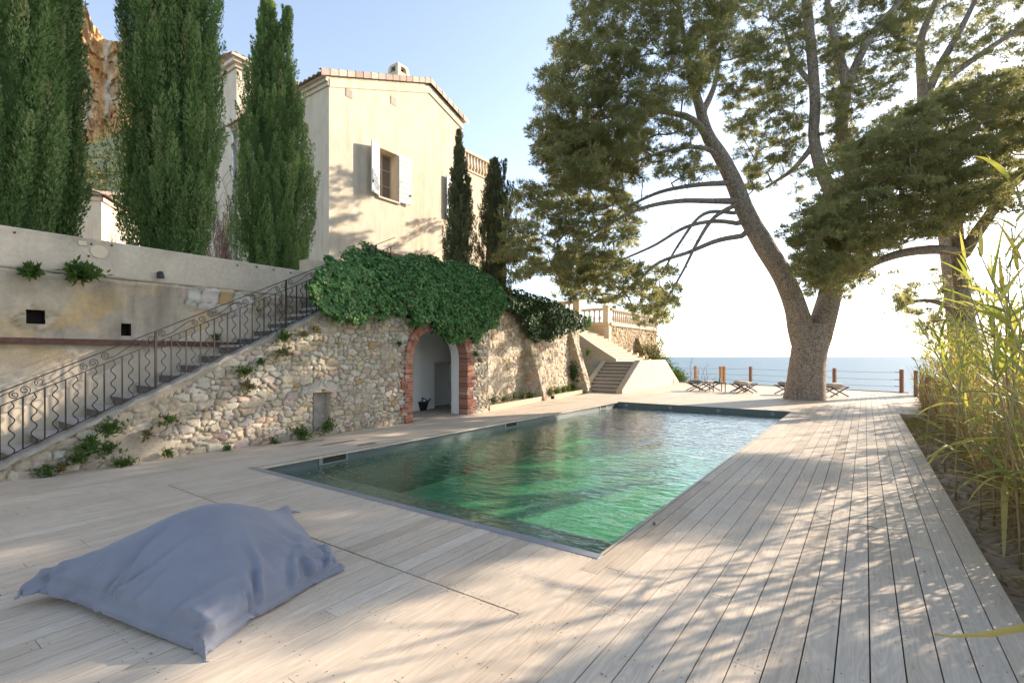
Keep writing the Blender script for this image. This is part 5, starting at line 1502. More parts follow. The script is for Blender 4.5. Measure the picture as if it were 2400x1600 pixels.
# ================================================================ pines
def poly_clumps(poly, n, d0, d1, r0, r1, seed, flat=.6):
    n = int(n*2.5); r0, r1 = r0*.52, r1*.74
    r = np.random.default_rng(seed); poly = np.array(poly, float); lo, hi = poly.min(0), poly.max(0); out = []
    best = []
    while len(out) < n:
        p = lo+(hi-lo)*r.random(2)
        if not inside(np.array([p[0]]), np.array([p[1]]), poly)[0]: continue
        out.append((q(p[0], p[1], r.uniform(d0, d1)), r.uniform(r0, r1)))
    return out
class Tree:
    def __init__(s): s.P = []; s.par = []; s.w = []; s.fix = []
    def limb(s, pts, start=None):
        """main limb given as points with radii; joins node start"""
        prev = start
        P = np.array([p for p, r in pts]); Rr = np.array([r for p, r in pts])
        # smooth resample
        seg = np.r_[0, np.cumsum(np.linalg.norm(np.diff(P, axis=0), axis=1))]; n = max(4, int(seg[-1]/.25)); x = np.linspace(0, seg[-1], n)
        def cr(Y):
            return np.stack([catmull(seg, Y[:, k], x) for k in range(Y.shape[1])], 1)
        PP = cr(P); RR = np.interp(x, seg, Rr); ids = []
        for i in range(n):
            if i == 0 and start is not None: ids.append(start); continue
            s.P.append(PP[i]); s.par.append(prev if prev is not None else -1); s.fix.append(RR[i]); prev = len(s.P)-1; ids.append(prev)
        return ids
    def grow(s, targets, seed, sag=.12, step=.35, maxr=None, up=0.0):
        r = np.random.default_rng(seed)
        fixn = len(s.P)
        tg = [np.array(t) for t in targets]
        base = np.array(s.P); dist = [np.min(np.linalg.norm(base-t, axis=1)) for t in tg]
        for i in np.argsort(dist):
            t = tg[i]; A = np.array(s.P); dv = np.linalg.norm(A-t, axis=1); k = int(np.argmin(dv+np.clip(A[:, 2]-t[2]+.1, 0, None)*.8))
            a = A[k]; L = dv[k]; n = max(2, int(L/step)); prev = k
            per = unit(np.cross(t-a, r.normal(size=3)))*L*r.uniform(-.10, .10)
            for j in range(1, n+1):
                f = j/n; p = a+(t-a)*f+per*math.sin(math.pi*f)+np.array((0, 0, -sag*L*math.sin(math.pi*f)*.5))+r.normal(0, .02, 3)*(f < 1)
                s.P.append(p); s.par.append(prev); s.fix.append(0); prev = len(s.P)-1
    def mesh(s, name, m, parent, origin, tip=.008, p=.45, kmax=10):
        n = len(s.P); cnt = np.zeros(n); ch = [[] for _ in range(n)]
        for i, q_ in enumerate(s.par):
            if q_ >= 0: ch[q_].append(i)
        for i in range(n-1, -1, -1):
            if not ch[i]: cnt[i] = 1
            if s.par[i] >= 0: cnt[s.par[i]] += cnt[i]
        rad = np.array([f if f > 0 else tip*c**p for f, c in zip(s.fix, cnt)])
        for i in range(n):
            if s.fix[i] == 0 and s.par[i] >= 0: rad[i] = min(rad[i], rad[s.par[i]]*.8 if s.fix[s.par[i]] > 0 else rad[s.par[i]])
        VV = []; FF = []; off = 0
        used = np.zeros(n, bool)
        starts = [i for i in range(n) if s.par[i] < 0]
        stack = list(starts)
        while stack:
            i = stack.pop(); chain = [i]; 
            cur = i
            while ch[cur]:
                nx = max(ch[cur], key=lambda c: (rad[c], cnt[c]))
                for c in ch[cur]:
                    if c != nx: stack.append(c)
                chain.append(nx); cur = nx
            P = [s.P[c] for c in chain]; rr = [rad[c] for c in chain]
            if s.par[i] >= 0: P = [s.P[s.par[i]]]+P; rr = [min(rad[s.par[i]], rr[0]*1.25)]+rr
            if len(P) < 2: continue
            k = kmax if max(rr) > .06 else (6 if max(rr) > .02 else 4)
            V, Fc = tube_np(np.array(P)-origin, np.array(rr), k)
            VV.append(V); FF.append(Fc+off); off += len(V)
        return np_mesh(name, np.concatenate(VV), np.concatenate(FF), m, np.full(off, .5), parent=parent, smooth=True)
def catmull(xs, ys, x):
    m = np.gradient(ys, xs) if len(xs) > 2 else np.full(len(xs), (ys[-1]-ys[0])/(xs[-1]-xs[0]))
    i = np.clip(np.searchsorted(xs, x)-1, 0, len(xs)-2); h = xs[i+1]-xs[i]; t = (x-xs[i])/h
    return (2*t**3-3*t**2+1)*ys[i]+(t**3-2*t**2+t)*h*m[i]+(-2*t**3+3*t**2)*ys[i+1]+(t**3-t**2)*h*m[i+1]
def needles(clumps, origin, per, seed, nl=(.10, .18), nw=.019, mneed=9, flat=.50, tone0=.48):
    global rng
    rng = np.random.default_rng(seed); B = []; D = []; T = []
    for c, r_ in clumps:
        n = int(per*(r_/.45)**2*rng.uniform(.75, 1.25))
        nsub = max(3, int(n/9)); sd = unit(rng.normal(size=(nsub, 3))); sd[:, 2] = np.where(sd[:, 2] < -.35, -sd[:, 2]*.5, sd[:, 2])
        sc = sd*rng.uniform(.35, 1.25, (nsub, 1))*r_
        k = rng.integers(0, nsub, n); dv = sc[k]+rng.normal(0, .17*r_+.02, (n, 3)); dv[:, 2] *= flat
        o_ = unit(dv)
        tn = np.clip(rng.normal(tone0+.15*rng.normal(), .12, n), 0, 1)
        for j in range(mneed):
            B.append(c+dv); D.append(unit(o_*.7+rng.normal(0, .6, (n, 3))+np.array((0, 0, .25)))); T.append(np.clip(tn+rng.normal(0, .08, n), 0, 1))
    B = np.concatenate(B)-origin; D = np.concatenate(D); T = np.concatenate(T)
    L = rng.uniform(*nl, len(B)); V, Fc = blades(B, D, L, nw*rng.uniform(.7, 1.3, len(B)), mid=.5)
    return V, Fc, np.repeat(T, 4)
LIT = [np.array((x, y, -.9)) for x in (-5.0, -4.4, -3.8) for y in (6.6, 7.4, 8.2, 9.0)] + [onZ(u, v) for u, v in ((560, 1570), (700, 1560), (820, 1540), (950, 1500), (1080, 1460), (900, 1590), (1100, 1560), (1250, 1500), (1330, 1420), (1420, 1370), (1500, 1330), (1250, 1410), (1400, 1330))] + [onZ(u, v) for u, v in ((1900, 980), (1950, 1030), (1860, 1010))]
def open_to_sun(cl, gap=.22):
    # leave openings in the boughs where the photograph shows sun on the deck and in the pool
    s = np.array(sdir); out = []
    for c, r_ in cl:
        ok = True
        for p in LIT:
            v = c-p; t = v@s
            if t > 0 and np.linalg.norm(v-s*t) < gap+.75*r_: ok = False; break
        if ok: out.append((c, r_))
    return out
def pine(label, limbs, clumps, seed, per=70, extra=None, base=None, sag=.12, **kw):
    b = np.array(base); root = empty('stone_pine', b, 0, label, 'tree', 'pines by the sea')
    t = Tree(); ids = {}
    for name, st, pts in limbs:
        start = None
        if st:
            a = np.array([t.P[i] for i in ids[st]]); start = ids[st][int(np.argmin(np.linalg.norm(a-pts[0][0], axis=1)))]
        ids[name] = t.limb(pts, start)
    t.grow([c for c, r_ in clumps], seed, sag)
    if extra: t.grow(extra, seed+1, sag*.5)
    t.mesh('trunk', M['bark'], root, b)
    V, Fc, T = needles(clumps, b, per, seed+5, **kw)
    np_mesh('crown', V, Fc, M['pine'], T, parent=root)
    return root
def LP(*pts): return [(q(u, v, d), r_) for u, v, d, r_ in pts]

# the big forked pine in the deck
P1 = [(1228, 330), (1238, 240), (1275, 110), (1340, 25), (1400, -150), (1560, -220), (1700, -150), (1690, 60), (1650, 170), (1560, 240), (1490, 300), (1430, 400), (1340, 440), (1265, 410)]
P1L = [(1235, 310), (1300, 290), (1420, 300), (1460, 390), (1360, 440), (1270, 425)]
P1b = [(1290, 330), (1420, 280), (1560, 260), (1610, 330), (1640, 400), (1560, 430), (1420, 420), (1330, 420)]
P2 = [(1150, 480), (1200, 430), (1300, 425), (1420, 430), (1470, 480), (1460, 560), (1400, 600), (1330, 640), (1200, 640), (1150, 600)]
P2b = [(1260, 600), (1380, 580), (1440, 600), (1540, 620), (1555, 680), (1530, 745), (1470, 750), (1390, 700), (1290, 690)]
P3 = [(1650, 220), (1700, 100), (1740, -120), (1860, -120), (1845, 150), (1850, 330), (1810, 410), (1740, 450), (1700, 440), (1690, 330)]
P4 = [(1885, -120), (2120, -120), (2090, 120), (2060, 220), (1985, 260), (1950, 340), (1900, 330), (1890, 150)]
cl1 = poly_clumps(P1, 290, 13.4, 17.2, .30, .56, 101) + poly_clumps(P1L, 60, 14.5, 20.3, .32, .56, 108) + poly_clumps(P1b, 62, 15.0, 18.5, .25, .42, 102) + poly_clumps(P2, 105, 14.2, 18.5, .30, .52, 103) + poly_clumps(P2b, 60, 14.6, 17.5, .26, .42, 104) + poly_clumps(P2b, 40, 18.5, 23.0, .30, .48, 109) + poly_clumps(P2, 30, 18.5, 22.0, .32, .52, 110)
cl1 += poly_clumps(P3, 150, 17.5, 21.5, .30, .52, 105) + poly_clumps(P4, 150, 18, 22, .32, .55, 106) + poly_clumps([(1890, 310), (1960, 280), (2100, 240), (2160, 400), (1960, 440)], 34, 19, 22.5, .34, .56, 116)  # last clumps, mostly hidden, added to keep sun off the left stair
cl1 += poly_clumps([(1800, 400), (1850, 380), (1900, 430), (1880, 470), (1830, 470)], 7, 18.5, 19.8, .22, .34, 107)
trunk = LP((1847, 925, 18.6, .74), (1850, 890, 18.6, .66), (1855, 830, 18.6, .60), (1861, 785, 18.6, .61), (1862, 745, 18.6, .58))
big = [('trunk', None, trunk),
 ('L', 'trunk', LP((1850, 805, 18.6, .44), (1838, 750, 18.55, .44), (1830, 715, 18.5, .39), (1822, 690, 18.45, .37), (1801, 640, 18.4, .35), (1755, 563, 18.2, .35), (1714, 490, 18.0, .31), (1686, 420, 17.8, .285), (1656, 360, 17.6, .25), (1625, 310, 17.4, .21), (1608, 250, 17.2, .165), (1588, 180, 17, .12), (1572, 90, 17, .085), (1555, 0, 17, .06), (1530, -120, 17, .03))),
 ('R', 'trunk', LP((1873, 805, 18.6, .44), (1886, 750, 18.6, .44), (1896, 715, 18.6, .42), (1903, 690, 18.6, .40), (1914, 640, 18.7, .37), (1925, 575, 18.8, .33), (1928, 520, 18.9, .30), (1915, 455, 19, .26), (1888, 395, 19.2, .225), (1870, 320, 19.3, .20), (1872, 240, 19.4, .19), (1864, 120, 19.5, .185), (1852, 0, 19.6, .17), (1840, -140, 19.6, .10))),
 ('R2', 'R', LP((1928, 530, 18.9, .26), (1962, 440, 19.1, .25), (1950, 370, 19.2, .245), (1932, 290, 19.2, .22), (1943, 200, 19.2, .19), (1925, 120, 19.3, .15), (1905, 40, 19.4, .12), (1895, -100, 19.5, .06))),
 ('R3', 'R2', LP((1938, 230, 19.2, .17), (1975, 130, 19.0, .15), (2010, 70, 18.8, .12), (2070, 0, 18.6, .10), (2120, -70, 18.5, .05))),
 ('R4', 'R', LP((1872, 330, 19.3, .12), (1820, 390, 19.6, .09), (1760, 430, 19.8, .05))),
 ('R5', 'R', LP((1870, 200, 19.4, .12), (1830, 150, 19.8, .09), (1800, 60, 20, .06))),
 ('L0', 'L', LP((1625, 312, 17.4, .14), (1590, 275, 17.0, .11), (1530, 258, 16.6, .085), (1450, 255, 16.2, .06), (1380, 275, 16, .035))),
 ('L1', 'L', LP((1612, 262, 17.2, .12), (1640, 200, 17.6, .09), (1655, 110, 18, .06), (1680, 20, 18.2, .03))),
 ('L2', 'L', LP((1668, 385, 17.7, .11), (1640, 350, 17.4, .09), (1600, 338, 17.1, .075), (1540, 345, 16.8, .06), (1450, 375, 16.4, .04))),
 ('L3', 'L', LP((1680, 420, 17.8, .11), (1600, 425, 17.3, .08), (1520, 440, 17, .06), (1430, 480, 16.6, .04))),
 ('L4', 'L', LP((1700, 462, 17.9, .13), (1640, 462, 17.5, .10), (1560, 462, 17, .08), (1470, 480, 16.5, .06), (1390, 520, 16.1, .045), (1320, 560, 15.8, .03))),
 ('L5', 'L', LP((1705, 515, 18.0, .09), (1650, 508, 17.7, .075), (1580, 520, 17.3, .06), (1500, 565, 16.9, .045), (1420, 600, 16.5, .03))),
 ('L6', 'L', LP((1716, 540, 18.05, .10), (1650, 552, 17.6, .085), (1580, 580, 17.1, .065), (1510, 605, 16.7, .055), (1460, 650, 16.3, .04), (1400, 690, 16, .025))),
 ('L7', 'L', LP((1690, 470, 17.8, .085), (1640, 500, 17.4, .07), (1600, 560, 17.0, .055), (1570, 620, 16.6, .04), (1530, 690, 16.3, .025))),
 ('L8', 'L', LP((1700, 490, 17.9, .075), (1620, 490, 17.4, .06), (1560, 560, 16.9, .045), (1520, 630, 16.5, .03)))]
dead = [q(u, v, d) for u, v, d in ((1400, 330, 15.6), (1430, 350, 15.4), (1370, 345, 15.6), (1480, 330, 15.8), (1420, 385, 15.5), (1380, 380, 15.3), (1470, 370, 15.6), (1500, 400, 15.9), (1350, 400, 15.4), (1540, 300, 16), (1500, 290, 15.8), (1440, 300, 15.6), (1560, 500, 16.2), (1500, 520, 16), (1450, 540, 15.8), (1480, 600, 16), (1580, 610, 16.3), (1540, 640, 16.2), (1600, 540, 16.6))]
r_d = np.random.default_rng(31)
fan = [(1360, 300), (1620, 300), (1690, 470), (1610, 620), (1430, 650), (1350, 430)]
while len(dead) < 105:
    u_, v_ = r_d.uniform(1350, 1700), r_d.uniform(290, 660)
    if inside(np.array([u_]), np.array([v_]), fan)[0]: dead.append(q(u_, v_, r_d.uniform(15.0, 17.4)))
bb = q(1847, 917, 18.6)
pine('big old forked pine growing up through the deck beside the pool', big, open_to_sun(cl1, .02), 201, per=72, extra=dead, base=(bb[0], bb[1], 0))
o = MB()                                              # flared foot of the trunk is part of the pine's limb mesh

# the dense pine on the right, nearer
P5 = [(1885, 470), (1900, 390), (1960, 330), (2050, 275), (2140, 215), (2230, 190), (2400, 150), (2430, 260), (2330, 380), (2320, 510), (2230, 530), (2120, 545), (2020, 580), (1950, 650), (1890, 680), (1840, 640), (1820, 560), (1845, 500)]
P5c = [(1822, 560), (1850, 500), (1900, 470), (2000, 520), (2010, 590), (1940, 660), (1885, 685), (1842, 640)]
P6 = [(1880, 640), (1950, 620), (2060, 600), (2180, 595), (2200, 640), (2080, 650), (1990, 690), (1910, 690)]
P7 = [(2040, 720), (2070, 660), (2150, 640), (2250, 640), (2290, 760), (2240, 830), (2130, 790), (2070, 740)]
cl2 = poly_clumps(P5, 320, 12.2, 16.5, .34, .60, 111) + poly_clumps(P5, 70, 16.5, 19.5, .36, .62, 115) + poly_clumps(P5c, 46, 12.5, 15.5, .34, .55, 117) + poly_clumps([(2450, 60), (2560, -150), (2660, -120), (2650, 440), (2590, 540), (2400, 570), (2410, 380)], 160, 10.4, 14.6, .34, .60, 114) + poly_clumps(P6, 34, 14.5, 17, .22, .36, 112) + poly_clumps(P7, 52, 16, 19, .24, .42, 113)  # includes clumps added beyond the right frame edge to shade the left foreground
r2 = [('trunk', None, LP((2262, 960, 16.6, .30), (2245, 850, 16.6, .26), (2222, 740, 16.5, .23), (2206, 640, 16.4, .20), (2200, 570, 16.3, .19), (2195, 510, 16.1, .16), (2165, 450, 15.8, .16), (2130, 400, 15.4, .12), (2090, 350, 15, .07))),
 ('b', 'trunk', LP((2203, 600, 16.3, .20), (2240, 540, 16.0, .18), (2290, 470, 15.6, .15), (2340, 400, 15.2, .11), (2400, 300, 14.8, .06))),
 ('c', 'trunk', LP((2205, 578, 16.3, .17), (2150, 573, 16.0, .155), (2090, 578, 15.8, .14), (2020, 598, 15.5, .12), (1975, 622, 15.2, .10), (1930, 650, 15.0, .06), (1890, 665, 14.8, .03))),
 ('e', 'trunk', LP((2200, 540, 16.2, .14), (2130, 520, 15.7, .11), (2060, 500, 15.2, .09), (1980, 490, 14.8, .06), (1900, 500, 14.5, .03))),
 ('g', 'b', LP((2330, 420, 15.2, .12), (2450, 330, 14.2, .10), (2600, 250, 13.0, .08), (2800, 150, 12.0, .04))),
 ('f', 'trunk', LP((2228, 760, 16.5, .12), (2170, 700, 16.8, .09), (2110, 690, 17, .06), (2060, 710, 17.2, .03)))]
bb = q(2262, 960, 16.6)
pine('dense dark leaning pine rising behind the reeds on the right', r2, open_to_sun(cl2), 211, per=64, base=(bb[0], bb[1], -.2), nl=(.09, .16), tone0=.55)

# the thinner pine behind it at the top right
P8 = [(2060, 60), (2110, -150), (2500, -200), (2560, 60), (2400, 130), (2280, 160), (2140, 210), (2080, 170)]
cl3 = poly_clumps(P8, 150, 20, 25, .40, .70, 121)
r3 = [('trunk', None, LP((2215, 960, 22, .34), (2190, 700, 22, .30), (2160, 450, 22, .27), (2125, 270, 22, .24), (2118, 190, 22, .20), (2116, 90, 22, .15), (2150, 0, 22, .11), (2180, -120, 22, .06))),
 ('b', 'trunk', LP((2125, 230, 22, .18), (2160, 150, 21.8, .16), (2200, 80, 21.6, .13), (2240, 0, 21.5, .09), (2280, -100, 21.4, .05))),
 ('c', 'trunk', LP((2125, 250, 22, .16), (2180, 180, 21.6, .14), (2260, 120, 21.3, .12), (2352, 60, 21, .09), (2460, 0, 20.8, .05)))]
bb = q(2215, 960, 22)
pine('tall thin pine with bare limbs against the bright sky at the top right', r3, open_to_sun(cl3), 221, per=56, base=(bb[0], bb[1], -.2))

# pine added out of view right of the reeds, to shade the foreground deck
def shade_pine():
    r = np.random.default_rng(5); c = []
    bx, by = 6.1, 11.2
    for i in range(290):
        a = r.random()*6.28; rr = 2.5*r.random()**.62; c.append((np.array((bx+rr*math.cos(a)*1.0, by+rr*math.sin(a)*1.15, 4.3+2.6*r.random()*(1-rr/4.5))), r.uniform(.28, .46)))
    tr = [('trunk', None, [(np.array((bx+1.0, by+.5, -.4)), .30), (np.array((bx+.7, by+.4, 1.5)), .26), (np.array((bx+.2, by, 3.2)), .22), (np.array((bx, by, 4.6)), .15), (np.array((bx-.3, by-.3, 6.0)), .05)]),
          ('a', 'trunk', [(np.array((bx+.3, by, 2.9)), .15), (np.array((bx-.9, by+.5, 4.0)), .1), (np.array((bx-2.2, by+1.0, 4.8)), .05)]), ('b', 'trunk', [(np.array((bx+.2, by, 3.2)), .15), (np.array((bx+.6, by-1.2, 4.2)), .1), (np.array((bx+.6, by-2.4, 4.8)), .05)])]
    pine('added out of view spreading pine beyond the reeds whose boughs shade the near deck', tr, open_to_sun(c), 231, per=60, base=(bx+1.0, by+.5, -.3))
shade_pine()

# ================================================================ ivy
def ivy(label, poly_px, X, n, seed, m, leaf=(.06, .11), bulge=.4, tone0=.45, back=True, stems=14):
    global rng
    rng = np.random.default_rng(seed)
    poly = np.array([onX(u/.98, v/.98, X)[1:] for u, v in poly_px]); lo, hi = poly.min(0), poly.max(0)
    root = empty('ivy', (X, (lo[0]+hi[0])/2, lo[1]), 0, label, 'ivy'); o = np.array(root.location)
    Y = rng.uniform(lo[0]-.05, hi[0]+.05, n*3); Z = rng.uniform(lo[1]-.05, hi[1]+.05, n*3)
    jy = .16*(fbm(Y*3, Z*3, seed)-.5)*2; jz = .30*(fbm(Y*3, Z*3, seed+1)-.5)*2
    k = inside(Y+jy, Z+jz, poly); Y, Z = Y[k][:n], Z[k][:n]
    b = bulge*(.25+.75*fbm(Y*1.1, Z*1.1, seed+2))*np.clip((Z-lo[1])/.6+.25, 0, 1)
    clump = .16*(fbm(Y*4.5, Z*4.5, seed+3)-.5)
    roll = np.clip((Z-(TZ-.05))/(hi[1]-TZ+.05), 0, 1)                    # top rolls back over the wall
    x = X+b+clump-roll**1.6*.75-rng.random(len(Y))**2*.22
    nrm = np.stack([np.ones(len(Y))*(1-.6*roll), rng.normal(0, .35, len(Y)), .35+.5*roll+rng.normal(0, .3, len(Y))], 1)
    P = np.stack([x, Y, Z], 1)
    if back:                                              # the same mass seen from above, on the terrace side
        nb = n//3; yb = rng.uniform(lo[0]+1.5, hi[0]-.1, nb); xb = X-rng.uniform(.1, 1.5, nb); top = hi[1]-.35-.25*np.abs((yb-(lo[0]+hi[0])/2)/((hi[0]-lo[0])/2))**2
        zb = TZ+(top-TZ)*(.75+.5*(fbm(xb*2, yb*2, seed+7)-.3))*np.clip(1-((X-xb-.5)/1.3)**2*.5, .2, 1)
        P = np.concatenate([P, np.stack([xb, yb, zb], 1)]); nrm = np.concatenate([nrm, np.stack([rng.normal(0, .4, nb), rng.normal(0, .4, nb), np.ones(nb)], 1)])
    nrm = unit(nrm+rng.normal(0, .25, nrm.shape)); N = len(P)
    down = unit(np.array((0, 0, -1.0))+rng.normal(0, .45, (N, 3))); down = unit(down-nrm*(down*nrm).sum(1, keepdims=True)); side = np.cross(down, nrm)
    L = rng.uniform(*leaf, N)
    # heart shaped leaf with a folded midrib: 6 corners, two quads
    A = P; V = np.empty((N, 6, 3)); l = L[:, None]
    V[:, 0] = A; V[:, 1] = A+down*l*.18+side*l*.50+nrm*l*.06; V[:, 2] = A+down*l*.62+side*l*.34+nrm*l*.03
    V[:, 3] = A+down*l*1.0-nrm*l*.05; V[:, 4] = A+down*l*.62-side*l*.34+nrm*l*.03; V[:, 5] = A+down*l*.18-side*l*.50+nrm*l*.06
    i = np.arange(N)[:, None]*6; Fc = np.concatenate([i+np.array([[0, 1, 2, 3]]), i+np.array([[0, 3, 4, 5]])])
    tone = np.clip(rng.normal(tone0, .22, N)+.45*(fbm(P[:, 1]*1.5, P[:, 2]*1.5, seed+5)-.5), 0, 1); tone = np.where(rng.random(N) < .02, 1, tone)
    np_mesh('leaves', V.reshape(-1, 3)-o, Fc, M[m], np.repeat(tone, 6), parent=root)
    s = MB()
    for _ in range(stems):
        y = rng.uniform(lo[0]+.2, hi[0]-.2); z = TZ-.15; pts = []
        while z > lo[1]-.1 and inside(np.array([y]), np.array([z]), poly)[0]:
            pts.append((X-.02+.03*rng.random()-o[0], y-o[1], z-o[2])); y += rng.normal(0, .07); z -= .12
        if len(pts) > 2: s.tube(pts, np.linspace(.018, .006, len(pts)), 5, cap=False)
    if s.v: s.build('stems', M['twig'], root, fix=False)
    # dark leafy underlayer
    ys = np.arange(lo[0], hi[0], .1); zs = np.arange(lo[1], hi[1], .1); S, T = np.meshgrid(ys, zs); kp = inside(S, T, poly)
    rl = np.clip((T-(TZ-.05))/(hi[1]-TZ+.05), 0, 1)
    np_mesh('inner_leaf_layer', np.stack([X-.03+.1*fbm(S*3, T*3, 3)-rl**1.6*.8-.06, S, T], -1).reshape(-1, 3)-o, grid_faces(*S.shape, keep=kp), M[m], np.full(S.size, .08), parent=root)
ivy('thick glossy green ivy spilling over the wall top and the brick arch', [(690, 655), (725, 618), (790, 590), (830, 562), (880, 558), (940, 578), (1010, 585), (1080, 600), (1130, 610), (1146, 650), (1148, 700), (1125, 760), (1090, 775), (1040, 782), (1003, 770), (985, 745), (930, 735), (880, 725), (820, 722), (770, 730), (728, 720), (712, 690)], WX+.06, 30000, 301, 'ivy', (.042, .085), stems=26)
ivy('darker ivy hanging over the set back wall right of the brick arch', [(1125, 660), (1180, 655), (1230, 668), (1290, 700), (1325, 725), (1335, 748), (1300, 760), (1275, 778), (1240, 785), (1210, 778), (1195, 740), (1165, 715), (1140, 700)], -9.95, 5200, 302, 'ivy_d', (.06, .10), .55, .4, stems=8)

# ================================================================ weeds, shrubs, reeds
def tuft(name, pos, r_, h, n, m, label, cat, group, leaf=(.05, .10), out=None, stems=6, wr=.38, droop=0.0):
    root = empty(name, pos, 0, label, cat, group)
    out = np.array(out if out is not None else (0, 0, 1.0)); out = unit(out)
    nst = max(4, n//9); sd = unit(rng.normal(0, .55, (nst, 3))+out*.9); sl_ = rng.uniform(.4, 1, nst); 
    b = MB()
    for i in range(min(nst, stems)): b.tube([(0, 0, 0), tuple(sd[i]*h*.5*sl_[i]), tuple(sd[i]*h*sl_[i]+np.array((0, 0, .12*h-droop*h)))], [.006, .004, .002], 4, cap=False)
    b.build('stems', M['twig'], root, fix=False)
    k = rng.integers(0, nst, n); t = rng.uniform(.2, 1.0, n)
    P = sd[k]*(h*sl_[k]*t)[:, None]*np.array((r_/h, r_/h, 1.0))+rng.normal(0, .012, (n, 3))+np.array((0, 0, 1))*(.12*h*t-droop*h*t*t)[:, None]
    D = unit(sd[k]*.6+rng.normal(0, .6, (n, 3))+np.array((0, 0, .2))); L = rng.uniform(*leaf, n)
    V, Fc = blades(P, D, L, L*wr*rng.uniform(.8, 1.3, n), mid=.5)
    np_mesh('leaves', V, Fc, M[m], np.repeat(np.clip(rng.normal(.45, .2, n), 0, 1), 4), parent=root)
    return root
rng = np.random.default_rng(77)
def on_wall(u, v, X=WX+.07): return onX(u, v, X)
WG = 'weeds rooted in the rubble wall'
weeds = [  # px (2400), radius, leaves, kind, label
 ((104, 1098), .13, 90, 'weed', 'small green weed at the foot of the wall, nearest the left picture edge'),
 ((285, 1082), .22, 190, 'weed', 'low spreading green weed at the wall foot below the big white stone'),
 ((203, 1040), .24, 240, 'weed', 'bushy green weed clump on the low end of the wall under the coping'),
 ((178, 1072), .16, 120, 'weed', 'green weed just below the bushy clump on the low end of the wall'),
 ((255, 1000), .24, 230, 'weed', 'leafy weed growing along the coping near the third stone step'),
 ((145, 1085), .10, 70, 'drygrass', 'olive weed tuft between two weeds at the low end of the wall'),
 ((252, 1045), .14, 100, 'weed', 'weed hanging right of the bushy clump low on the wall'),
 ((395, 978), .16, 110, 'weed', 'weed tuft in the middle of the low wall above the round stones'),
 ((342, 1010), .12, 70, 'drygrass', 'faded weed tuft left of the middle of the low wall'),
 ((390, 1055), .12, 80, 'weed', 'weed tuft near the wall foot right of the big white stone'),
 ((570, 866), .20, 170, 'weed', 'bright green weed under the coping halfway up the wall'),
 ((580, 900), .24, 150, 'drygrass', 'yellowing creeper trailing below the bright weed halfway up the wall'),
 ((660, 790), .26, 220, 'weed', 'bright weed clump under the third railing post'),
 ((662, 820), .24, 140, 'drygrass', 'dry grass hanging below the clump under the third railing post'),
 ((738, 768), .12, 80, 'drygrass', 'brown dry tuft in the wall just below the ivy'),
 ((712, 778), .10, 70, 'drygrass', 'small olive tuft left of the brown one below the ivy'),
 ((612, 842), .11, 60, 'weed', 'small tuft between the bright weed and the third railing post'),
 ((700, 1015), .28, 330, 'weed', 'wide dark green weed patch in front of the blocked niche'),
 ((760, 998), .26, 260, 'weed', 'weed patch at the right foot of the blocked niche'),
 ((640, 1036), .12, 70, 'weed', 'little weed at the wall foot left of the niche'),
 ((935, 803), .10, 60, 'weed', 'tiny weed in the stones left of the brick arch'),
 ((1112, 828), .13, 80, 'weed', 'tuft in the stones right of the brick arch, the upper one'),
 ((1122, 842), .12, 80, 'drygrass', 'faded tuft in the stones right of the brick arch, the lower one'),
 ((530, 1048), .10, 60, 'weed', 'small weed at the wall foot beside the deck, left of the niche weeds')]
for (u, v), r_, n, m, lab in weeds:
    p = on_wall(u, v); p[2] = max(p[2]-.06, .0)
    tuft('wall_weed', p, r_*1.15, r_*.95, int(n*1.7), m, lab, 'weed', WG, (.035, .075), (.75, 0, .45), droop=.35 if m == 'drygrass' else .1)
for (u, v), r_, n, lab in (((70, 636), .22, 170, 'small leafy plant sprouting from the render ledge, left of the pair'), ((185, 646), .40, 330, 'large leafy plant sprouting from the render ledge of the retaining wall')):
    p = onX(u, v, LX+.05); p[2] -= .05; tuft('ledge_plant', p, r_, r_*.62, n, 'weed', lab, 'plant', 'plants on the ledge of the retaining wall', (.08, .15), (.6, 0, .8), wr=.42)
p = onX(508, 797, LX+.05); tuft('ledge_plant', p, .14, .12, 70, 'weed', 'tiny plant at the end of the rusty steel beam', 'plant', 'plants on the ledge of the retaining wall', (.05, .08), (.6, 0, .8))
# planter shrubs
PL = 'low shrubs in the planter under the set back wall'
for s, r_, h, m, lab in ((.35, .30, .55, 'sage', 'taller grey green shrub at the planter end next to the arch pier'), (.95, .34, .36, 'sage', 'grey green lavender like shrub, second from the arch pier'), (1.6, .36, .38, 'sage', 'grey green rounded shrub, third from the arch pier'), (2.3, .36, .36, 'sage', 'grey green rounded shrub in the middle of the near planter'), (3.0, .34, .34, 'sage', 'grey green shrub left of the first buttress, second nearest to it'), (3.55, .26, .24, 'weed', 'small green shrub right beside the first buttress'),
                        (4.35, .30, .36, 'sage', 'dark leafy shrub at the foot of the first buttress'), (5.2, .36, .32, 'weed', 'green shrub just right of the first buttress'), (5.9, .34, .32, 'weed', 'green shrub second right of the first buttress'), (6.6, .34, .30, 'weed', 'green shrub in the middle of the far planter'), (7.2, .32, .32, 'weed', 'green shrub second from the far steps'), (7.75, .32, .34, 'weed', 'green shrub beside the far steps')):
    p = rw(s, .42 if not 4 < s < 4.6 else .8); tuft('planter_shrub', (p[0], p[1], .1), r_, h, 520, m, lab, 'shrub', PL, (.04, .08), (0, 0, 1), wr=.3)
p = rw(8.1, .35); tuft('buttress_creeper', (p[0]-.05, p[1]-.1, .5), .38, .95, 700, 'ivy_d', 'dark ivy bush growing between the second buttress and the wall', 'ivy', None, (.05, .09), (.4, 0, 1), wr=.7)
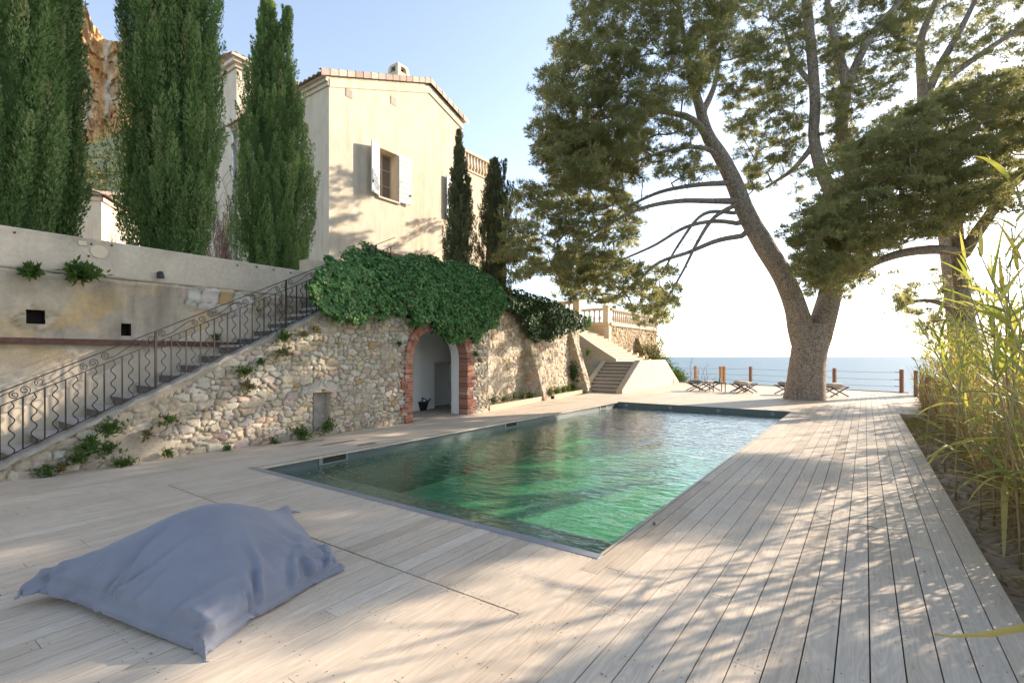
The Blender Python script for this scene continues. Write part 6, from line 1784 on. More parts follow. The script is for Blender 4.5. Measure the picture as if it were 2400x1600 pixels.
p = rw(8.9, .6); tuft('stair_creeper', (p[0], p[1], 1.6), .25, .5, 240, 'weed', 'light green creeper on top of the second buttress', 'plant', None, (.05, .09), (.4, 0, .6), wr=.6)
p = rw(9.0, .5); tuft('ivy_sprig', (p[0]-.2, p[1]+.3, 3.0), .5, .6, 420, 'ivy', 'leafy ivy sprig sticking out at the right end of the dark ivy', 'ivy', None, (.06, .1), (.7, .2, .5), wr=.8)
# shrubs between the terrace wall and the sea
def bush(pos, r_, h, n, m, label, leaf=(.09, .16)):
    root = empty('coastal_bush', pos, 0, label, 'shrub', 'shrubs on the sea bank')
    nb = 26; c = unit(rng.normal(size=(nb, 3)))*rng.uniform(.2, .85, (nb, 1))*np.array((r_, r_, h*.5))+np.array((0, 0, h*.5)); b = MB()
    for i in range(nb): b.tube([(0, 0, 0), tuple(c[i]*np.array((.5, .5, .7))), tuple(c[i])], [.025, .014, .005], 5, cap=False)
    b.build('stems', M['twig'], root, fix=False)
    k = rng.integers(0, nb, n); P = c[k]+rng.normal(0, .17*r_, (n, 3)); P[:, 2] = np.abs(P[:, 2]); D = unit(rng.normal(0, .7, (n, 3))+np.array((0, 0, .4))); L = rng.uniform(*leaf, n)
    V, Fc = blades(P, D, L, L*.45); np_mesh('leaves', V, Fc, M[m], np.repeat(np.clip(rng.normal(.5, .2, n), 0, 1), 4), parent=root)
for u, v, d, r_, h, lab in ((1530, 900, 33, 1.3, 3.6, 'olive green shrub rising against the end of the terrace wall'), (1558, 905, 32, .9, 2.4, 'mid green shrub behind the far end of the staircase parapet'), (1582, 915, 31.5, .8, 1.5, 'low bush at the foot of the staircase parapet on the sea side'), (1502, 850, 34.5, 1.0, 3.0, 'tall shrub beside the buttress of the terrace wall')):
    p = pt(u, v, d); bush((p[0], p[1], -.6 if d < 33 else 0), r_, h, 2600, 'weed' if u != 1530 else 'scrub', lab)
def bare_shrub(pos, h, n, label, m='twig_r'):
    root = empty('bare_shrub', pos, 0, label, 'shrub', 'leafless shrubs by the fence'); b = MB()
    for i in range(n):
        p = np.array((rng.normal(0, .05), rng.normal(0, .05), 0)); d = unit(np.array((rng.normal(0, .4), rng.normal(0, .4), 1.0)))
        def branch(p, d, L, r_, lev):
            pts = [p]; k = 5
            for j in range(k): d = unit(d+rng.normal(0, .16, 3)+np.array((0, 0, .05))); p = p+d*L/k; pts.append(p)
            b.tube([tuple(x) for x in pts], np.linspace(r_, r_*.5, k+1), 4, cap=False)
            if lev < 2:
                for _ in range(3): j = int(rng.integers(2, k+1)); branch(pts[j], unit(d+rng.normal(0, .5, 3)), L*.55, r_*.55, lev+1)
        branch(p, d, h*.6*rng.uniform(.7, 1), .016, 0)
    b.build('twigs', M[m], root, fix=False)
for u, d, h, n, lab in ((1612, 33, 2.6, 7, 'bare twiggy shrub behind the fence between the first two posts'), (1648, 33, 2.2, 5, 'bare leaning shrub just right of the first fence post'), (1545, 34.5, 3.6, 7, 'bare twiggy shrub rising above the green bushes')):
    p = pt(u, 900, d); bare_shrub((p[0], p[1], -.7 if h < 3 else .5), h, n, lab)

# reeds along the right of the deck
def make_reed(h, seed, n_leaf, dry=.25, leafL=(.28, .58), lw=.044):
    r = np.random.default_rng(seed); root = empty('reed', (0, 0, 0)); b = MB()
    lean = r.normal(0, .09, 2); pts = []
    for t in np.linspace(0, 1, 9): pts.append((lean[0]*h*t*t*1.6, lean[1]*h*t*t*1.6, h*t))
    b.tube(pts, np.linspace(.0105, .004, 9), 6, t=float(r.random())); b.build('stem', M['reedstem'], root, smooth=True, fix=False)
    VV = []; FF = []; TT = []; off = 0; P = np.array(pts)
    for i in range(n_leaf):
        f = r.uniform(.22, 1.0) if r.random() < .8 else r.uniform(.05, .3); p = np.array([np.interp(f, np.linspace(0, 1, 9), P[:, k]) for k in range(3)])
        az = r.random()*6.28; L = r.uniform(*leafL)*(1.15-.35*f); el = r.uniform(.5, 1.25) if f > .6 else r.uniform(.1, .9); w = lw*r.uniform(.7, 1.2); K = 8
        d = np.array((math.cos(az)*math.cos(el), math.sin(az)*math.cos(el), math.sin(el))); s = unit(np.cross(d, (0, 0, 1.0))+r.normal(0, .2, 3)); c = p.copy(); V = []
        curl = r.uniform(.5, 2.4)*(1.2 if f < .6 else .8); tn = np.clip(r.normal(.32, .16), 0, 1) if (r.random() > dry and f > .25) else r.uniform(.72, 1.0)
        nn = np.cross(s, d)
        for k in range(K+1):
            t = k/K; ww = w*min(1, .45+t*3)*(1-t)**.6+.001; V += [c+s*ww*.5+nn*ww*.12, c-nn*.0, c-s*ww*.5+nn*ww*.12]
            d = unit(d+np.array((0, 0, -1.0))*curl*L/K); c = c+d*L/K
        V = np.array(V)
        for k in range(K):
            a = off+3*k; FF += [(a, a+1, a+4, a+3), (a+1, a+2, a+5, a+4)]
        VV.append(V); TT += [np.clip(tn+.25*max(0, (j//3)/K-.65)*(r.random() < .6)*2, 0, 1) for j in range(len(V))]; off += len(V)
    np_mesh('leaves', np.concatenate(VV), np.array(FF), M['reedleaf'], np.array(TT), parent=root, smooth=True)
    return root
M['cover'] = leafmat('yellow_ground_cover', [(0, (0.14, 0.17, 0.03)), (0.6, (0.30, 0.30, 0.05)), (1, (0.40, 0.26, 0.07))], 0.3, (0.4, 0.4, 0.05))
def build_reeds():
    global rng
    rng = np.random.default_rng(909)
    protos = [make_reed(h, 500+i, n, dry) for i, (h, n, dry) in enumerate(((2.0, 13, .3), (2.4, 15, .25), (2.7, 17, .2), (1.7, 11, .45), (2.2, 14, .35), (3.0, 17, .2), (1.4, 9, .6), (2.5, 15, .3)))]
    LBL = 'slender yellow green reed in the thicket along the right of the deck'; G = 'reeds along the right of the deck'
    cnt = 0
    spots = []
    for i in range(235):
        y = 4.2+16.5*rng.random()**1.25; x = 1.24+abs(rng.normal(0, .5))+.02*(y-4)
        if x*1.0 > .2615/1.415*y+.55: x = 1.24+rng.random()*max(.1, .2615/1.415*y+.4-1.24)
        spots.append((x, y, rng.uniform(.72, 1.08)))
    for i, (x, y, sc) in enumerate(spots):
        k = i if i < 8 else int(rng.integers(0, 8))
        c = protos[k] if i < 8 else copy_tree(protos[k])
        c.location = (x, y, -.12); c.rotation_euler = (rng.normal(0, .06), rng.normal(-.07, .07), rng.random()*6.28); c.scale = (1, 1, sc); tag(c, LBL, 'reed', G)
    # near canes that stand out
    def near(u, v, dd, h, lab, seed, nl, lw, LL):
        c = make_reed(h, seed, nl, .12, LL, lw); p = pt(u, v, dd); c.location = (p[0], p[1], -.12); tag(c, lab, 'reed', G); return c
    near(2352, 1250, 4.6, 3.35, 'tallest reed with long upright yellow green leaves near the right picture edge', 601, 15, .06, (.5, .85))
    near(2240, 1150, 6.0, 2.65, 'tall reed with broad bright leaves left of the tallest one', 602, 15, .05, (.4, .7))
    near(2392, 1330, 4.0, 2.4, 'broad leaved reed at the right picture edge below the tallest one', 603, 14, .055, (.45, .8))
    near(2300, 1200, 5.2, 2.1, 'reed with orange tipped leaves in front of the thicket', 604, 14, .05, (.4, .7))
    near(2170, 1080, 8.2, 2.9, 'dark thin reed standing highest at the left end of the thicket', 605, 12, .04, (.35, .6))
    c = make_reed(1.5, 611, 7, .1, (.5, .8), .05); c.location = (.98, 2.95, -.12); tag(c, 'nearest reed at the lower right corner with one yellow leaf reaching over the deck', 'reed', G)
    mid = [pt(2640, 1400, 1.95), pt(2500, 1440, 1.82), pt(2400, 1470, 1.72), pt(2310, 1487, 1.63), pt(2235, 1490, 1.56), pt(2190, 1483, 1.52)]; W = [.012, .034, .036, .030, .016, .002]; V = []
    for k, p in enumerate(mid):
        t = unit(np.array(mid[min(k+1, 5)])-np.array(mid[max(k-1, 0)])); s_ = unit(np.cross(t, np.array((.2, .3, 1.0)))); V += [p+s_*W[k]*.5-np.array(c.location), p-np.array((0, 0, .004))-np.array(c.location), p-s_*W[k]*.5-np.array(c.location)]
    np_mesh('long_yellow_leaf', np.array(V), np.array([f for k in range(5) for f in ((3*k, 3*k+1, 3*k+4, 3*k+3), (3*k+1, 3*k+2, 3*k+5, 3*k+4))]), M['reedleaf'], np.full(len(V), .86), parent=c, smooth=True)
    near(2330, 1150, 5.0, 2.9, 'reed with very broad drooping leaves just left of the tallest one', 606, 16, .075, (.5, .85))
    near(2385, 1180, 4.7, 2.7, 'broad leaved reed squeezed against the right picture edge', 607, 16, .07, (.45, .8))
    near(2215, 1080, 7.4, 2.4, 'bright reed with wide leaves towards the left end of the thicket', 608, 15, .06, (.4, .7))
    # dead canes and litter nobody could count
    n = 4600; y = 4.0+17*rng.random(n)**1.15; x = 1.15+np.abs(rng.normal(0, .55, n))+.02*(y-4); P = np.stack([x, y, np.full(n, -.1)], 1); D = unit(np.stack([rng.normal(-.05, .16, n), rng.normal(0, .16, n), np.ones(n)], 1)); L = rng.uniform(.5, 1.7, n)
    V1, F1 = blades(P, D, L, rng.uniform(.010, .018, n), mid=.3)
    n2 = 5600; y = 3.2+17.5*rng.random(n2)**1.15; x = 1.05+np.abs(rng.normal(0, .5, n2))+.02*(y-4); zz = np.abs(rng.normal(0, .45, n2))*np.clip((x-.95)*2, 0.1, 1)-.08; P = np.stack([x, y, zz], 1); D = unit(np.stack([rng.normal(-.25, .7, n2), rng.normal(-.1, .7, n2), rng.normal(.0, .45, n2)], 1)); L = rng.uniform(.12, .42, n2)
    V2, F2 = blades(P, D, L, rng.uniform(.008, .02, n2), droop=.25)
    T = np.concatenate([np.repeat(np.clip(rng.normal(.4, .2, n), 0, .9), 4), np.repeat(np.clip(rng.normal(.4, .25, n2), 0, 1), 4)])
    ob = np_mesh('dead_reed_undergrowth', np.concatenate([V1, V2]), np.concatenate([F1, F2+len(V1)]), M['straw'], T); tag(ob, kind='stuff')
    # dry leaves, twigs and yellow ground cover on the soil
    n = 1700; x = rng.uniform(.80, 1.5, n); y = 2.5+15*rng.random(n); P = np.stack([x, y, np.full(n, -.105)+rng.uniform(0, .03, n)], 1); th = rng.random(n)*6.28; D = np.stack([np.cos(th), np.sin(th), rng.normal(.15, .2, n)], 1); L = rng.uniform(.03, .13, n)
    V1, F1 = blades(P, D, L, L*rng.uniform(.12, .4, n)); t1 = np.repeat(rng.random(n)*.9, 4)
    ob = np_mesh('ground_litter', V1, F1, M['straw'], t1); tag(ob, kind='stuff')
    n = 520; y = rng.uniform(12.5, 17.2, n); x = rng.uniform(.82, 1.25, n); k = fbm(x*3, y*1.3, 3) > .45; x, y = x[k], y[k]; n = len(x); D = unit(rng.normal(0, .6, (n, 3))+np.array((0, 0, .6))); L = rng.uniform(.03, .08, n)
    V1, F1 = blades(np.stack([x, y, np.full(n, -.1)], 1), D, L, L*.5); ob = np_mesh('ground_cover', V1, F1, M['cover'], np.repeat(np.clip(rng.normal(.75, .2, n), 0, 1), 4)); tag(ob, kind='stuff')
build_reeds()

# ================================================================ bean bag: an inflated, slumped form, stored as steps along its rows
def build_bag():
    G = np.stack([np.cumsum(np.array(a), axis=1) for a in (BAG_X, BAG_Y, BAG_Z)], -1)*np.array((.002, .002, .001))-np.array((5, 0, 0)); ny, nx = G.shape[0]-1, G.shape[1]-1
    # refine the grid, then press folds into it
    H = np.zeros((ny+1, 2*nx+1, 3)); H[:, ::2] = G; H[:, 1::2] = (G[:, :-1]+G[:, 1:])/2
    G = np.zeros((2*ny+1, 2*nx+1, 3)); G[::2] = H; G[1::2] = (H[:-1]+H[1:])/2; ny, nx = 2*ny, 2*nx
    G[1:-1, 1:-1] = (G[1:-1, 1:-1]*4+G[:-2, 1:-1]+G[2:, 1:-1]+G[1:-1, :-2]+G[1:-1, 2:])/8
    j, i = np.mgrid[0:ny+1, 0:nx+1]; e = np.minimum(np.minimum(i, nx-i), np.minimum(j, ny-j)); FL = 5
    du = np.gradient(G, axis=1); dv = np.gradient(G, axis=0); nrm = unit(np.cross(du, dv)); nrm = np.where(nrm[..., 2:] < -.2, -nrm, nrm)
    r_ = np.random.default_rng(19); folds = []
    for k in range(9): folds.append((nx-FL, r_.uniform(.10, .95)*ny, math.pi+r_.normal(.15, .4), r_.uniform(20, 52)))
    for k in range(7): folds.append((r_.uniform(.1, .95)*nx, FL, math.pi/2+r_.normal(0, .45), r_.uniform(16, 40)))
    for k in range(4): folds.append((nx-FL-2, ny*.95, math.pi+.25+.22*k, r_.uniform(36, 70)))
    for k in range(4): folds.append((FL, FL, .15+.35*k, r_.uniform(22, 44)))
    for k in range(4): folds.append((nx-FL, FL, math.pi-.15-.35*k, r_.uniform(18, 40)))
    for k in range(3): folds.append((FL, ny-FL, -.2-.4*k, r_.uniform(22, 40)))
    dh = np.zeros(e.shape)
    for x0, y0, a_, L_ in folds:
        dx, dy = i-x0, j-y0; t_ = (dx*math.cos(a_)+dy*math.sin(a_))/L_; s_ = -dx*math.sin(a_)+dy*math.cos(a_)+2.6*np.sin(t_*3+x0)+1.0*np.sin(t_*9+y0)
        w_ = r_.uniform(.9, 1.7)*(1+1.0*np.clip(t_, 0, 1)); am = r_.uniform(.015, .034)*np.clip(t_*5+.4, 0, 1)*np.clip(1-t_, 0, 1)*(t_ > -.08)
        dh += am*(np.exp(-(s_/w_)**2)-.8*np.exp(-((s_-1.9*w_)/w_)**2))
    dh = dh*np.clip((e-FL+1)/4, 0, 1)+np.clip((e-FL)/10, 0, 1)*np.clip(1-(e-14)/36., .25, 1)*.012*(fbm(i/6.0+j/34., j/6.0-i/32., 3)-.5)*2
    dh -= .012*np.exp(-((e-FL)/1.1)**2)                  # stitched seam inside the hem
    G = G+nrm*dh[..., None]
    G[..., 2] = np.maximum(G[..., 2], .004)
    c = G.reshape(-1, 3).mean(0); o = np.array((c[0], c[1], .003))
    root = empty('bean_bag', o, 0, 'big plump slumped slate blue canvas bean bag lying on the deck', 'bean bag')
    # underside: drops from the hem to the boards
    ci = np.clip(i, 0, nx); tl, tr, tb, tt = i, nx-i, j, ny-j; m = np.minimum(np.minimum(tl, tr), np.minimum(tb, tt))
    ei = np.where(m == tl, 0, np.where(m == tr, nx, i)); ej = np.where((m == tl) | (m == tr), j, np.where(m == tb, 0, ny))
    zed = G[ej, ei, 2]; Bm = G.copy(); k = np.clip(1-np.clip(e-FL, 0, 99)/9., 0, 1)
    Bm[..., 2] = np.minimum(G[..., 2]-.004, np.maximum(.0015, zed*k**1.6-.004)); cen = G[..., :2].reshape(-1, 2).mean(0)
    inn = np.clip((e-FL)/8., 0, 1)[..., None]*.05; Bm[..., :2] = Bm[..., :2]*(1-inn)+cen*inn
    V = G.reshape(-1, 3)-o; B = Bm.reshape(-1, 3)-o
    F1 = grid_faces(ny+1, nx+1); n = len(V)
    edge = [k for k in range(nx+1)] + [r*(nx+1)+nx for r in range(1, ny+1)] + [ny*(nx+1)+k for k in range(nx-1, -1, -1)] + [r*(nx+1) for r in range(ny-1, 0, -1)]
    S = np.array([(edge[k], edge[(k+1) % len(edge)], edge[(k+1) % len(edge)]+n, edge[k]+n) for k in range(len(edge))])[:, ::-1]
    np_mesh('cover', np.concatenate([V, B]), np.concatenate([F1, F1[:, ::-1]+n, S]), M['fabric'], parent=root, smooth=True)
BAG_X = [[290,9,13,-14,16,12,13,-10,13,6,16,14,14,14,12,15,16,16,12,16,16,16,16,16,16,16,13,16,16,15,16,16,16,16,16,16,16,16,15,17,15,15,16,16,15,16,16,15,16,16,16,16,15,16,13,16,17,15,11],
[287,-1,13,13,-5,9,10,12,1,15,13,15,15,15,15,12,13,16,16,15,16,16,16,15,16,13,16,15,16,15,16,16,15,16,16,16,16,16,15,16,16,16,15,16,15,16,15,16,16,15,16,14,16,17,13,16,17,16,-4],
[283,8,-5,13,11,9,6,0,16,16,14,15,15,15,14,14,11,16,16,15,15,16,15,16,11,16,16,15,16,16,16,16,15,16,16,16,16,15,16,16,15,16,16,15,16,16,15,16,16,15,16,16,13,16,16,16,16,2,-2],
[273,-3,7,13,14,14,8,4,15,16,14,13,16,15,15,10,16,16,15,14,16,15,15,15,10,16,16,16,16,16,15,16,16,16,15,16,16,15,16,16,15,16,16,15,16,16,15,15,16,16,14,16,16,16,15,16,4,-1,2],
[264,9,14,-2,12,13,14,14,14,8,16,15,15,15,11,16,15,15,14,16,15,15,15,15,9,16,16,16,16,15,16,16,15,16,16,15,16,16,15,16,15,16,16,15,16,15,16,15,16,16,15,15,17,15,16,8,-2,9,-6],
[276,8,1,6,2,13,13,15,15,13,13,16,15,13,16,13,16,15,15,15,15,15,15,15,14,11,15,16,16,16,15,16,15,16,16,15,16,15,16,15,16,15,16,16,15,16,15,16,15,16,16,15,16,15,7,11,5,-2,7],
[278,1,5,3,7,9,13,14,14,15,16,15,13,16,13,16,15,15,15,15,15,15,15,15,15,14,14,14,16,15,16,15,16,15,16,15,16,15,16,15,16,15,16,15,16,16,15,15,16,16,15,15,16,9,12,5,8,2,-1],
[279,-1,6,3,9,8,10,13,14,14,16,15,15,15,16,14,15,15,16,15,15,15,15,15,15,15,13,15,15,16,15,15,16,15,16,15,16,15,15,16,15,16,15,16,15,16,15,16,15,16,15,15,12,12,10,8,4,2,-1],
[278,0,5,5,5,9,11,12,13,14,15,15,16,15,15,16,15,15,15,15,16,15,15,15,15,15,14,15,15,15,16,15,15,16,15,16,15,15,16,15,16,15,16,15,16,15,15,16,15,15,15,13,12,12,10,7,4,3,-2],
[277,0,6,3,6,8,11,12,13,13,15,15,15,15,16,15,16,15,15,16,15,15,15,16,15,14,15,16,15,15,15,15,16,15,15,16,15,15,16,15,16,15,15,16,15,16,15,15,15,15,14,13,12,11,9,7,4,3,-1],
[276,0,6,3,6,8,10,12,12,14,14,14,15,16,15,16,15,16,15,15,16,15,16,15,15,14,16,15,16,15,15,15,16,15,15,15,16,15,15,16,15,16,15,15,16,15,15,15,15,14,13,13,12,11,9,7,3,4,-2],
[275,0,6,3,6,8,9,12,12,13,14,14,15,15,16,15,16,15,16,15,16,15,15,16,15,16,15,15,15,15,16,15,15,15,16,15,15,16,15,15,16,15,15,16,15,15,15,15,14,14,13,13,11,11,9,6,3,5,-3],
[275,-2,7,3,6,7,10,10,13,12,14,14,15,15,15,16,15,16,15,16,15,16,15,15,16,15,16,15,15,15,16,15,15,16,15,15,15,16,15,15,16,15,15,15,16,15,14,15,14,14,13,12,12,10,8,6,3,6,-4],
[270,5,3,4,6,7,9,11,11,13,13,14,15,15,15,15,16,15,16,15,16,15,16,15,16,15,15,16,15,15,16,15,15,16,15,15,15,16,15,15,16,15,15,15,15,15,15,14,14,14,12,13,11,9,8,6,3,7,-5],
[270,2,6,3,6,7,8,10,12,13,12,14,15,14,16,15,15,16,15,16,15,16,15,16,15,16,15,15,16,15,15,16,15,15,16,15,15,16,15,15,15,16,15,15,15,15,14,15,13,14,13,9,11,11,7,5,4,8,-6],
[265,12,10,1,1,7,7,8,9,13,13,14,14,15,15,15,16,15,16,15,16,15,16,15,16,15,15,16,15,16,15,15,16,15,15,16,15,15,15,16,15,15,15,15,15,15,15,13,13,13,14,14,8,7,6,7,6,7,-8],
[262,3,16,8,7,8,7,7,7,4,14,13,15,15,15,15,15,16,15,15,16,15,16,15,16,15,16,15,16,15,15,16,15,16,15,15,15,16,15,15,15,16,15,15,15,15,14,14,14,14,13,5,5,6,7,6,6,12,10],
[245,15,6,7,8,8,8,9,11,11,13,13,14,14,15,15,16,15,15,16,15,16,15,16,15,16,15,16,15,15,16,15,16,15,15,16,15,15,15,16,15,15,15,15,15,14,15,14,14,12,12,12,9,9,6,6,6,-4,13],
[240,10,12,5,7,8,9,14,13,12,13,12,13,13,12,16,15,15,16,15,16,15,16,15,16,15,16,15,15,16,15,16,15,15,16,15,15,15,16,15,15,15,15,15,15,15,14,13,11,10,12,12,12,14,8,6,4,8,-7],
[238,11,8,5,7,9,10,10,12,12,13,13,14,13,15,15,15,16,15,15,16,15,16,15,16,15,16,15,16,15,15,16,15,16,15,15,15,16,15,15,15,15,15,15,15,15,12,12,13,14,13,12,12,9,10,8,5,5,5],
[236,7,9,6,7,8,10,11,12,12,13,13,14,14,15,14,16,15,15,16,15,16,15,16,15,16,15,15,16,15,16,15,15,16,15,15,16,15,15,15,15,15,15,15,15,14,14,14,13,13,12,12,12,10,9,9,6,6,-1],
[234,4,10,5,7,9,10,11,12,12,13,13,14,14,15,15,15,15,15,16,15,16,15,16,15,16,15,16,15,15,16,15,16,15,15,16,15,15,15,15,15,15,15,14,15,14,14,14,13,14,12,12,12,10,10,10,7,1,3],
[231,3,9,6,7,9,10,11,11,13,13,13,14,15,14,15,15,15,16,15,16,15,15,16,15,16,15,16,15,16,15,15,16,15,15,16,15,15,15,15,15,15,15,15,14,15,14,13,14,13,12,12,12,11,10,9,8,7,4],
[227,3,8,6,8,8,11,11,11,13,13,14,14,14,14,15,15,16,15,15,16,15,16,15,16,15,15,16,15,16,15,15,16,15,15,16,15,15,15,15,15,15,15,15,14,14,14,14,13,13,13,12,12,11,10,9,7,8,0],
[224,1,9,6,7,9,10,11,12,13,13,14,14,14,15,14,16,15,15,15,16,15,16,15,16,15,16,15,15,16,15,16,15,15,16,15,15,15,15,15,15,15,15,15,14,14,14,14,13,13,13,12,12,10,11,9,7,8,1],
[220,1,8,6,8,9,10,11,12,13,13,14,14,14,15,15,15,15,15,16,15,15,16,15,16,15,16,15,15,16,15,16,15,15,16,15,15,15,15,15,15,15,15,15,14,14,14,14,13,13,13,12,11,11,10,9,7,9,1],
[216,0,9,5,8,9,11,11,12,13,13,14,14,14,15,15,15,15,15,16,15,15,16,15,16,15,16,15,16,15,15,16,15,15,16,15,15,15,15,15,15,15,15,15,14,14,14,14,13,13,13,12,11,11,10,8,8,9,1],
[212,0,8,6,8,9,10,12,12,12,14,14,14,14,15,15,15,15,15,16,15,15,16,15,16,15,16,15,16,15,15,16,15,15,16,15,15,15,15,15,15,15,15,15,14,13,14,14,13,14,13,11,12,10,10,9,7,11,0],
[208,-1,9,5,8,9,11,11,12,13,14,13,15,14,15,15,15,15,15,16,15,16,15,15,16,15,16,15,16,15,15,16,15,15,15,16,15,15,15,15,15,15,15,15,14,15,14,13,13,13,13,11,11,11,10,8,8,11,0],
[203,0,8,6,8,9,10,12,12,13,13,14,15,14,15,15,15,15,15,16,15,16,15,15,16,15,16,15,16,15,15,16,15,15,15,16,15,15,15,15,15,15,15,15,14,15,14,12,12,12,14,12,12,10,10,9,7,12,0],
[200,-1,8,5,8,9,11,11,13,13,13,14,14,15,15,15,15,15,16,15,15,16,15,15,16,15,16,15,15,16,15,15,16,15,15,15,16,15,15,15,15,15,15,14,15,14,15,14,12,12,9,11,14,11,11,9,7,12,0],
[194,0,8,6,7,10,10,12,12,13,14,14,14,15,15,15,15,15,16,15,15,16,15,16,15,15,16,15,15,16,15,15,16,15,15,15,15,16,15,15,15,15,14,15,15,14,14,14,14,13,12,10,7,10,10,13,7,13,0],
[189,1,8,5,8,9,11,11,13,13,14,14,14,15,15,15,15,15,16,15,15,16,15,16,15,15,16,15,15,16,15,15,15,15,16,15,15,15,15,15,15,15,15,15,15,14,14,14,14,13,13,12,10,9,8,5,11,13,1],
[184,1,8,6,7,9,11,12,12,13,14,14,15,15,15,15,15,15,16,15,15,16,15,16,15,15,16,15,15,15,16,15,15,15,15,15,16,15,15,15,15,15,15,15,14,15,14,15,13,14,13,12,10,10,7,7,5,15,1],
[178,3,8,5,7,9,11,12,13,13,14,14,15,15,15,15,15,15,16,15,15,16,15,16,15,15,15,16,15,15,15,15,15,15,16,15,15,15,15,15,15,15,15,15,15,15,14,14,14,13,14,12,9,12,4,5,7,15,4],
[172,4,8,5,7,9,11,12,13,13,14,15,15,15,15,15,15,16,15,15,16,15,15,16,15,15,15,15,16,15,15,14,16,15,15,15,15,15,15,16,15,14,15,15,15,15,15,14,14,14,12,13,12,7,10,3,3,15,4],
[165,8,7,4,7,9,12,11,13,14,14,15,15,15,15,15,16,15,15,15,16,15,15,16,15,15,15,15,15,15,15,15,14,16,15,15,15,15,15,15,16,15,13,16,15,15,15,15,14,14,13,11,13,11,6,9,3,6,15],
[158,7,10,4,7,9,11,12,13,14,15,15,15,15,15,16,15,15,15,16,15,15,15,16,15,15,15,15,15,14,16,14,15,14,16,15,15,15,15,15,15,16,15,13,15,15,15,16,14,15,13,13,10,13,10,4,6,8,7],
[152,15,3,5,9,13,6,13,11,14,15,15,16,15,15,15,15,16,15,15,15,15,15,15,15,15,15,15,15,15,15,14,14,15,15,15,15,15,16,15,15,15,15,15,13,16,15,15,15,15,15,13,12,9,12,9,4,8,4],
[160,0,16,-2,11,4,11,8,15,15,15,15,15,15,16,15,15,15,15,15,15,15,16,13,15,15,15,15,15,14,15,15,15,13,16,14,16,15,15,15,15,15,16,13,16,13,16,15,15,15,16,14,13,12,8,11,6,8,2],
[142,14,6,10,1,6,11,14,15,15,16,15,15,15,15,15,15,15,15,15,15,15,15,15,13,14,15,15,15,15,14,15,15,15,13,16,15,15,15,15,15,15,15,15,14,15,14,16,15,15,16,15,15,12,11,7,9,9,0],
[135,6,9,4,7,11,14,15,15,15,15,15,15,15,15,15,15,15,15,15,15,14,15,16,14,12,14,15,14,15,15,15,15,14,15,14,15,15,16,15,15,15,15,15,14,14,15,15,16,15,15,16,15,15,12,10,7,8,1],
[127,5,7,6,9,14,15,15,15,15,15,15,15,14,15,14,15,15,15,15,15,14,15,15,14,14,13,13,14,15,15,15,14,15,15,14,15,16,15,15,15,15,15,15,14,13,15,16,15,16,15,16,15,16,15,11,8,8,2],
[118,6,5,6,15,15,15,14,15,15,14,15,15,14,13,16,15,15,13,16,15,15,11,15,12,15,14,12,16,15,15,14,16,15,14,16,14,15,15,15,16,15,15,14,15,12,16,15,16,16,15,15,16,16,16,15,9,5,7],
[105,6,7,15,14,13,14,14,14,14,15,14,15,14,15,15,14,15,15,15,14,15,13,10,13,12,15,15,15,15,16,15,15,15,15,15,15,15,15,15,16,15,14,15,14,14,15,15,16,16,16,15,16,16,15,16,16,10,-2],
[121,-1,6,-4,15,15,15,14,15,15,14,15,11,16,15,15,15,15,15,15,14,15,14,13,11,9,12,14,16,16,16,15,16,15,16,15,16,15,15,15,16,15,15,16,14,15,15,10,16,16,16,16,16,15,16,16,14,6,15],
[150,-18,0,-6,0,16,15,15,14,15,15,14,16,12,14,15,15,14,15,14,15,14,15,15,10,11,15,9,15,16,16,15,16,16,15,16,15,16,15,15,16,15,15,16,15,15,15,16,12,15,15,16,16,16,16,16,15,16,-1]]
